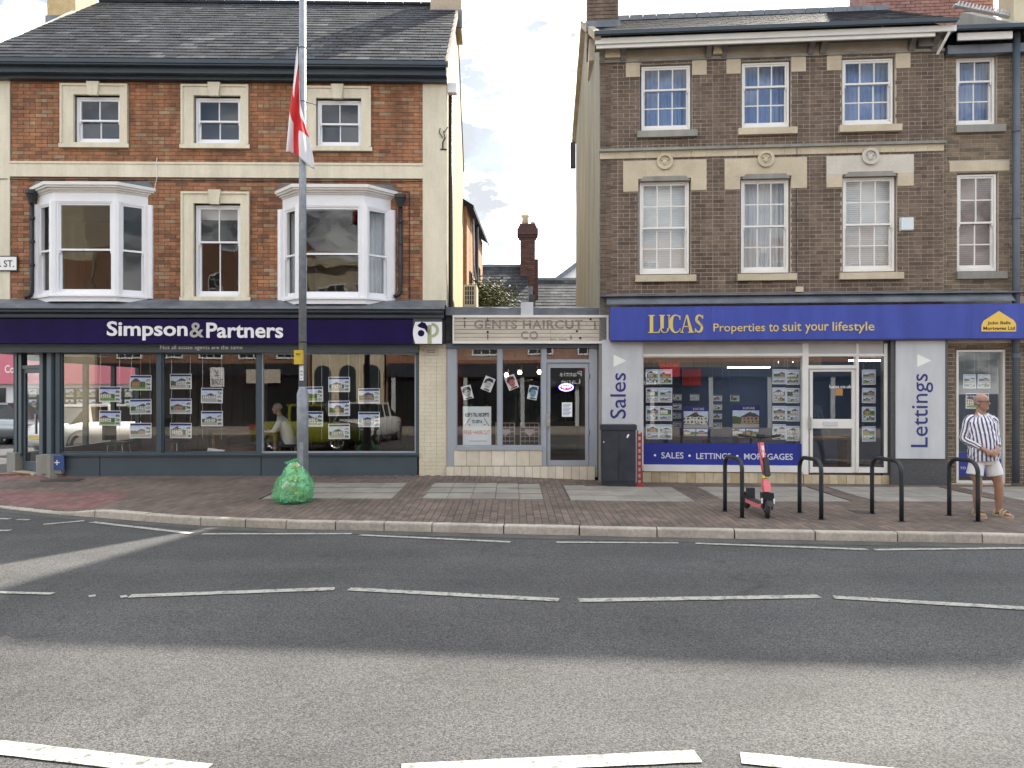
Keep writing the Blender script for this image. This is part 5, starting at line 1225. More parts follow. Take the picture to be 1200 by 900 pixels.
# blue bands stuck on the glass
def band(W, x0, y0, x1, y1, d, parts_, label):
    a = R_(x0,y0,x1,y1,d); o = B().box(a[0], a[1], d, d+.003, a[2], a[3]).obj('window_band', M_['band_blue'], W)
    for body, xa, xb, ya, yb in parts_:
        if body == '.': q_ = R_(xa,ya,xb,yb,d); B().prism([((q_[0]+q_[1])/2+.022*math.cos(k*math.pi/5), (q_[2]+q_[3])/2+.022*math.sin(k*math.pi/5)) for k in range(10)], d-.002, d).obj('dot', M_['white_print'], o); continue
        text('lettering', body, r(xa,530,d)[0], r(xb,530,d)[0], r((xa+xb)/2,yb,d)[1], r((xa+xb)/2,ya,d)[1], d-.001, mk('band_print', (.62,.64,.72), rough=.4) if 'band_print' not in M_ else M_['band_print'], o, bold=.008, depth=.002)
band(W1, 754.2, 519.5, 940.3, 545.3, .052, [('SALES',775,801,530,537.3),('LETTINGS',816,856.5,531,538),('MORTGAGES',872,929,531.5,538.7),('.',766,769,532,535),('.',806.5,809.5,532.5,535.5),('.',862.5,865.5,533,536)], '')
band(W3, 1122.8, 531.5, 1175.4, 558, EX+.042, [('TO LET',1125,1141,547,549.8)], '')
# interior
B().box(r0+.25, r2-.1, .14, dep-.2, -.05, .03).obj('shop_floor', M_['wood_floor'], right)
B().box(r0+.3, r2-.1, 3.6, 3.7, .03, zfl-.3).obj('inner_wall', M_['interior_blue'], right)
a = r(825,440,3.55)[0]; B().box(r(800,440,3.5)[0], r(822,440,3.5)[0], 3.55, 3.6, r(810,452,3.5)[1], r(810,432,3.5)[1]).obj('reflection_patch', M_['red_print'], right)  # red patch painted in for the opposite shop's reflection in the glass
b = B()
for k in range(13): s = r0+.75+k*.27; b.box(s, s+.262, .30, .31, r(850,430,.3)[1], r(850,417,.3)[1])
b.obj('hanging_blind_boards', M_['drab_board'], right)
for k, (px, py, l) in enumerate(((878,431,.9),(915,425,.6),(935,418.5,.8),(1020,423,.8))):
    s, z = r(px, py, 2.4-.4*k if k < 3 else 1.6); d = 2.4-.4*k if k < 3 else 1.6; B().box(s-l/2, s+l/2, d, d+.12, z, z+.03).obj('strip_light', M_['tube_white'], right)
for x, y, w in ((3.4,1.8,1.3),(5.3,2.0,1.2),(6.6,2.2,.9)):
    b = B().box(x-w/2, x+w/2, y-.35, y+.35, .72, .76).box(x-w/2, x-w/2+.05, y-.3, y+.3, .03, .72).box(x+w/2-.05, x+w/2, y-.3, y+.3, .03, .72)
    dk = b.obj('office_desk', M_['wood'], None); dk.parent = None; dk.matrix_world = Matrix.Translation((0, FR.Y0, 0)) @ Matrix.Rotation(FR.th, 4, 'Z'); tag(dk, {3.4:'wooden desk inside the blue-signed agent, nearest the Sales pilaster',5.3:'wooden desk inside the blue-signed agent, left of its glass door',6.6:'wooden desk seen through the glass door of the blue-signed agent'}[x], 'desk', 'desks in the blue-signed agent')
# ---- the blue fascia sign
bsn = FR.root('fascia_sign', 'long blue fascia sign with gold LUCAS lettering and the words Properties to suit your lifestyle', 'shop sign')
d = -.26; z0, z1 = r(950,397.5,d)[1], r(950,357.8,d)[1]; x0 = r(715,380,d)[0]; xs2 = [x0, r(833,380,d)[0], r(1139,380,d)[0], r2]
for a_, c_ in zip(xs2, xs2[1:]): B().box(a_+.0015, c_-.0015, d, -.03, z0, z1).obj('panel', M_['sign_blue'], bsn)
B().box(x0+.01, r2, d+.02, -.03, z0-.02, z0).obj('panel_return', M_['navy_print'], bsn)
GP = M_['gold_print']
def Q(x, y): return r(x, y, d)
# serif capitals L U C A S, drawn as outlines with thick and thin strokes
def serif(b, ch, s0, s1, z0, z1, dd):
    w, h = s1-s0, z1-z0
    def P(*pts): b.prism([(s0+w*x, z0+h*y) for x, y in pts], dd-.014, dd)
    T = .085/ (w/h) if w/h < 1 else .085; th = .19*h/w; tn = .05*h/w; sf = .05
    def box(xa, xb, ya, yb): P((xa,ya),(xb,ya),(xb,yb),(xa,yb))
    def arc2(cx, cy, rx, ry, a0, a1, t0, t1, n=14):
        A = [a0+(a1-a0)*k/n for k in range(n+1)]
        for k in range(n):
            u0, u1 = math.sin(math.pi*k/n), math.sin(math.pi*(k+1)/n); q0 = t0+(t1-t0)*u0; q1 = t0+(t1-t0)*u1
            pts = [(cx+rx*math.cos(A[k]), cy+ry*math.sin(A[k])), (cx+rx*math.cos(A[k+1]), cy+ry*math.sin(A[k+1])), (cx+(rx-q1)*math.cos(A[k+1]), cy+(ry-q1*.35)*math.sin(A[k+1])), (cx+(rx-q0)*math.cos(A[k]), cy+(ry-q0*.35)*math.sin(A[k]))]
            P(*pts)
    if ch == 'L': box(.14,.14+th,sf,1-sf); box(0,.14+th+.14,0,sf); box(0,.14+th+.14,1-sf,1); box(.14+th+.14,.95,0,sf); P((.90,sf),(1,0),(1,.28))
    if ch == 'U': box(.10,.10+th,.25,1-sf); box(0,.10+th+.10,1-sf,1); box(.84,.84+tn,.25,1-sf); box(.72,1,1-sf,1); arc2(.48,.27,.40,.28,math.pi,2*math.pi,th*.5,th*.35)
    if ch == 'C': arc2(.55,.5,.55,.52,R(45),R(315),tn,th*1.1,20); box(.90,.90+tn,.72,.96); box(.92,.92+tn*.8,.10,.26)
    if ch == 'A': P((.44,1.0),(.52,1.0),(.16,sf),(.09,sf)); P((.44,1.0),(.56,1.0),(.93,sf),(.93-th,sf)); box(.24,.72,.32,.32+sf); box(0,.28,0,sf); box(.93-th-.1,1,0,sf)
    if ch == 'S': arc2(.5,.745,.40,.265,R(20),R(250),tn,th*.8); arc2(.5,.27,.44,.28,R(70),R(-160),tn,th*.8); P((.22,.62),(.34,.74),(.86,.40),(.74,.30)); box(.84,.84+tn,.76,.98); box(.06,.06+tn,.02,.24)
    return b
for chh, xa, xb in (('L',759.5,773),('U',772.5,785.5),('C',784,797.5),('A',797,813),('S',813.5,824.5)):
    b = B(); serif(b, chh, Q(xa,380)[0], Q(xb,380)[0], Q(790,390)[1], Q(790,369)[1], d); b.obj('letter', GP, bsn)
for body, xa, xb, ya, yb in (('Properties',836,896.5,379,391.3),('to',901,912.5,379.5,388.5),('suit',917,939,377.5,388),('your',943.5,971,380,391),('lifestyle',975.5,1024.5,377,390.8)):
    text('lettering', body, Q(xa,385)[0], Q(xb,385)[0], Q((xa+xb)/2,yb)[1], Q((xa+xb)/2,ya)[1], d-.001, GP, bsn, bold=.004, depth=.008)
lgp = [Q(1150,388.5), Q(1190.5,388.5), Q(1190.5,380), Q(1188,375.5), Q(1170.5,364.5), Q(1152.5,376), Q(1150,381)]
lo = B().prism([(a_, c_) for a_, c_ in lgp], d-.008, d).obj('house_logo', M_['yellow_print'], bsn)
text('lettering', 'John Bells', Q(1157,380)[0], Q(1184,380)[0], Q(1170,381.3)[1], Q(1170,376.5)[1], d-.009, M_['black_print'], lo, bold=.02, depth=.002); text('lettering', 'Mortgages Ltd', Q(1152,385)[0], Q(1189,385)[0], Q(1170,388)[1], Q(1170,382.6)[1], d-.009, M_['black_print'], lo, bold=.02, depth=.002)
# ---- cards in the windows
gR = 'framed property cards in the blue-signed agent window'
def colcards(x, ys, where, dd=.2, grp=gR, kind='P', sc=1.0):
    wr = B()
    for k, y in enumerate(ys):
        nm = 'bottom' if k == len(ys)-1 and k else ['top', 'second', 'third', 'fourth'][k]
        card(FR, kind, x, y, dd, f'{"small " if sc < .9 else ""}property card, {nm} in {where}', grp, sc)
    for dx in (-6, 6): s = r(x+dx, 480, dd+.01)[0]; wr.tube([(s, dd+.01, zT-.15), (s, dd+.01, .85)], .002, 4)
    wr.obj('display_wire', M_['chrome'], right)
ys = (441.5, 463, 484.5, 506)
colcards(764.5, ys, 'the first column right of the Sales pilaster'); colcards(780, ys, 'the second column right of the Sales pilaster')
colcards(913, ys, 'the last column but one before the glass door'); colcards(929, (442,463.5,485,508), 'the column next to the glass door frame')
colcards(1018, (442,463.5,485.5,508.5), 'the narrow window beside the Lettings panel')
gS = 'small property cards at the back of the blue-signed agent window'
colcards(793.5, (465.5,476.5,487,497.5), 'the small back column left of the big house poster', .9, gS, 'L', .40); colcards(841, (466.5,477,487.5,498.5), 'the small back column between the two big posters', .9, gS, 'L', .40)
colcards(814, (465.5,), 'the space above the left big poster', .9, gS, 'L', .42); colcards(861, (466.5,), 'the space above the right big poster', .9, gS, 'L', .42)
gW = 'property cards in the narrow right-hand window behind the man'
colcards(1136, (447,), 'the narrow window behind the man, on the left', EX+.2, gW, 'P', .92); colcards(1153, (447,), 'the narrow window behind the man, on the right', EX+.2, gW, 'P', .92)
card(FR, 'L', 1145, 470, EX+.2, 'landscape property card directly behind the bald man\'s head', gW, .98)
for x, y, w, h, lb in ((815.5,494,.52,.62,'large poster of a cream house and lawn, left of the two big window posters'),(874,493.5,.56,.64,'large poster of a red-roofed house, right of the two big window posters')):
    s, z = r(x, y, .6); p = FR.world((s, .6, z)); o = thing('house_poster', lb, 'poster', p, FR.th, 'big house posters in the blue-signed agent window')
    B().box(-w/2, w/2, 0, .01, -h/2, h/2).obj('board', M_['navy_print'], o); B().box(-w*.46, w*.46, -.003, 0, -h*.2, h*.33).obj('picture', M_['photo'], o)
    for k in range(2): B().box(-w*.46+k*w*.48, -w*.02+k*w*.46, -.003, 0, -h*.46, -h*.24).obj('picture', M_['photo'], o)
    text('lettering', 'LUCAS', -w*.1, w*.3, h*.37, h*.44, -.001, M_['white_print'], o)
# orange sticker on the door
s_, z_ = r(983, 459.5, .045); B().box(s_-.07, s_+.07, .043, .046, z_-.065, z_+.065).obj('sticker', mk('sticker_orange', (.40,.20,.06), rough=.5), door)
text('lettering', 'lucas.co.uk', r(972,453,.045)[0], r(998,453,.045)[0], r(985,455,.045)[1], r(985,451,.045)[1], .044, M_['white_print'], door)
# ================================================================== behind the gap
def house_wall(o, x0, x1, y0, y1, z0, z1, m, nm='wall'): return B().box(x0, x1, y0, y1, z0, z1).obj(nm, m, o)
# brick rear range beyond the yellow wall
ext = thing('brick_extension', 'red brick rear range with a sloping slate eave beyond the yellow side wall', 'building', (0, 0, 0))
A = Vector((ray(547,300,21.9)[0], 21.9)); C = Vector((ray(565.5,300,27.2)[0], 27.2)); ze_ = 7.15
b = B(); b.add([(A.x,A.y,-.2),(C.x,C.y,-.2),(C.x,C.y,ze_),(A.x,A.y,ze_),(A.x-6,A.y,-.2),(C.x-6,C.y,-.2),(C.x-6,C.y,ze_),(A.x-6,A.y,ze_)], [(0,1,2,3),(4,0,3,7),(1,5,6,2),(5,4,7,6)]).obj('wall', M_['orange_brick'] if 'orange_brick' in M_ else mk('orange_brick', (.30,.15,.075), (.42,.23,.12), 9, .85, .6, 30), ext)
b = B(); t = (C-A).normalized(); n = Vector((t.y, -t.x))
pA, pC = A - t*.2 + n*.22, C + t*.25 + n*.22
b.add([(pA.x,pA.y,ze_-.02),(pC.x,pC.y,ze_-.02),(pC.x-3.2,pC.y,ze_+2.0),(pA.x-3.2,pA.y,ze_+2.0),(pA.x,pA.y,ze_-.14),(pC.x,pC.y,ze_-.14)], [(0,1,2,3),(4,5,1,0)]).obj('roof', M_['slate'], ext)
for f0, z0_, z1_ in ((.12, 4.4, 5.4), (.66, 4.3, 6.0)):
    p, q2 = A+(C-A)*f0, A+(C-A)*(f0+.14); nn = n*.02
    b = B(); b.add([(p.x+nn.x,p.y+nn.y,z0_),(q2.x+nn.x,q2.y+nn.y,z0_),(q2.x+nn.x,q2.y+nn.y,z1_),(p.x+nn.x,p.y+nn.y,z1_)], [(0,1,2,3)]); wd_ = b.obj('window', M_['car_glass'], ext)
    c_ = (p+q2)/2+n*.06; B().obox((c_.x,c_.y,z0_-.06), (t.x,t.y,0), (n.x,n.y,0), (0,0,1), .5,.07,.06).obj('sill', M_['white_paint'], wd_)
p = A+(C-A)*.38+n*.1; B().tube([(p.x,p.y,ze_-.1),(p.x,p.y,3)], .06, 8).obj('downpipe', M_['stand_paint'], ext)
p = A+(C-A)*.2+n*.08; B().tube([(p.x,p.y,ze_-.1),(p.x+.02,p.y,5.6),(p.x+.1,p.y+.3,5.0)], .035, 6).obj('waste_pipe', M_['galv'], ext)
# slate-roofed house and its chimney
hs = thing('slate_roofed_house', 'low house with two grey slate roof slopes seen over the barber shop', 'house', (0, 0, 0))
def roofplane(x0, x1, Yr, zr_, Ye, ze2, nm='roof', gauge=.26, wd=.34, slab=True):
    o = B().add([(x0,Ye,ze2),(x1,Ye,ze2),(x1,Yr,zr_),(x0,Yr,zr_),(x1,2*Yr-Ye,ze2),(x0,2*Yr-Ye,ze2)], [(0,1,2,3),(3,2,4,5)]).obj(nm, M_['lead'], hs)
    sv = Vector((0,Yr-Ye,zr_-ze2)); slates(hs, o, (x0,Ye,ze2+.01), (1,0,0), sv.normalized(), int((x1-x0)/wd)+1, int(sv.length/gauge), gauge, wd, M_['slate'], maxind=0, clip=lambda h: (0, x1-x0))
    B().box(x0, x1, Yr-.12, Yr+.12, zr_-.04, zr_+.07).obj('ridge_tile', M_['lead'], o); return o
xa, xb, xc = ray(545,320,31)[0], ray(628,320,31)[0], ray(700,320,32)[0]
rA = roofplane(xa-2, xb-.35, 31, E+(H0-312.5)/F*31, 27, 3.9); rB = roofplane(xb-.3, xc+1, 32, E+(H0-328)/F*32, 28, 3.9)
house_wall(hs, xa-2, xc+1, 28.3, 34, -.2, 4.2, M_['orange_brick'])
x0, x1 = ray(609.5,300,30.6)[0], ray(627,300,30.6)[0]; zt_c = E+(H0-264)/F*30.6; zb_c = E+(H0-345)/F*30.6
cb = M_['dark_red_brick'] if 'dark_red_brick' in M_ else mk('dark_red_brick', (.8,.8,.8), (1.1,1.1,1.1), 6, .85, .4, 40, tone=[(0,(.045,.028,.028)),(.5,(.085,.043,.038)),(1,(.13,.06,.045))])
c = B().box(x0+.03, x1-.03, 30.33, 30.9, zb_c, zt_c-.1).obj('chimney', M_['red_mortar'], rA)
b = B(); z = zb_c; k = 0
while z < zt_c-.55:
    s = x0-(.11 if k%2 else 0)
    while s < x1:
        a_, c_ = max(s,x0), min(s+.225,x1)
        if c_-a_ > .04: b.box(a_+.006, c_-.006, 30.3, 30.34, z+.006, z+.07, tone=random.uniform(.1,.9))
        s += .225
    z += .0775; k += 1
for k2, (o, z0_, z1_) in enumerate(((.05,.55,.45),(.11,.45,.2),(.06,.2,.1),(.02,.1,.0))): b.box(x0-o, x1+o, 30.3-o, 30.9+o, zt_c-z0_, zt_c-z1_, tone=.3)
b.box(x1-.02, x1+.12, 30.4, 31, zb_c-.8, zb_c+1.4, tone=.3); b.obj('brickwork', cb, rA, kind='stuff')
B().box(x0-.05, x1-.1, 30.26, 30.3, zb_c-.1, zb_c+.28).obj('flashing', M_['lead'], rA)
B().lathe([(.14,0),(.12,.28),(.17,.34),(.17,.42),(.12,.42),(.1,.1)], ((x0+x1)/2-.1, 30.6, zt_c), 12).obj('chimney_pot', M_['chimney_pot'], rA, smooth=True); B().lathe([(.09,0),(.09,.12),(.05,.14)], ((x0+x1)/2+.22, 30.6, zt_c), 10).obj('chimney_pot', M_['galv'], rA)
B().box(ray(619.5,345,28.4)[0], ray(627,345,28.4)[0], 28.2, 28.6, 4.2, 5.4).obj('vent_stack', M_['felt'], hs)
# white gabled building far right of the gap
wg = thing('white_gabled_building', 'pale gable end with a grey verge far beyond the slate roofs', 'building', (0, 48, 0))
pw = [(ray(652,330,48)[0], E+(H0-330)/F*48), (ray(700,330,48)[0], E+(H0-330)/F*48), (ray(700,300,48)[0], E+(H0-294)/F*48)]
B().prism([(pw[0][0],0),(pw[1][0],0),(pw[1][0],pw[2][1]),(pw[0][0],pw[0][1])], 0, 6).obj('gable', M_['white_paint'], wg)
v = Vector((pw[2][0]-pw[0][0], 0, pw[2][1]-pw[0][1])); B().obox((pw[0][0]+v.x/2, -.1, pw[0][1]+v.z/2+.12), v, (0,1,0), (-v.z,0,v.x), v.length/2+.2, .2, .12).obj('verge', M_['lead'], wg)
hb = B(); P0 = [(-60+8*k, 160, -1) for k in range(20)]
rings = [[(-90+10*k, 170, -2), (-90+10*k, 178, 16+3*math.sin(k*.7)+2*math.sin(k*1.9)), (-90+10*k, 230, 23+3*math.sin(k*.5))] for k in range(26)]
hb.loft(rings, False, closed=False); hb.obj('wooded_hill', mk('far_wood', (.05,.065,.05), (.09,.10,.08), .4, .9), None, kind='structure')
# ---- tree
def tree(loc, H, rad, label, nleaf=26000):
    t = thing('garden_tree', label, 'tree', loc); rnd = random.Random(3); tb_ = B(); tips = []
    def branch(p, d, L, r, depth):
        q_ = p + d*L; mid_ = p+d*L*.5+Vector((rnd.uniform(-1,1),rnd.uniform(-1,1),0))*L*.06
        tb_.tube([p, mid_, q_], [r, r*.8, r*.55], 5); 
        if depth == 0: tips.append(q_); return
        for k in range(4 if depth > 1 else 3):
            dd = (d + Vector((rnd.uniform(-1,1), rnd.uniform(-1,1), rnd.uniform(-.1,.9)))*.62).normalized(); branch(p+d*L*rnd.uniform(.55,1), dd, L*rnd.uniform(.55,.8), r*.5, depth-1)
        if depth < 3: tips.append(q_)
    branch(Vector((0,0,0)), Vector((0,0,1)), H*.36, .11, 4); tb_.obj('trunk', M_['bark'], t)
    cr = [B(), B()]
    for k in range(nleaf):
        c = rnd.choice(tips); g = Vector((rnd.gauss(0,1), rnd.gauss(0,1), rnd.gauss(0,.8)))*rad*.2; c = c+g
        if c.z > H: continue
        s = rnd.uniform(.03,.065); a_ = rnd.uniform(0,6.28); u = Vector((math.cos(a_), math.sin(a_), rnd.uniform(-.6,.6))).normalized(); w = u.cross(Vector((rnd.uniform(-1,1),rnd.uniform(-1,1),rnd.uniform(-1,1)))).normalized()
        cr[0 if rnd.random() < .55 else 1].add([c-u*s, c+w*s*.5, c+u*s, c-w*s*.5], [(0,1,2,3)])
    cr[0].obj('crown', M_['leaf_light'], t, kind='stuff'); cr[1].obj('crown', M_['leaf_dark'], t, kind='stuff'); return t
tree((ray(580,340,24.2)[0], 24.2, 0), 5.9, 1.5, 'bushy light green tree showing above the barber shop roof, left of the far chimney')

# ================================================================== side street on the left: pink-signed shop and cars
pk = thing('pink_signed_shop', 'white-walled shop with a long pink fascia sign across the side street', 'building', (0, 29, 0))
X0, X1 = -27, -13.6
B().box(X0, X1, 0, 8, -.2, 8).obj('wall', M_['white_paint'], pk)
zpa, zpb = E+(H0-450)/F*28.9, E+(H0-414)/F*28.9
sgp = B().box(X0, X1-.1, -.35, 0, zpa, 3.55).obj('fascia', M_['pink'], pk); text('lettering', 'Connells', -19.35, -18.3, zpa+.42, zpa+.72, -.352, M_['white_print'], sgp, bold=.01)
for k in range(7):
    x = X0+.4+k*1.85; w = B().box(x, x+1.5, -.04, .0, .55, 1.9).obj('window', M_['car_glass'], pk)
    for j in range(3):
        for i in range(3): B().box(x+.15+i*.42, x+.45+i*.42, -.06, -.04, .75+.4*j, 1.05+.4*j).obj('window_card', M_['photo'], w)
def car(label, paint, loc, rz, length=4.2, width=1.78, h=1.45, cat='car', estate=False):
    t = thing('parked_car', label, cat, loc, rz); L2 = length/2
    st = [(-L2,.42,.62,.60),(-L2+.06,.30,.78,.78),(-L2+.5,.22,.92,.86),(-L2+1.1,.20,.95,.89),(0,.20,.93,.89),(L2-1.1,.20,.90,.88),(L2-.55,.22,.82,.85),(L2-.12,.28,.68,.76),(L2,.38,.58,.58)]
    rings = []
    for x, zb, zt, hw in st:
        hw *= width/1.78; rings.append([(x,-hw*.86,zb),(x,-hw,zb+.14),(x,-hw*1.0,(zb+zt)/2+.06),(x,-hw*.95,zt-.05),(x,-hw*.80,zt),(x,hw*.80,zt),(x,hw*.95,zt-.05),(x,hw*1.0,(zb+zt)/2+.06),(x,hw,zb+.14),(x,hw*.86,zb)])
    B().loft(rings).obj('body', paint, t, smooth=True)
    gr = [(-L2+.35 if estate else -L2+.55,.90,.90,.80),(-L2+.7 if estate else -L2+1.15,.9,h-.08,.66),(-.25,.9,h,.64),(.45,.9,h-.03,.64),(L2-1.05,.88,.90,.78)]
    rings = [[(x,-hw*width/1.78,zb),(x+.0,-(hw*.86)*width/1.78,zt),(x,(hw*.86)*width/1.78,zt),(x,hw*width/1.78,zb)] for x, zb, zt, hw in gr]
    B().loft(rings).obj('windows', M_['car_glass'], t)
    b = B(); b.hprism([(gr[1][0],-.6*width/1.78),(gr[3][0],-.56*width/1.78),(gr[3][0],.56*width/1.78),(gr[1][0],.6*width/1.78)], h-.05, h+.015)
    for s in (-1,1):
        for x in (gr[1][0]+.1, -.15):
            b.obox((x, s*.655*width/1.78, (.92+h)/2-.02), (1,0,0), (0,1,.2*-s), (0,-.22*s,1), .045, .02, (h-.9)/2)
    b.obj('roof', paint, t)
    for sx in (-L2+.82, L2-.85):
        for sy in (-1, 1):
            yy = sy*(width/2-.02); wl = B(); n = 20
            wl.loft([[(sx+rr2*math.cos(a), yy-sy*dy, .31+rr2*math.sin(a)) for a in [2*math.pi*k/n for k in range(n)]] for rr2, dy in ((.2,.2),(.31,.2),(.325,.14),(.325,.06),(.30,.0),(.215,-.005))], False); wl = wl.obj('wheel', M_['rubber'], t, smooth=True)
            b = B(); b.loft([[(sx+rr2*math.cos(a), yy+sy*(-.02+dd), .31+rr2*math.sin(a)) for a in [2*math.pi*k/n for k in range(n)]] for rr2, dd in ((.215,.015),(.19,.0),(.19,-.1),(.01,-.1))], False)
            for k in range(5): a = 2*math.pi*k/5+.3; b.obox((sx+.1*math.cos(a), yy-sy*.02, .31+.1*math.sin(a)), (math.cos(a),0,math.sin(a)), (0,1,0), (-math.sin(a),0,math.cos(a)), .1, .015, .02)
            b.obj('rim', M_['chrome'], wl)
            b = B(); b.loft([[(sx+rr2*math.cos(a), sy*(width/2+.005)-sy*dd, .34+rr2*math.sin(a)) for a in [2*math.pi*k/n for k in range(n)]] for rr2, dd in ((.385,.0),(.385,.15),(.1,.16))], False); b.obj('wheel_arch', M_['black_plastic'], t)
    for sy in (-1, 1):
        B().ball((L2-.14, sy*.62*width/1.78, .62), .12,.13,.07).obj('headlight', M_['chrome'], t); B().box(-L2+.0, -L2+.16, sy*.5, sy*.76*width/1.78, .66, .82).obj('tail_light', M_['red_plastic'], t)
    B().box(-L2-.012, -L2+.02, -.26, .26, .48, .59).obj('number_plate', M_['yellow_print'], t)
    return t
x_, y_ = gnd(-14, 519, ROADZ); car('silver car with dark multi-spoke wheels parked in the side street at the left edge', M_['silver_car'], (x_-.3, y_, ROADZ), R(180), 4.4).scale = (1,1,.98)
x_, y_ = gnd(46, 507, ROADZ); car('grey saloon car farther up the side street, behind the silver car', M_['silver_car'], (-18.2, 27.0, ROADZ), R(0), 4.4)
car('white hatchback seen through the corner shop door glass', M_['white_car'], (-12.9, 23.6, ROADZ), R(62), 4.1)
# road marking in the side street
b = B().box(-22, -14, 19.0, 19.1, ROADZ+.004, ROADZ+.008).obj('road_marking', M_['line_paint'], None, kind='structure')

# ================================================================== street furniture
# lamp post
x, y = -3.29, 11.8; z0 = G(x, y)
lp = thing('lamp_post', 'tall galvanised lamp post with a small yellow box, standing behind the green bag', 'lamp post', (x, y, z0))
zj = ray(354,457,y)[2]-z0
B().lathe([(.088,-.1),(.088,zj-.06),(.062,zj+.02),(.062,zj+.05)], (0,0,0), 20).obj('base_section', M_['galv'], lp, smooth=True)
top = ray(354,-60,y)[2]-z0
B().lathe([(.062,zj+.04),(.050,top)], (0,0,0), 20).obj('pole', M_['galv'], lp, smooth=True)
b = B().lathe([(.064,0),(.064,.02)], (0,0,ray(354,402,y)[2]-z0), 16).lathe([(.058,0),(.058,.012)], (0,0,ray(354,120,y)[2]-z0), 16).lathe([(.058,0),(.058,.012)], (0,0,ray(354,57,y)[2]-z0), 16)
b.tube([(.055,0,ray(354,120,y)[2]-z0),(.16,-.02,ray(354,122,y)[2]-z0),(.24,-.02,ray(354,125,y)[2]-z0)], .006, 5); b.obj('cable_tie', M_['black_plastic'], lp)
zy = ray(354,419,y)[2]-z0; B().box(-.10,.035,-.13,-.055,zy-.11,zy+.11).obj('yellow_box', mk('box_yellow', (.55,.38,.03), (.62,.45,.05), 9, .5), lp); text('box_mark', 'TEST', -.065,0,zy+.03,zy+.06,-.131,M_['black_print'],lp)
zy = ray(354,437,y)[2]-z0; B().box(-.03,.03,-.068,-.060,zy-.12,zy+.115).obj('label', M_['white_print'], lp); text('label_lettering', '122', -.015,.015,zy-.09,zy+.04,-.069,M_['black_print'],lp, rot=True)
B().box(-.035,.035,-.092,-.07,.35,.9).obj('access_door', M_['galv'], lp)
t_ = top; b = B().tube([(0,0,t_-.05),(0,0,t_+.6),(.1,-.5,t_+.85),(.15,-1.2,t_+.9)], .04, 10); b.obj('arm', M_['galv'], lp, smooth=True); B().box(.05,.25,-1.9,-1.1,t_+.84,t_+.98).obj('lantern', M_['galv'], lp)
# flag
fl = thing('flag', 'limp white flag with a red cross hanging from the lamp post above the shops', 'flag', (x, y, 0))
nu, nv = 26, 20; vs = []
for i in range(nu+1):
    for j in range(nv+1):
        u, v = i/nu, j/nv; e = 1-(1-u)**1.6
        top_x = -.055 - .165*e; bot_x = -.02+.20*u
        yy = 56+63*v + u*((124 if v < .5 else 124)*(1-v)+74*v) + (4*math.sin(u*9+v*5) if u > .4 else 0)
        xx = top_x*(1-v)**.8*(1.0 if v < 1 else 0) + bot_x*v**1.2 - .03*math.sin(math.pi*v)*u
        dep_ = -.09 + .055*math.sin(v*11+u*4)*min(1, u*3+.15) + (.11 if v > .85 else 0)*u
        vs.append((xx, dep_, E+(H0-yy)/F*y))
b = B(); W1_ = nv+1
for i in range(nu):
    for j in range(nv):
        red = abs((j+.5)/nv-.5) < .14 or abs((i+.5)/nu-.5) < .11
        b.add([vs[i*W1_+j], vs[(i+1)*W1_+j], vs[(i+1)*W1_+j+1], vs[i*W1_+j+1]], [(0,1,2,3)], mi=1 if red else 0)
o = b.obj('cloth', [M_['flag_white'], M_['flag_red']], fl)
md = o.modifiers.new('weld', 'WELD'); md = o.modifiers.new('s', 'SUBSURF'); md.levels = md.render_levels = 1; md = o.modifiers.new('thick', 'SOLIDIFY'); md.thickness = .004
for p in o.data.polygons: p.use_smooth = True
# green bag
bx, by = gnd(341.5, 589, 0.03); bx = -3.36
bag = thing('rubbish_bag', 'translucent green recycling bag stuffed with rubbish leaning against the lamp post', 'rubbish bag', (bx, by, G(bx, by)))
rnd = random.Random(5); b = B()
prof = [(.02,-.01),(.19,.0),(.25,.04),(.27,.14),(.258,.27),(.215,.39),(.155,.49),(.092,.565),(.045,.61),(.03,.64)]
rings = []; n = 40
for k in range(46):
    t = k/45*(len(prof)-1); i = min(int(t), len(prof)-2); f = t-i; r_ = prof[i][0]*(1-f)+prof[i+1][0]*f; z_ = prof[i][1]*(1-f)+prof[i+1][1]*f; ring = []
    for q_ in range(n):
        a = 2*math.pi*q_/n; v = Vector((math.cos(a)*r_, math.sin(a)*r_, z_))
        no_ = noise.noise(v*5+Vector((3,1,2)))*.11+(abs(noise.noise(Vector((v.x*9,v.y*9,v.z*5))))-.2)*.16+abs(noise.noise(v*17))*.05; f2 = 1+no_*1.25*min(1, z_*8+.15)+.06*math.sin(a*13+3*noise.noise(v*4))*sstep(.3,.55,z_)
        ring.append((v.x*f2*1.06-.04*(z_>.45)*(z_-.45)*4+.06*z_, v.y*f2, max(0.0, v.z+.03*noise.noise(v*7)*min(1,z_*6))))
    rings.append(ring)
b.loft(rings, True)
gm = bpy.data.materials.new('green_polythene'); gm.use_nodes = True; N = gm.node_tree.nodes; Lk = gm.node_tree.links.new; N.clear()
o_ = N.new('ShaderNodeOutputMaterial'); m1 = N.new('ShaderNodeMixShader'); m2 = N.new('ShaderNodeMixShader'); tr = N.new('ShaderNodeBsdfTransparent'); pr = N.new('ShaderNodeBsdfPrincipled'); tl_ = N.new('ShaderNodeBsdfTranslucent')
tr.inputs[0].default_value = (.60,.95,.68,1); pr.inputs['Base Color'].default_value = (.33,.72,.45,1); setin(pr,'Roughness',.22); tl_.inputs[0].default_value = (.10,.6,.2,1)
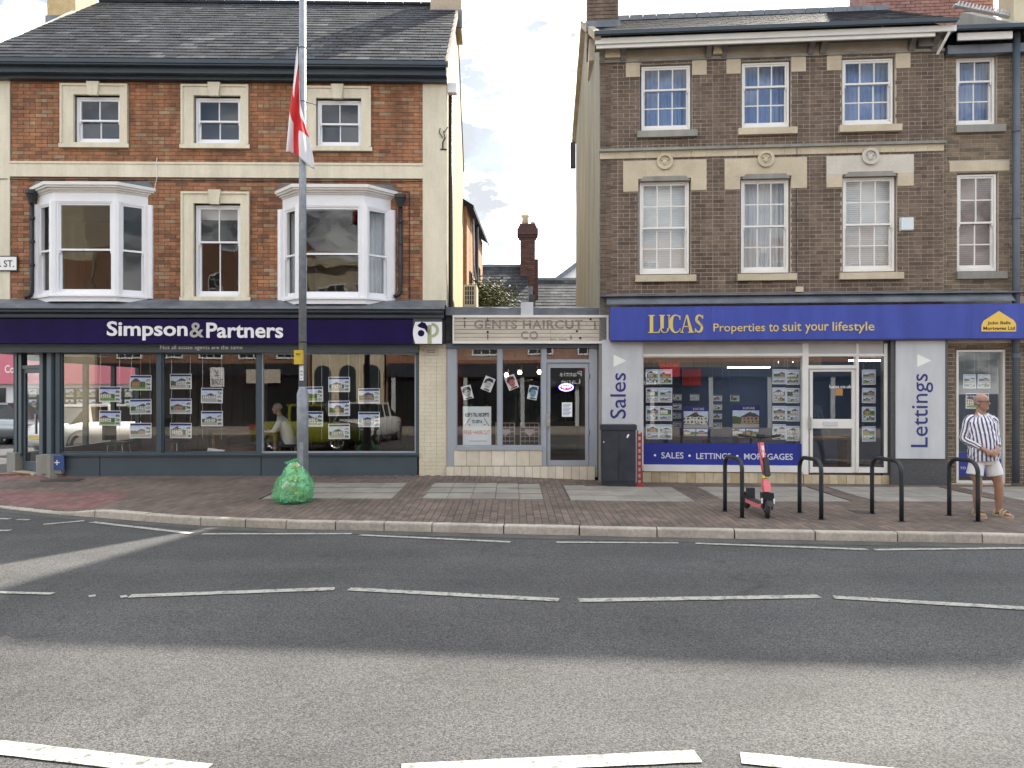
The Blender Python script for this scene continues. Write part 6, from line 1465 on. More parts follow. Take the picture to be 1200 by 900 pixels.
nb = N.new('ShaderNodeTexNoise'); nb.inputs['Scale'].default_value = 15; nb.inputs['Detail'].default_value = 3; nb.inputs['Distortion'].default_value = 1.2; bu = N.new('ShaderNodeBump'); bu.inputs['Distance'].default_value = .02; bu.inputs['Strength'].default_value = .9
g_ = N.new('ShaderNodeNewGeometry'); Lk(g_.outputs['Position'], nb.inputs['Vector']); Lk(nb.outputs['Fac'], bu.inputs['Height']); Lk(bu.outputs[0], pr.inputs['Normal'])
m2.inputs[0].default_value = .25; m1.inputs[0].default_value = .33; Lk(pr.outputs[0], m2.inputs[1]); Lk(tl_.outputs[0], m2.inputs[2]); Lk(tr.outputs[0], m1.inputs[1]); Lk(m2.outputs[0], m1.inputs[2]); Lk(m1.outputs[0], o_.inputs[0])
b.obj('polythene', gm, bag)
b = B()
for k in range(230):
    zz = rnd.uniform(.04,.55); rad = (.205 if zz < .3 else .205-(zz-.3)*.66)*(1 if zz > .1 else .85)*rnd.uniform(.5,1)**.4; a = rnd.uniform(0,6.28); s = rnd.uniform(.02,.055)
    v = [Vector((rnd.uniform(-1,1),rnd.uniform(-1,1),rnd.uniform(-1,1))).normalized() for _ in range(3)]; c1_ = v[0]; c2_ = v[0].cross(v[1]).normalized(); c3_ = c1_.cross(c2_)
    b.obox((math.cos(a)*rad+.04*zz, math.sin(a)*rad, zz), c1_, c2_, c3_, s, s*rnd.uniform(.3,.9), s*rnd.uniform(.2,1.3), tone=rnd.random())
b.obj('rubbish', M_['rubbish'], bag, kind='stuff')
b = B(); b.tube([(-.02,0,.63),(-.09,-.02,.60),(-.12,-.04,.62)], [.025,.03,.008], 7).tube([(-.02,0,.63),(.06,-.01,.665),(.09,-.03,.64)], [.025,.02,.006], 7).obj('tied_ears', gm, bag)
# utility cabinet
cx0_, cx1_ = FR.L(705,530,-.75)[0], FR.L(745,530,-.75)[0]; d = -.75; cb_ = FR.root('utility_cabinet', 'dark navy street cabinet with a peeling patch, standing below the Sales panel', 'street cabinet')
zb0_, zt0_ = -.05, FR.L(725,498,d)[1]
B().box(cx0_, cx1_, d, d+.42, zb0_+.12, zt0_-.09).obj('body', M_['cabinet'], cb_); B().box(cx0_-.02, cx1_+.02, d-.025, d+.44, zt0_-.09, zt0_).obj('lid', M_['cabinet'], cb_); B().box(cx0_+.01, cx1_-.01, d+.01, d+.41, zb0_, zb0_+.12).obj('plinth', M_['cabinet'], cb_)
xm = (cx0_+cx1_)/2
for a_, c_ in ((cx0_+.015, xm-.003),(xm+.003, cx1_-.015)): B().box(a_, c_, d-.012, d, zb0_+.15, zt0_-.11).obj('door', M_['cabinet'], cb_)
B().box(xm+.02, xm+.04, d-.03, d-.01, .5, .6).obj('handle', M_['stand_paint'], cb_)
s_, z_ = FR.L(735.5,511,d); B().prism([(s_-.02,z_-.03),(s_+.0,z_-.035),(s_+.03,z_+.02),(s_+.02,z_+.04),(s_-.01,z_+.02)], d-.014, d-.012).obj('torn_sticker', M_['white_print'], cb_); s_, z_ = FR.L(707,518,d); B().box(s_-.0,s_+.014,d-.014,d-.012,z_-.012,z_+.012).obj('torn_sticker', M_['white_print'], cb_)
# red plastic barrier foot
rb = FR.root('barrier_panel', 'narrow red plastic barrier end with slots, leaning behind the right side of the cabinet', 'barrier')
x0, x1 = cx1_+.03, cx1_+.12; b = B(); zz = zt0_-.1
b.box(x0, x0+.022, d+.05, d+.12, 0, zz).box(x1-.022, x1, d+.05, d+.12, 0, zz-.04)
for k in range(9): b.box(x0+.022, x1-.022, d+.055, d+.115, zz*k/9+.0, zz*k/9+.045)
b.obj('frame', M_['red_plastic'], rb)
B().box(x0-.01, x1+.03, d+.02, d+.2, -.02, .03).obj('foot', M_['red_plastic'], rb)
# cycle stands
SPX = [((849.6,599),(869.6,606.8)), ((937,600.8),(962.4,608.7)), ((1022,602),(1056.5,611)), ((1112.4,604),(1146,611))]
lbs = ['black hooped cycle stand just left of the pink scooter', 'black hooped cycle stand in front of the glass door, right of the scooter', 'black hooped cycle stand in front of the Lettings panel', 'black hooped cycle stand beside the man in white shorts']
proto_st = None
for k, (a_, c_) in enumerate(SPX):
    pa = Vector((*gnd(*a_), 0)); pc = Vector((*gnd(*c_), 0)); mdp = (pa+pc)/2; v = pc-pa; ln = v.length; ang = math.atan2(v.y, v.x); zg_ = G(mdp.x, mdp.y)
    t = thing('cycle_stand', lbs[k], 'bike stand', (mdp.x, mdp.y, zg_), ang, 'row of black cycle stands')
    hh = .80; rc = .15; L2 = ln/2; path = [(-L2,0,-.03),(-L2,0,hh*.4),(-L2,0,hh-rc)] + [(-L2+rc-rc*math.cos(q_), 0, hh-rc+rc*math.sin(q_)) for q_ in [math.pi/2*j/8 for j in range(1,9)]] + [(L2-rc+rc*math.sin(q_), 0, hh-rc+rc*math.cos(q_)) for q_ in [math.pi/2*j/8 for j in range(0,9)]] + [(L2,0,hh*.4),(L2,0,-.03)]
    B().tube(path, .0285, 14, ref=(0,1,0)).obj('hoop', M_['stand_paint'], t, smooth=True)
    for s in (-1,1): B().lathe([(.055,-.01),(.055,.006),(.03,.008)], (s*L2,0,0), 14).obj('ground_collar', M_['stand_paint'], t)
# scooter
sx_, sy_ = gnd(899.5, 607, 0); rx_, ryy = gnd(880, 598, 0)
dv = Vector((rx_-sx_, ryy-sy_)); ang = math.atan2(dv.y, dv.x)
sc = thing('electric_scooter', 'coral pink rental electric scooter parked between the first two cycle stands', 'scooter', (sx_, sy_, G(sx_, sy_)), ang)
# local +x runs backwards along the deck, wheel axle along y
Lw = .86; rw = .118
def wheel(x, r_, w, turn=0):
    c = Vector((x,0,r_)); ax = Vector((-math.sin(turn), math.cos(turn), 0)); fw = Vector((math.cos(turn), math.sin(turn), 0)); b = B(); n = 28; rings = []
    for rr2, o in ((r_*.62,-w*.45),(r_*.8,-w*.5),(r_*.95,-w*.36),(r_,0),(r_*.95,w*.36),(r_*.8,w*.5),(r_*.62,w*.45)): rings.append([c+ax*o+fw*rr2*math.cos(2*math.pi*k/n)+Vector((0,0,rr2*math.sin(2*math.pi*k/n))) for k in range(n)])
    b.loft(rings, False); o = b.obj('wheel', M_['rubber'], sc, smooth=True); b = B()
    b.loft([[c+ax*oo+fw*rr2*math.cos(2*math.pi*k/n)+Vector((0,0,rr2*math.sin(2*math.pi*k/n))) for k in range(n)] for rr2, oo in ((.01,-w*.4),(r_*.3,-w*.42),(r_*.64,-w*.3),(r_*.64,w*.3),(r_*.3,w*.42),(.01,w*.4))], False); b.obj('hub', M_['stand_paint'], o)
TU = R(-22)
wheel(0, rw, .07, TU); wheel(Lw, .105, .06)
st_top = Vector((.30-.02, 0, 1.06)); st_bot = Vector((.035,0,.36))
fa = Vector((-math.sin(TU), math.cos(TU), 0))
b = B()
for s in (-1,1): b.tube([Vector((0,0,rw))+fa*s*.06, Vector((.01,0,.26))+fa*s*.06, Vector((.03,0,.31))+fa*s*.045], .016, 8)
b.obox((.02,0,.30), (1,0,0), fa, (0,0,1), .045, .075, .045); b.obj('fork', M_['stand_paint'], sc)
B().tube([Vector((-.02,0,.20))+fa*.078, Vector((-.02,0,.27))+fa*.078], .012, 8).tube([Vector((-.02,0,.20))-fa*.078, Vector((-.02,0,.27))-fa*.078], .012, 8).obj('reflector', M_['white_print'], sc)
b = B(); fn = []
for k in range(9):
    a = R(20+k*17); fn.append([Vector((math.cos(a)*.14,0,rw+math.sin(a)*.14))+fa*o for o in (-.04,.04)])
b.loft(fn, False, closed=False); b.obj('mudguard', M_['black_plastic'], sc)
b = B(); dirs = (st_top-st_bot)
b.loft([[st_bot+Vector((x,y_,0)) for x, y_ in ((-.05,-.045),(.06,-.045),(.06,.045),(-.05,.045))], [st_bot+dirs*.12+Vector((x,y_,0)) for x, y_ in ((-.05,-.05),(.06,-.05),(.06,.05),(-.05,.05))], [st_bot+dirs*.24+Vector((x,y_,0)) for x, y_ in ((-.035,-.03),(.035,-.03),(.035,.03),(-.035,.03))]]); b.obj('steering_housing', M_['coral'], sc)
B().tube([st_bot+dirs*.24, st_bot+dirs*.30], .036, 12).obj('hi_vis_band', M_['hi_vis'], sc)
B().tube([st_bot+dirs*.30, st_bot+dirs*.40], .028, 12).obj('folding_collar', M_['coral_dark'] if 'coral_dark' in M_ else mk('coral_dark', (.12,.03,.04), rough=.5), sc)
B().tube([st_bot+dirs*.38, st_bot+dirs*.62, st_bot+dirs*.93], [.030,.034,.036], 12, flat=1.2).obj('stem', M_['coral'], sc, smooth=True)
B().tube([st_bot+dirs*.90, st_top+dirs*.03], .028, 10).obj('stem_top', M_['black_plastic'], sc)
q_ = st_bot+dirs*.50; b = B().obox(q_+Vector((-.055,-.02,-.02)), (dirs.x,0,dirs.z), (0,1,0), (-dirs.z,0,dirs.x), .13, .034, .036); b.obj('battery_pack', M_['black_plastic'], sc)
q_ = st_bot+dirs*.83; B().obox(q_+Vector((-.045,0,0)), (dirs.x,0,dirs.z), (0,1,0), (-dirs.z,0,dirs.x), .035, .018, .012).obj('headlight', M_['chrome'], sc)
q_ = st_bot+dirs*.72; B().obox(q_+Vector((-.042,0,0)), (dirs.x,0,dirs.z), (0,1,0), (-dirs.z,0,dirs.x), .07, .006, .006).obj('stem_mark', M_['white_print'], sc)
hb_ = Vector((math.sin(-TU*1.2)*.0,0,0)); ha = Vector((.28,.96,0)).normalized()*-1
ca = st_top+Vector((0,0,.02))
B().tube([ca-ha*.27+Vector((.05,0,.035)), ca-ha*.12+Vector((.01,0,.02)), ca, ca+ha*.12+Vector((.01,0,.02)), ca+ha*.27+Vector((.05,0,.035))], .014, 8).obj('handlebar', M_['black_plastic'], sc)
for s in (-1,1):
    B().tube([ca+ha*s*.16+Vector((.02,0,.025)), ca+ha*s*.28+Vector((.055,0,.037))], .019, 8).obj('grip', M_['rubber'], sc)
    B().tube([ca+ha*s*.12+Vector((-.01,0,.015)), ca+ha*s*.2+Vector((-.045,0,.0)), ca+ha*s*.25+Vector((-.04,0,-.005))], .006, 6).obj('brake_lever', M_['stand_paint'], sc)
B().obox(ca+Vector((-.01,0,.035)), (1,0,0), (0,1,0), (0,0,1), .05,.045,.02).obj('display', M_['black_plastic'], sc)
B().tube([ca+Vector((-.04,.03,0)), ca+Vector((-.10,.05,-.15)), st_bot+dirs*.6+Vector((-.06,.03,0))], .005, 5).tube([ca+Vector((-.04,-.05,0)), ca+Vector((-.11,-.06,-.12)), st_bot+dirs*.65+Vector((-.05,-.03,0))], .005, 5).obj('brake_cable', M_['black_plastic'], sc)
dk = B(); dk.hprism([(.14,-.05),(.24,-.075),(.70,-.075),(.78,-.05),(.78,.05),(.70,.075),(.24,.075),(.14,.05)], .115, .165).obj('deck', M_['coral'], sc); B().hprism([(.2,-.065),(.70,-.068),(.70,.068),(.2,.065)], .165, .172).obj('grip_mat', M_['rubber'], sc)
B().tube([(.16,0,.14),(.08,0,.24),st_bot+Vector((.01,0,.03))], [.035,.035,.04], 10).obj('neck', M_['coral_dark'], sc)
b = B(); b.loft([[(Lw-.02+.14*math.cos(a), o, .11+.14*math.sin(a)) for o in (-.045,.045)] for a in [R(160-k*17) for k in range(9)]], False, closed=False); b.obj('mudguard', M_['black_plastic'], sc)
B().box(.70,.80,-.07,.03,.17,.32).obj('lock_box', M_['cabinet'], sc); B().tube([(.45,-.08,.12),(.5,-.14,.0)], .009, 6).obj('kick_stand', M_['stand_paint'], sc)
B().box(Lw+.1,Lw+.12,-.03,.03,.2,.24).obj('tail_light', M_['red_plastic'], sc)

# ================================================================== people
def remeshed(b, name, m, parent, vox=.008, smooth=6, sub=0, **kw):
    o = b.obj(name, m, parent, smooth=True, **kw); r_ = o.modifiers.new('r', 'REMESH'); r_.mode = 'VOXEL'; r_.voxel_size = vox; r_.use_smooth_shade = True
    s = o.modifiers.new('s', 'SMOOTH'); s.iterations = smooth; s.factor = .5; return o
def limb(b, pts, rs, n=12, flat=1.0, ref=None):
    # Catmull-Rom between the joints so that limbs taper and bend smoothly
    P = [Vector(p) for p in pts]; Q_ = []; RR = []
    for i in range(len(P)-1):
        p0, p1, p2, p3 = P[max(i-1,0)], P[i], P[i+1], P[min(i+2,len(P)-1)]
        for k in range(5 if i < len(P)-2 else 6):
            t = k/5; Q_.append(.5*((2*p1)+(p2-p0)*t+(2*p0-5*p1+4*p2-p3)*t*t+(3*p1-p0-3*p2+p3)*t**3)); RR.append(rs[i]*(1-t)+rs[i+1]*t)
    return b.tube(Q_, RR, n, True, flat=flat, ref=ref)
def ell(b, rings, n=22):    # stack of horizontal ellipses (cx, cy, z, rx, ry)
    return b.loft([[(cx+rx*math.cos(2*math.pi*k/n), cy+ry*math.sin(2*math.pi*k/n), z) for k in range(n)] for cx, cy, z, rx, ry in rings])
def head(body, hc, yaw=0.0, scale=1.0):
    """head pieces (added to the body mesh); hc = centre of the skull. The face looks along -y, turned by yaw"""
    rot = Matrix.Rotation(yaw, 3, 'Z'); T = lambda v: Vector(hc)+rot@(Vector(v)*scale)
    n = 20
    rs = [(.004,-.118,.030,.030,-.045),(.0,-.10,.044,.046,-.04),(0,-.075,.056,.064,-.025),(0,-.04,.066,.080,-.01),(0,.0,.073,.092,0),(0,.04,.076,.097,.004),(0,.075,.070,.088,.006),(0,.10,.052,.066,.008),(0,.118,.022,.03,.008)]
    body.loft([[T((rx*math.cos(2*math.pi*k/n), cy+ry*math.sin(2*math.pi*k/n), z)) for k in range(n)] for _, z, rx, ry, cy in rs])
    # nose, brow, lips, chin, ears
    body.loft([[T((w*math.cos(2*math.pi*k/8), -.088-d+.012*math.sin(2*math.pi*k/8), z)) for k in range(8)] for w, d, z in ((.007,.0,.02),(.009,.008,.0),(.012,.020,-.02),(.016,.018,-.032),(.008,.002,-.04))])
    for s in (-1,1):
        for k in range(1):
            body.loft([[T((s*(.074+.007*math.sin(a2)), .01+.018*math.cos(2*math.pi*k2/10)*math.cos(a2-.0), -.012+.032*math.sin(2*math.pi*k2/10)*math.cos(a2))) for k2 in range(10)] for a2 in (-.9,-.3,.4,1.0)])
    body.loft([[T((.026*math.cos(2*math.pi*k/10), -.078-.008*math.sin(2*math.pi*k/10)*0-dd, z)) for k in range(10)] for z, dd in ((-.066,-.01),(-.064,.006),(-.058,.008),(-.054,-.01))])
    return T
def hand(b, wrist, dirn, palm_n, curl=.5, side=1, sc_=1.0):
    """palm and five separate fingers; dirn = along the hand, palm_n = out of the palm"""
    d = Vector(dirn).normalized(); nrm = Vector(palm_n); nrm = (nrm-d*nrm.dot(d)).normalized(); sd = d.cross(nrm)*side; w = Vector(wrist)
    b.tube([w-d*.02, w+d*.02, w+d*.055, w+d*.085], [(.018*sc_,.024*sc_),(.015*sc_,.034*sc_),(.014*sc_,.040*sc_),(.011*sc_,.038*sc_)], 10, ref=nrm)
    for k, (o, L) in enumerate(((-.031,.062),(-.011,.075),(.010,.070),(.029,.055))):
        p = w+d*.08+sd*o*sc_; a1 = d*math.cos(curl*.6)+nrm*math.sin(curl*.6); a2 = d*math.cos(curl*1.5)+nrm*math.sin(curl*1.5); a3 = d*math.cos(curl*2.3)+nrm*math.sin(curl*2.3)
        b.tube([p-d*.01, p+a1*L*.45, p+a1*L*.45+a2*L*.33, p+a1*L*.45+a2*L*.33+a3*L*.25], [.0095,.009,.0082,.006], 7)
    p = w+d*.02-sd*.03*sc_; b.tube([p, p-sd*.022+d*.025+nrm*.01, p-sd*.026+d*.055+nrm*.02], [.012,.0105,.008], 7)
stripe = bpy.data.materials.new('striped_shirt'); stripe.use_nodes = True; N = stripe.node_tree.nodes; Lk = stripe.node_tree.links.new; p_ = N['Principled BSDF']; setin(p_,'Roughness',.85)
a_ = N.new('ShaderNodeAttribute'); a_.attribute_name = 'around'; f_ = N.new('ShaderNodeMath'); f_.operation = 'FRACT'; r_ = N.new('ShaderNodeValToRGB'); r_.color_ramp.interpolation = 'CONSTANT'
e = r_.color_ramp.elements; e[0].color = (.76,.76,.80,1); e[1].position = .56; e[1].color = (.075,.075,.17,1); Lk(a_.outputs['Fac'], f_.inputs[0]); Lk(f_.outputs[0], r_.inputs[0]); Lk(r_.outputs[0], p_.inputs['Base Color'])
nb = N.new('ShaderNodeTexNoise'); nb.inputs['Scale'].default_value = 9; nb.inputs['Distortion'].default_value = .8; bu = N.new('ShaderNodeBump'); bu.inputs['Distance'].default_value = .03; bu.inputs['Strength'].default_value = .8; g_ = N.new('ShaderNodeNewGeometry'); Lk(g_.outputs['Position'], nb.inputs['Vector']); Lk(nb.outputs['Fac'], bu.inputs['Height']); Lk(bu.outputs[0], p_.inputs['Normal'])
def cloth_tube(b, pts, rs, stripes, n=26, refv=(0,0,1), wr=.0):
    P = [Vector(p) for p in pts]; Q_ = []; RR = []
    for i in range(len(P)-1):
        p0, p1, p2, p3 = P[max(i-1,0)], P[i], P[i+1], P[min(i+2,len(P)-1)]
        for k in range(6 if i < len(P)-2 else 7):
            t = k/6; Q_.append(.5*((2*p1)+(p2-p0)*t+(2*p0-5*p1+4*p2-p3)*t*t+(3*p1-p0-3*p2+p3)*t**3)); RR.append(tuple(rs[i][q_]*(1-t)+rs[i+1][q_]*t for q_ in (0,1)))
    prev = Vector(refv); rings = []; m = len(Q_)
    for k, p in enumerate(Q_):
        t = (Q_[min(k+1,m-1)]-Q_[max(k-1,0)]).normalized(); a = (prev-t*prev.dot(t)).normalized(); c = t.cross(a); prev = a
        rings.append([p+(a*math.cos(2*math.pi*i/n)*RR[k][0]+c*math.sin(2*math.pi*i/n)*RR[k][1])*(1+wr*noise.noise(Vector((i*.5,k*.55,3)))) for i in range(n+1)])
    b.at.setdefault('around', [])
    b.loft(rings, False, closed=False); b.at['around'] += [stripes*i/n for _ in rings for i in range(n+1)]
    return b
fx, fy = 6.63, 10.42
man = thing('person', 'bald man in glasses, striped shirt, white shorts and sandals standing with hands clasped', 'person', (fx, fy, G(fx, fy)))
hipz, wx = .84, -.10
bd = B()
# torso, neck, head
ell(bd, [(wx+.01,0,.80,.10,.09),(wx+.01,0,.86,.165,.12),(wx,-.01,.97,.165,.13),(wx-.01,-.01,1.12,.17,.125),(wx-.02,0,1.27,.185,.115),(wx-.02,.01,1.36,.17,.09),(wx-.025,.01,1.405,.10,.07),(wx-.03,0,1.43,.062,.062),(wx-.03,-.005,1.47,.058,.06),(wx-.03,-.01,1.51,.055,.06)])
T_ = head(bd, (wx-.035,-.03,1.588), yaw=R(32), scale=.98)
hipL, hipR = (wx+.10,.0,.82), (wx-.08,.0,.82)
limb(bd, [hipR,(wx-.115,-.01,.64),(-.175,-.015,.46),(-.165,.02,.28),(-.155,.04,.10),(-.155,.04,.06)], [.088,.082,.056,.056,.034,.036])
limb(bd, [hipL,(wx+.155,-.01,.64),(.105,-.02,.46),(.135,.01,.28),(.145,.03,.10),(.145,.03,.06)], [.088,.084,.058,.058,.035,.037])
for fxx, ang_ in ((-.155,-.12),(.145,.30)):
    dx = math.sin(ang_); q_ = Vector((fxx,.04,0)); dr_ = Vector((dx,-1,0)).normalized(); sdv = Vector((1,dx,0)).normalized()
    bd.loft([[q_+dr_*o+sdv*w*math.cos(2*math.pi*k/12)+Vector((0,0,.028+h_/2+h_/2*math.sin(2*math.pi*k/12))) for k in range(12)] for o, w, h_ in ((-.055,.022,.03),(-.04,.032,.06),(.02,.034,.075),(.08,.040,.05),(.14,.046,.034),(.175,.042,.025),(.195,.025,.018))])
    for k in range(5): p = q_+dr_*(.17+.018*(1-abs(k-1.2)/4))+sdv*(-.034+.017*k)*(1 if fxx < 0 else -1); bd.tube([p+Vector((0,0,.038)), p+dr_*.03+Vector((0,0,.036))], [.009,.0075], 6)
# arms: shoulders, elbows bent, hands clasped low in front
shR, shL = Vector((wx-.18,.01,1.335)), Vector((wx+.145,.01,1.335)); elR, elL = Vector((wx-.225,.03,1.075)), Vector((wx+.195,.03,1.08)); hc = Vector((wx+.015,-.235,.875)); wrR = hc+Vector((-.095,.03,.055)); wrL = hc+Vector((.06,.03,.075))
limb(bd, [shR, (shR+elR)/2, elR, (elR+wrR)/2, wrR], [.052,.047,.040,.037,.026]); limb(bd, [shL, (shL+elL)/2, elL, (elL+wrL)/2, wrL], [.052,.047,.040,.037,.026])
hand(bd, wrR, (1,-.15,-.45), (.1,.9,-.3), curl=.8, side=1); hand(bd, wrL, (-.9,-.5,-.75), (0,.8,-.4), curl=.7, side=-1)
remeshed(bd, 'body', M_['skin'], man, .0065, 2)
# eyes, glasses, hair
b = B(); [b.ball(T_((s*.028,-.082,.008)), .011,.009,.007, 8, 6) for s in (-1,1)]; b.obj('eyes', M_['white_print'], man); b = B(); [b.ball(T_((s*.028,-.091,.008)), .005,.004,.005, 8, 6) for s in (-1,1)]; b.obj('irises', M_['black_print'], man)
b = B()
for s in (-1,1):
    b.tube([T_((s*.032+.027*math.cos(q_), -.104+.006*abs(math.cos(q_)), .006+.018*math.sin(q_))) for q_ in [2*math.pi*k/14 for k in range(15)]], .0028, 5); b.tube([T_((s*.058,-.096,.010)), T_((s*.076,-.05,.010)), T_((s*.078,.02,.008))], .0035, 5)
b.tube([T_((-.008,-.106,.01)), T_((.008,-.106,.01))], .003, 5); b.obj('glasses', M_['black_plastic'], man)
b = B(); b.tube([T_((-.022,-.0885,-.062)), T_((0,-.0935,-.060)), T_((.022,-.0885,-.062))], .0035, 6); b.obj('mouth', mk('lips', (.30,.10,.08), rough=.6), man)
b = B(); rg = []
for a2, lift in ((.0,0),):
    for k in range(15):
        q_ = R(-14+208*k/14); r0_, r1_ = .0735, .0945; rg.append([T_((r0_*w*math.cos(q_), .002+r1_*w*math.sin(q_), z)) for z, w in ((-.045,.93),(-.02,.985),(.01,1.0),(.04,1.01),(.058,.985))])
b.loft(rg, False, closed=False); o = b.obj('hair', mk('cropped_hair', (.20,.14,.11), (.34,.27,.23), 60, .85), man, smooth=True); md = o.modifiers.new('t','SOLIDIFY'); md.thickness = .004
# shirt
sh = B()
cloth_tube(sh, [(wx+.015,-.01,.80),(wx+.005,-.02,.90),(wx,-.025,1.02),(wx-.01,-.015,1.16),(wx-.02,0,1.29),(wx-.02,.01,1.375),(wx-.025,.01,1.425)], [(.158,.205),(.165,.205),(.165,.20),(.155,.205),(.14,.215),(.10,.165),(.062,.075)], 24, 48, (0,1,0), wr=.10)
for s_h, e_l, w_r in ((shR,elR,wrR),(shL,elL,wrL)):
    cloth_tube(sh, [s_h+Vector((.06 if s_h.x < wx else -.06,0,.03)), s_h+Vector((0,0,-.01)), (s_h+e_l)/2, e_l, (e_l+w_r)/2, w_r+(e_l-w_r)*.22], [(.060,.060),(.072,.070),(.066,.064),(.060,.058),(.052,.050),(.044,.044)], 8, 26, (0,1,0), wr=.16)
so = sh.obj('shirt', stripe, man, smooth=True)
b = B()
for s in (-1,1): b.add([T(v) if False else v for v in [(wx-.025+s*.012,-.075,1.40),(wx-.025+s*.075,-.05,1.445),(wx-.025+s*.075,-.068,1.41),(wx-.025+s*.035,-.095,1.365)]], [(0,1,2,3),(3,2,1,0)])
cl = b.obj('collar', M_['flag_white'], man)
b = B(); [b.ball((wx-.012+.002*k,-.175-.012*math.sin(k),1.33-.075*k), .006,.003,.006, 6, 4) for k in range(6)]; b.obj('buttons', M_['flag_white'], man)
# shorts
b = B()
ell(b, [(wx+.01,0,.72,.15,.10),(wx+.01,0,.77,.178,.13),(wx+.01,0,.84,.172,.128),(wx+.01,0,.90,.155,.12)])
limb(b, [(wx-.075,0,.80),(wx-.095,-.01,.70),(wx-.12,-.015,.575)], [.095,.100,.106], n=18); limb(b, [(wx+.095,0,.80),(wx+.135,-.01,.70),(wx+.165,-.015,.575)], [.095,.100,.106], n=18)
so = remeshed(b, 'shorts', M_['shorts'], man, .010, 2)
# sandals
for fxx, ang_ in ((-.155,-.12),(.145,.30)):
    dx = math.sin(ang_); q_ = Vector((fxx,.04,0)); dr_ = Vector((dx,-1,0)).normalized(); sdv = Vector((1,dx,0)).normalized(); b = B()
    prof2 = [(-.065,.028),(-.04,.04),(.04,.042),(.11,.05),(.17,.05),(.21,.036),(.225,.015)]
    ol = [q_+dr_*o+sdv*w for o, w in prof2]+[q_+dr_*o-sdv*w for o, w in reversed(prof2)]; b.hprism([(v.x, v.y) for v in reversed(ol)], .0, .028)
    sd_ = b.obj('sandal', M_['sandal'], man); b = B()
    for o, hh, w in ((.07,.085,.046),(.115,.068,.052),(-.03,.085,.042)):
        b.loft([[q_+dr_*(o+oo)+sdv*w*math.cos(q2)+Vector((0,0,.02+hh*math.sin(q2))) for oo in (-.016,.016)] for q2 in [math.pi*k/10 for k in range(11)]], False, closed=False)
    so2 = b.obj('strap', M_['sandal'], sd_); md = so2.modifiers.new('t','SOLIDIFY'); md.thickness = .006
# seated man in the office window
zf_ = .13; sx2, sy2 = ray(333,490,16.3)[0], 16.3
sm = thing('person', 'grey-haired man in a white shirt seated at a desk inside the purple-signed agent office', 'person', (sx2, sy2, zf_), 0)
bd = B()       # sits facing -x (image left), leaning forward
ell(bd, [(0.10,0,.45,.15,.17),(.09,0,.58,.13,.165),(.06,0,.75,.12,.165),(.0,0,.92,.115,.185),(-.05,0,1.03,.09,.16),(-.085,0,1.08,.06,.07),(-.11,0,1.14,.05,.052),(-.12,0,1.18,.05,.05)])
T2 = head(bd, (-.15,0,1.24), yaw=R(-90))
for s in (-1,1):
    limb(bd, [(.10,s*.09,.50),(-.15,s*.10,.53),(-.35,s*.10,.52),(-.36,s*.10,.30),(-.35,s*.10,.05)], [.085,.08,.06,.055,.04]); limb(bd, [(-.04,s*.19,.99),(-.10,s*.23,.83),(-.20,s*.23,.72),(-.36,s*.16,.74),(-.44,s*.12,.76)], [.05,.045,.04,.034,.026]); hand(bd, (-.44,s*.12,.76), (-1,0,-.1), (0,0,-1), .4, s)
remeshed(bd, 'body', M_['skin_pale'], sm, .012, 3)
b = B(); ell(b, [(0.11,0,.44,.175,.20),(.09,0,.58,.16,.195),(.06,0,.75,.145,.195),(.0,0,.92,.135,.21),(-.05,0,1.03,.10,.175),(-.08,0,1.085,.065,.07)])
for s in (-1,1): limb(b, [(-.03,s*.17,1.0),(-.10,s*.24,.83),(-.20,s*.24,.72),(-.36,s*.165,.74),(-.41,s*.13,.755)], [.07,.065,.056,.045,.036])
remeshed(b, 'shirt', M_['flag_white'], sm, .014, 3)
b = B(); [limb(b, [(.12,s*.09,.47),(-.15,s*.10,.53),(-.36,s*.10,.52),(-.37,s*.10,.30),(-.36,s*.10,.08)], [.105,.10,.078,.07,.06]) for s in (-1,1)]; remeshed(b, 'trousers', M_['dark_paint'], sm, .016, 3)
b = B(); b.loft([[T2((.079*math.sin(th_)*math.cos(q_), .012+.100*math.sin(th_)*math.sin(q_), .012+.112*math.cos(th_))) for q_ in [R(-25+230*k/14) for k in range(15)]] for th_ in [R(8+14*j) for j in range(7)]], False, closed=False); o = b.obj('hair', M_['grey_hair'], sm, smooth=True); md = o.modifiers.new('t','SOLIDIFY'); md.thickness = .012; md.offset = 1
def office_chair(x, y, label, rz=0):
    t = thing('office_chair', label, 'chair', (x, y, zf_), rz, 'chairs in the purple-signed agent office'); K = M_['cabinet']
    B().box(-.24,.24,-.24,.24,.42,.48).obj('seat', K, t); B().box(.20,.26,-.22,.22,.52,.98).obj('backrest', K, t)
    for i in range(4): a = math.pi/4+i*math.pi/2; B().tube([(.2*math.cos(a)*1.1,.2*math.sin(a)*1.1,.42),(.28*math.cos(a),.28*math.sin(a),0)], .012, 6).obj('leg', M_['chrome'], t)
office_chair(sx2+.12, sy2, 'dark office chair under the seated man in the white shirt'); office_chair(-8.9, 17.0, 'dark chair with chrome legs in the corner office, nearer the entrance', R(180)); office_chair(-7.9, 17.6, 'dark chair with chrome legs in the corner office, beside the first card column', R(170)); office_chair(-5.0,17.6,'dark chair in the middle of the corner office, behind the leaning picture', R(200))
def desk(x, y, w, label):
    t = thing('office_desk', label, 'desk', (x, y, zf_), 0, 'desks in the purple-signed agent office'); B().box(-w/2,w/2,-.38,.38,.70,.74).obj('desk_top', M_['wood'], t)
    for s in (-1,1): B().box(s*w/2-.03,s*w/2+.03,-.34,.34,0,.70).obj('side_panel', M_['wood'], t)
    return t
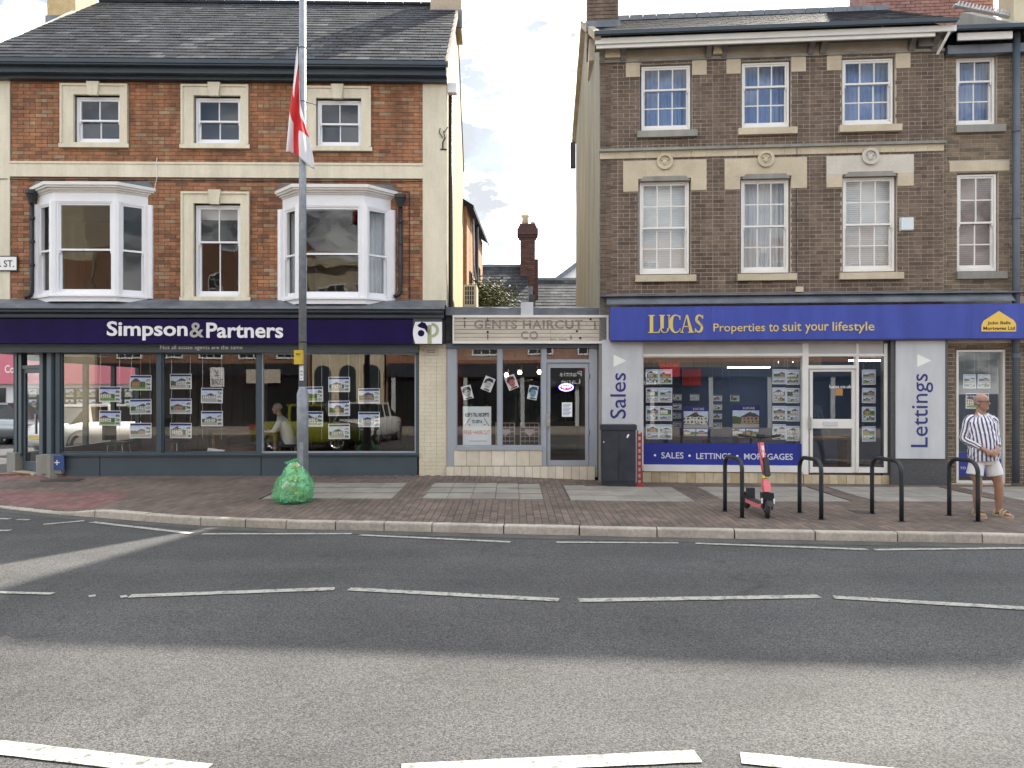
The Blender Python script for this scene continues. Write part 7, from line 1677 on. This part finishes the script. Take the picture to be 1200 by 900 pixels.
desk(sx2-.75, sy2, 1.3, 'desk the white-shirted man leans on'); desk(-7.2, 18.2, 1.8, 'long desk at the left of the corner office')
sfl = thing('leather_sofa', 'dark brown sofa low in the middle pane of the corner office', 'sofa', (-5.9, 16.6, zf_)); b = B().box(-.5,.5,-.35,.35,.12,.42); LB = mk('leather', (.09,.035,.022), (.13,.05,.03), 5, .45); b.obj('seat', LB, sfl); B().box(-.5,.5,.25,.4,.3,.8).obj('backrest', LB, sfl); [B().box(s*.5-.08,s*.5+.08,-.35,.4,.1,.58).obj('armrest', LB, sfl) for s in (-1,1)]
x_, y_, z_ = ray(247.5, 519, 15.15); pf = thing('leaning_picture', 'white framed picture with four small photos leaning inside the corner shop window', 'picture', (x_, 15.15, zf_)); pf.rotation_euler = (R(-12), R(8), 0)
B().box(-.17,.17,0,.02,.0,.46).obj('frame', M_['white_print'], pf); [B().box(-.12+.13*i,-.02+.13*i,-.004,0,.06+.2*j,.2+.2*j).obj('picture', M_['cabinet'], pf) for i in range(2) for j in range(2)]

# ================================================================== across the road, behind the camera: what the shop windows mirror
def facade(name, label, x0, x1, y, H, wallm, wins, shop=None):
    t = thing(name, label, 'building', (0, y, 0)); B().box(x0, x1, -7, 0, -.2, H).obj('wall', wallm, t)
    for (a, c, e, f, arch) in wins:
        fr_ = B().box(a-.06, c+.06, 0, .06, e-.06, f+.06).obj('window', M_['white_paint'], t); nx = 3; nz = 4
        for i in range(nx):
            for j in range(nz): w = (c-a)/nx; h_ = (f-e)/nz; B().box(a+w*i+.02, a+w*(i+1)-.02, .06, .064, e+h_*j+.02, e+h_*(j+1)-.02).obj('pane', M_['car_glass'], fr_)
    return t
OB = mk('opposite_brick', (.26,.12,.075), (.34,.17,.10), 5, .85)
o1 = facade('opposite_brick_terrace', 'red brick terrace with white sash windows across the road, behind the camera', -5.5, 15, -9, 9.5, OB, [(x, x+1.3, 3.7, 5.5, 0) for x in (-4.6,-1.9,.8,3.5,6.2,8.9,11.6)]+[(x, x+1.2, 6.6, 8.1, 0) for x in (-4.6,-1.9,.8,3.5,6.2,8.9,11.6)])
B().box(-5.4, 14.9, 0, .03, .0, 2.5).obj('shop_window', M_['car_glass'], o1); B().box(-5.4,14.9,0,.25,2.5,3.2).obj('fascia', M_['cabinet'], o1); B().box(3.6,4.6,.25,.3,2.5,3.2).obj('red_fascia', M_['red_print'], o1)
for k in range(8): B().box(-5.2+2.8*k,-5.0+2.8*k,.03,.2,0,2.5).obj('pier', M_['pilaster_grey'], o1)
o2 = facade('opposite_stone_arcade', 'cream stone building with tall round arches across the road, behind the camera', -9.3, -5.6, -9.2, 8.3, M_['plaster_ext'], [(x, x+1.1, 5.6, 7.3, 0) for x in (-8.6,-6.9)])
b = B()
for k in range(3):
    cxx = -8.75+1.25*k; pts2 = [(cxx-.42,0),(cxx+.42,0)]+[(cxx+.42*math.cos(q_),2.7+.42*math.sin(q_)) for q_ in [math.pi*j/12 for j in range(13)]]; b.prism(pts2, .0, .03)
b.obj('arch_opening', M_['cabinet'], o2)
rf_ = B().box(-9.4,-5.55,-7,.3,8.2,8.5).obj('parapet', M_['plaster_ext'], o2)
o4 = facade('opposite_corner_house', 'tall cream and brick corner house across the road, behind the camera to the far left', -28, -20.3, -9.3, 13, M_['plaster_ext'], [(x, x+1.2, 9.6, 12, 0) for x in (-27,-25,-23)])
B().box(-28,-20.3,.0,.05,4,8.6).obj('brick_band', OB, o4); [B().box(x,x+1.1,.05,.08,2.4,3.7).obj('window', M_['car_glass'], o4) for x in (-27,-25,-23)]
o3 = facade('opposite_brick_house', 'brown brick house with white windows over a dark shopfront, behind the camera to the left', -20, -9.4, -9.1, 9.2, mk('opposite_brown', (.20,.11,.07), (.27,.15,.10), 5, .85), [(x, x+1.1, 3.5, 4.9, 0) for x in (-19,-17,-15,-13,-11)]+[(x, x+1.1, 6.0, 7.6, 0) for x in (-19,-17,-15,-13,-11)])
B().box(-19.9,-9.5,0,.03,0,2.6).obj('shop_window', M_['car_glass'], o3); B().box(-19.9,-9.5,0,.2,2.6,3.2).obj('fascia', M_['stand_paint'], o3); B().box(-12.6,-10.8,.2,.24,2.2,2.9).obj('notice', M_['board'], o3); B().box(-14.4,-13.7,.2,.24,2.0,3.0).obj('zone_sign', M_['white_print'], o3)
tz = text('zone_lettering','20\nZONE',-.3,.3,-.4,.35,0,M_['black_print'],o3); tz.rotation_euler=(0,0,math.pi); tz.location=(-14.05,.245,2.5)
bn = tag(B().box(-2.2,1.4,.0,.06,0,1.0).obj('opposite_sign', M_['cabinet']), 'dark shop sign with white letters across the road, behind the camera', 'shop sign'); bn.location = (2.9,-8.65,2.05); bn.scale = (.62,1,.85)
g_s = B(); tx = text('lettering','Pattis\nLane', -1.0, .8, .12, .88, .0, M_['white_print'], None); tx.parent = bn; tx.rotation_euler = (0,0,math.pi); tx.location = (0,.065,0)
car('yellow-green hatchback parked off to the left, mirrored in the corner shop window', M_['yellow_car'], (-6.05, 5.2, ROADZ), R(0), 3.6)
car('white car standing behind the camera, mirrored at the right end of the corner shop window', M_['white_car'], (-4.9, 1.6, ROADZ), R(100), 4.2)
np_ = B().box(-40,40,-9,-2.6,-.1,.0).obj('near_pavement', M_['slab'], None, kind='structure')
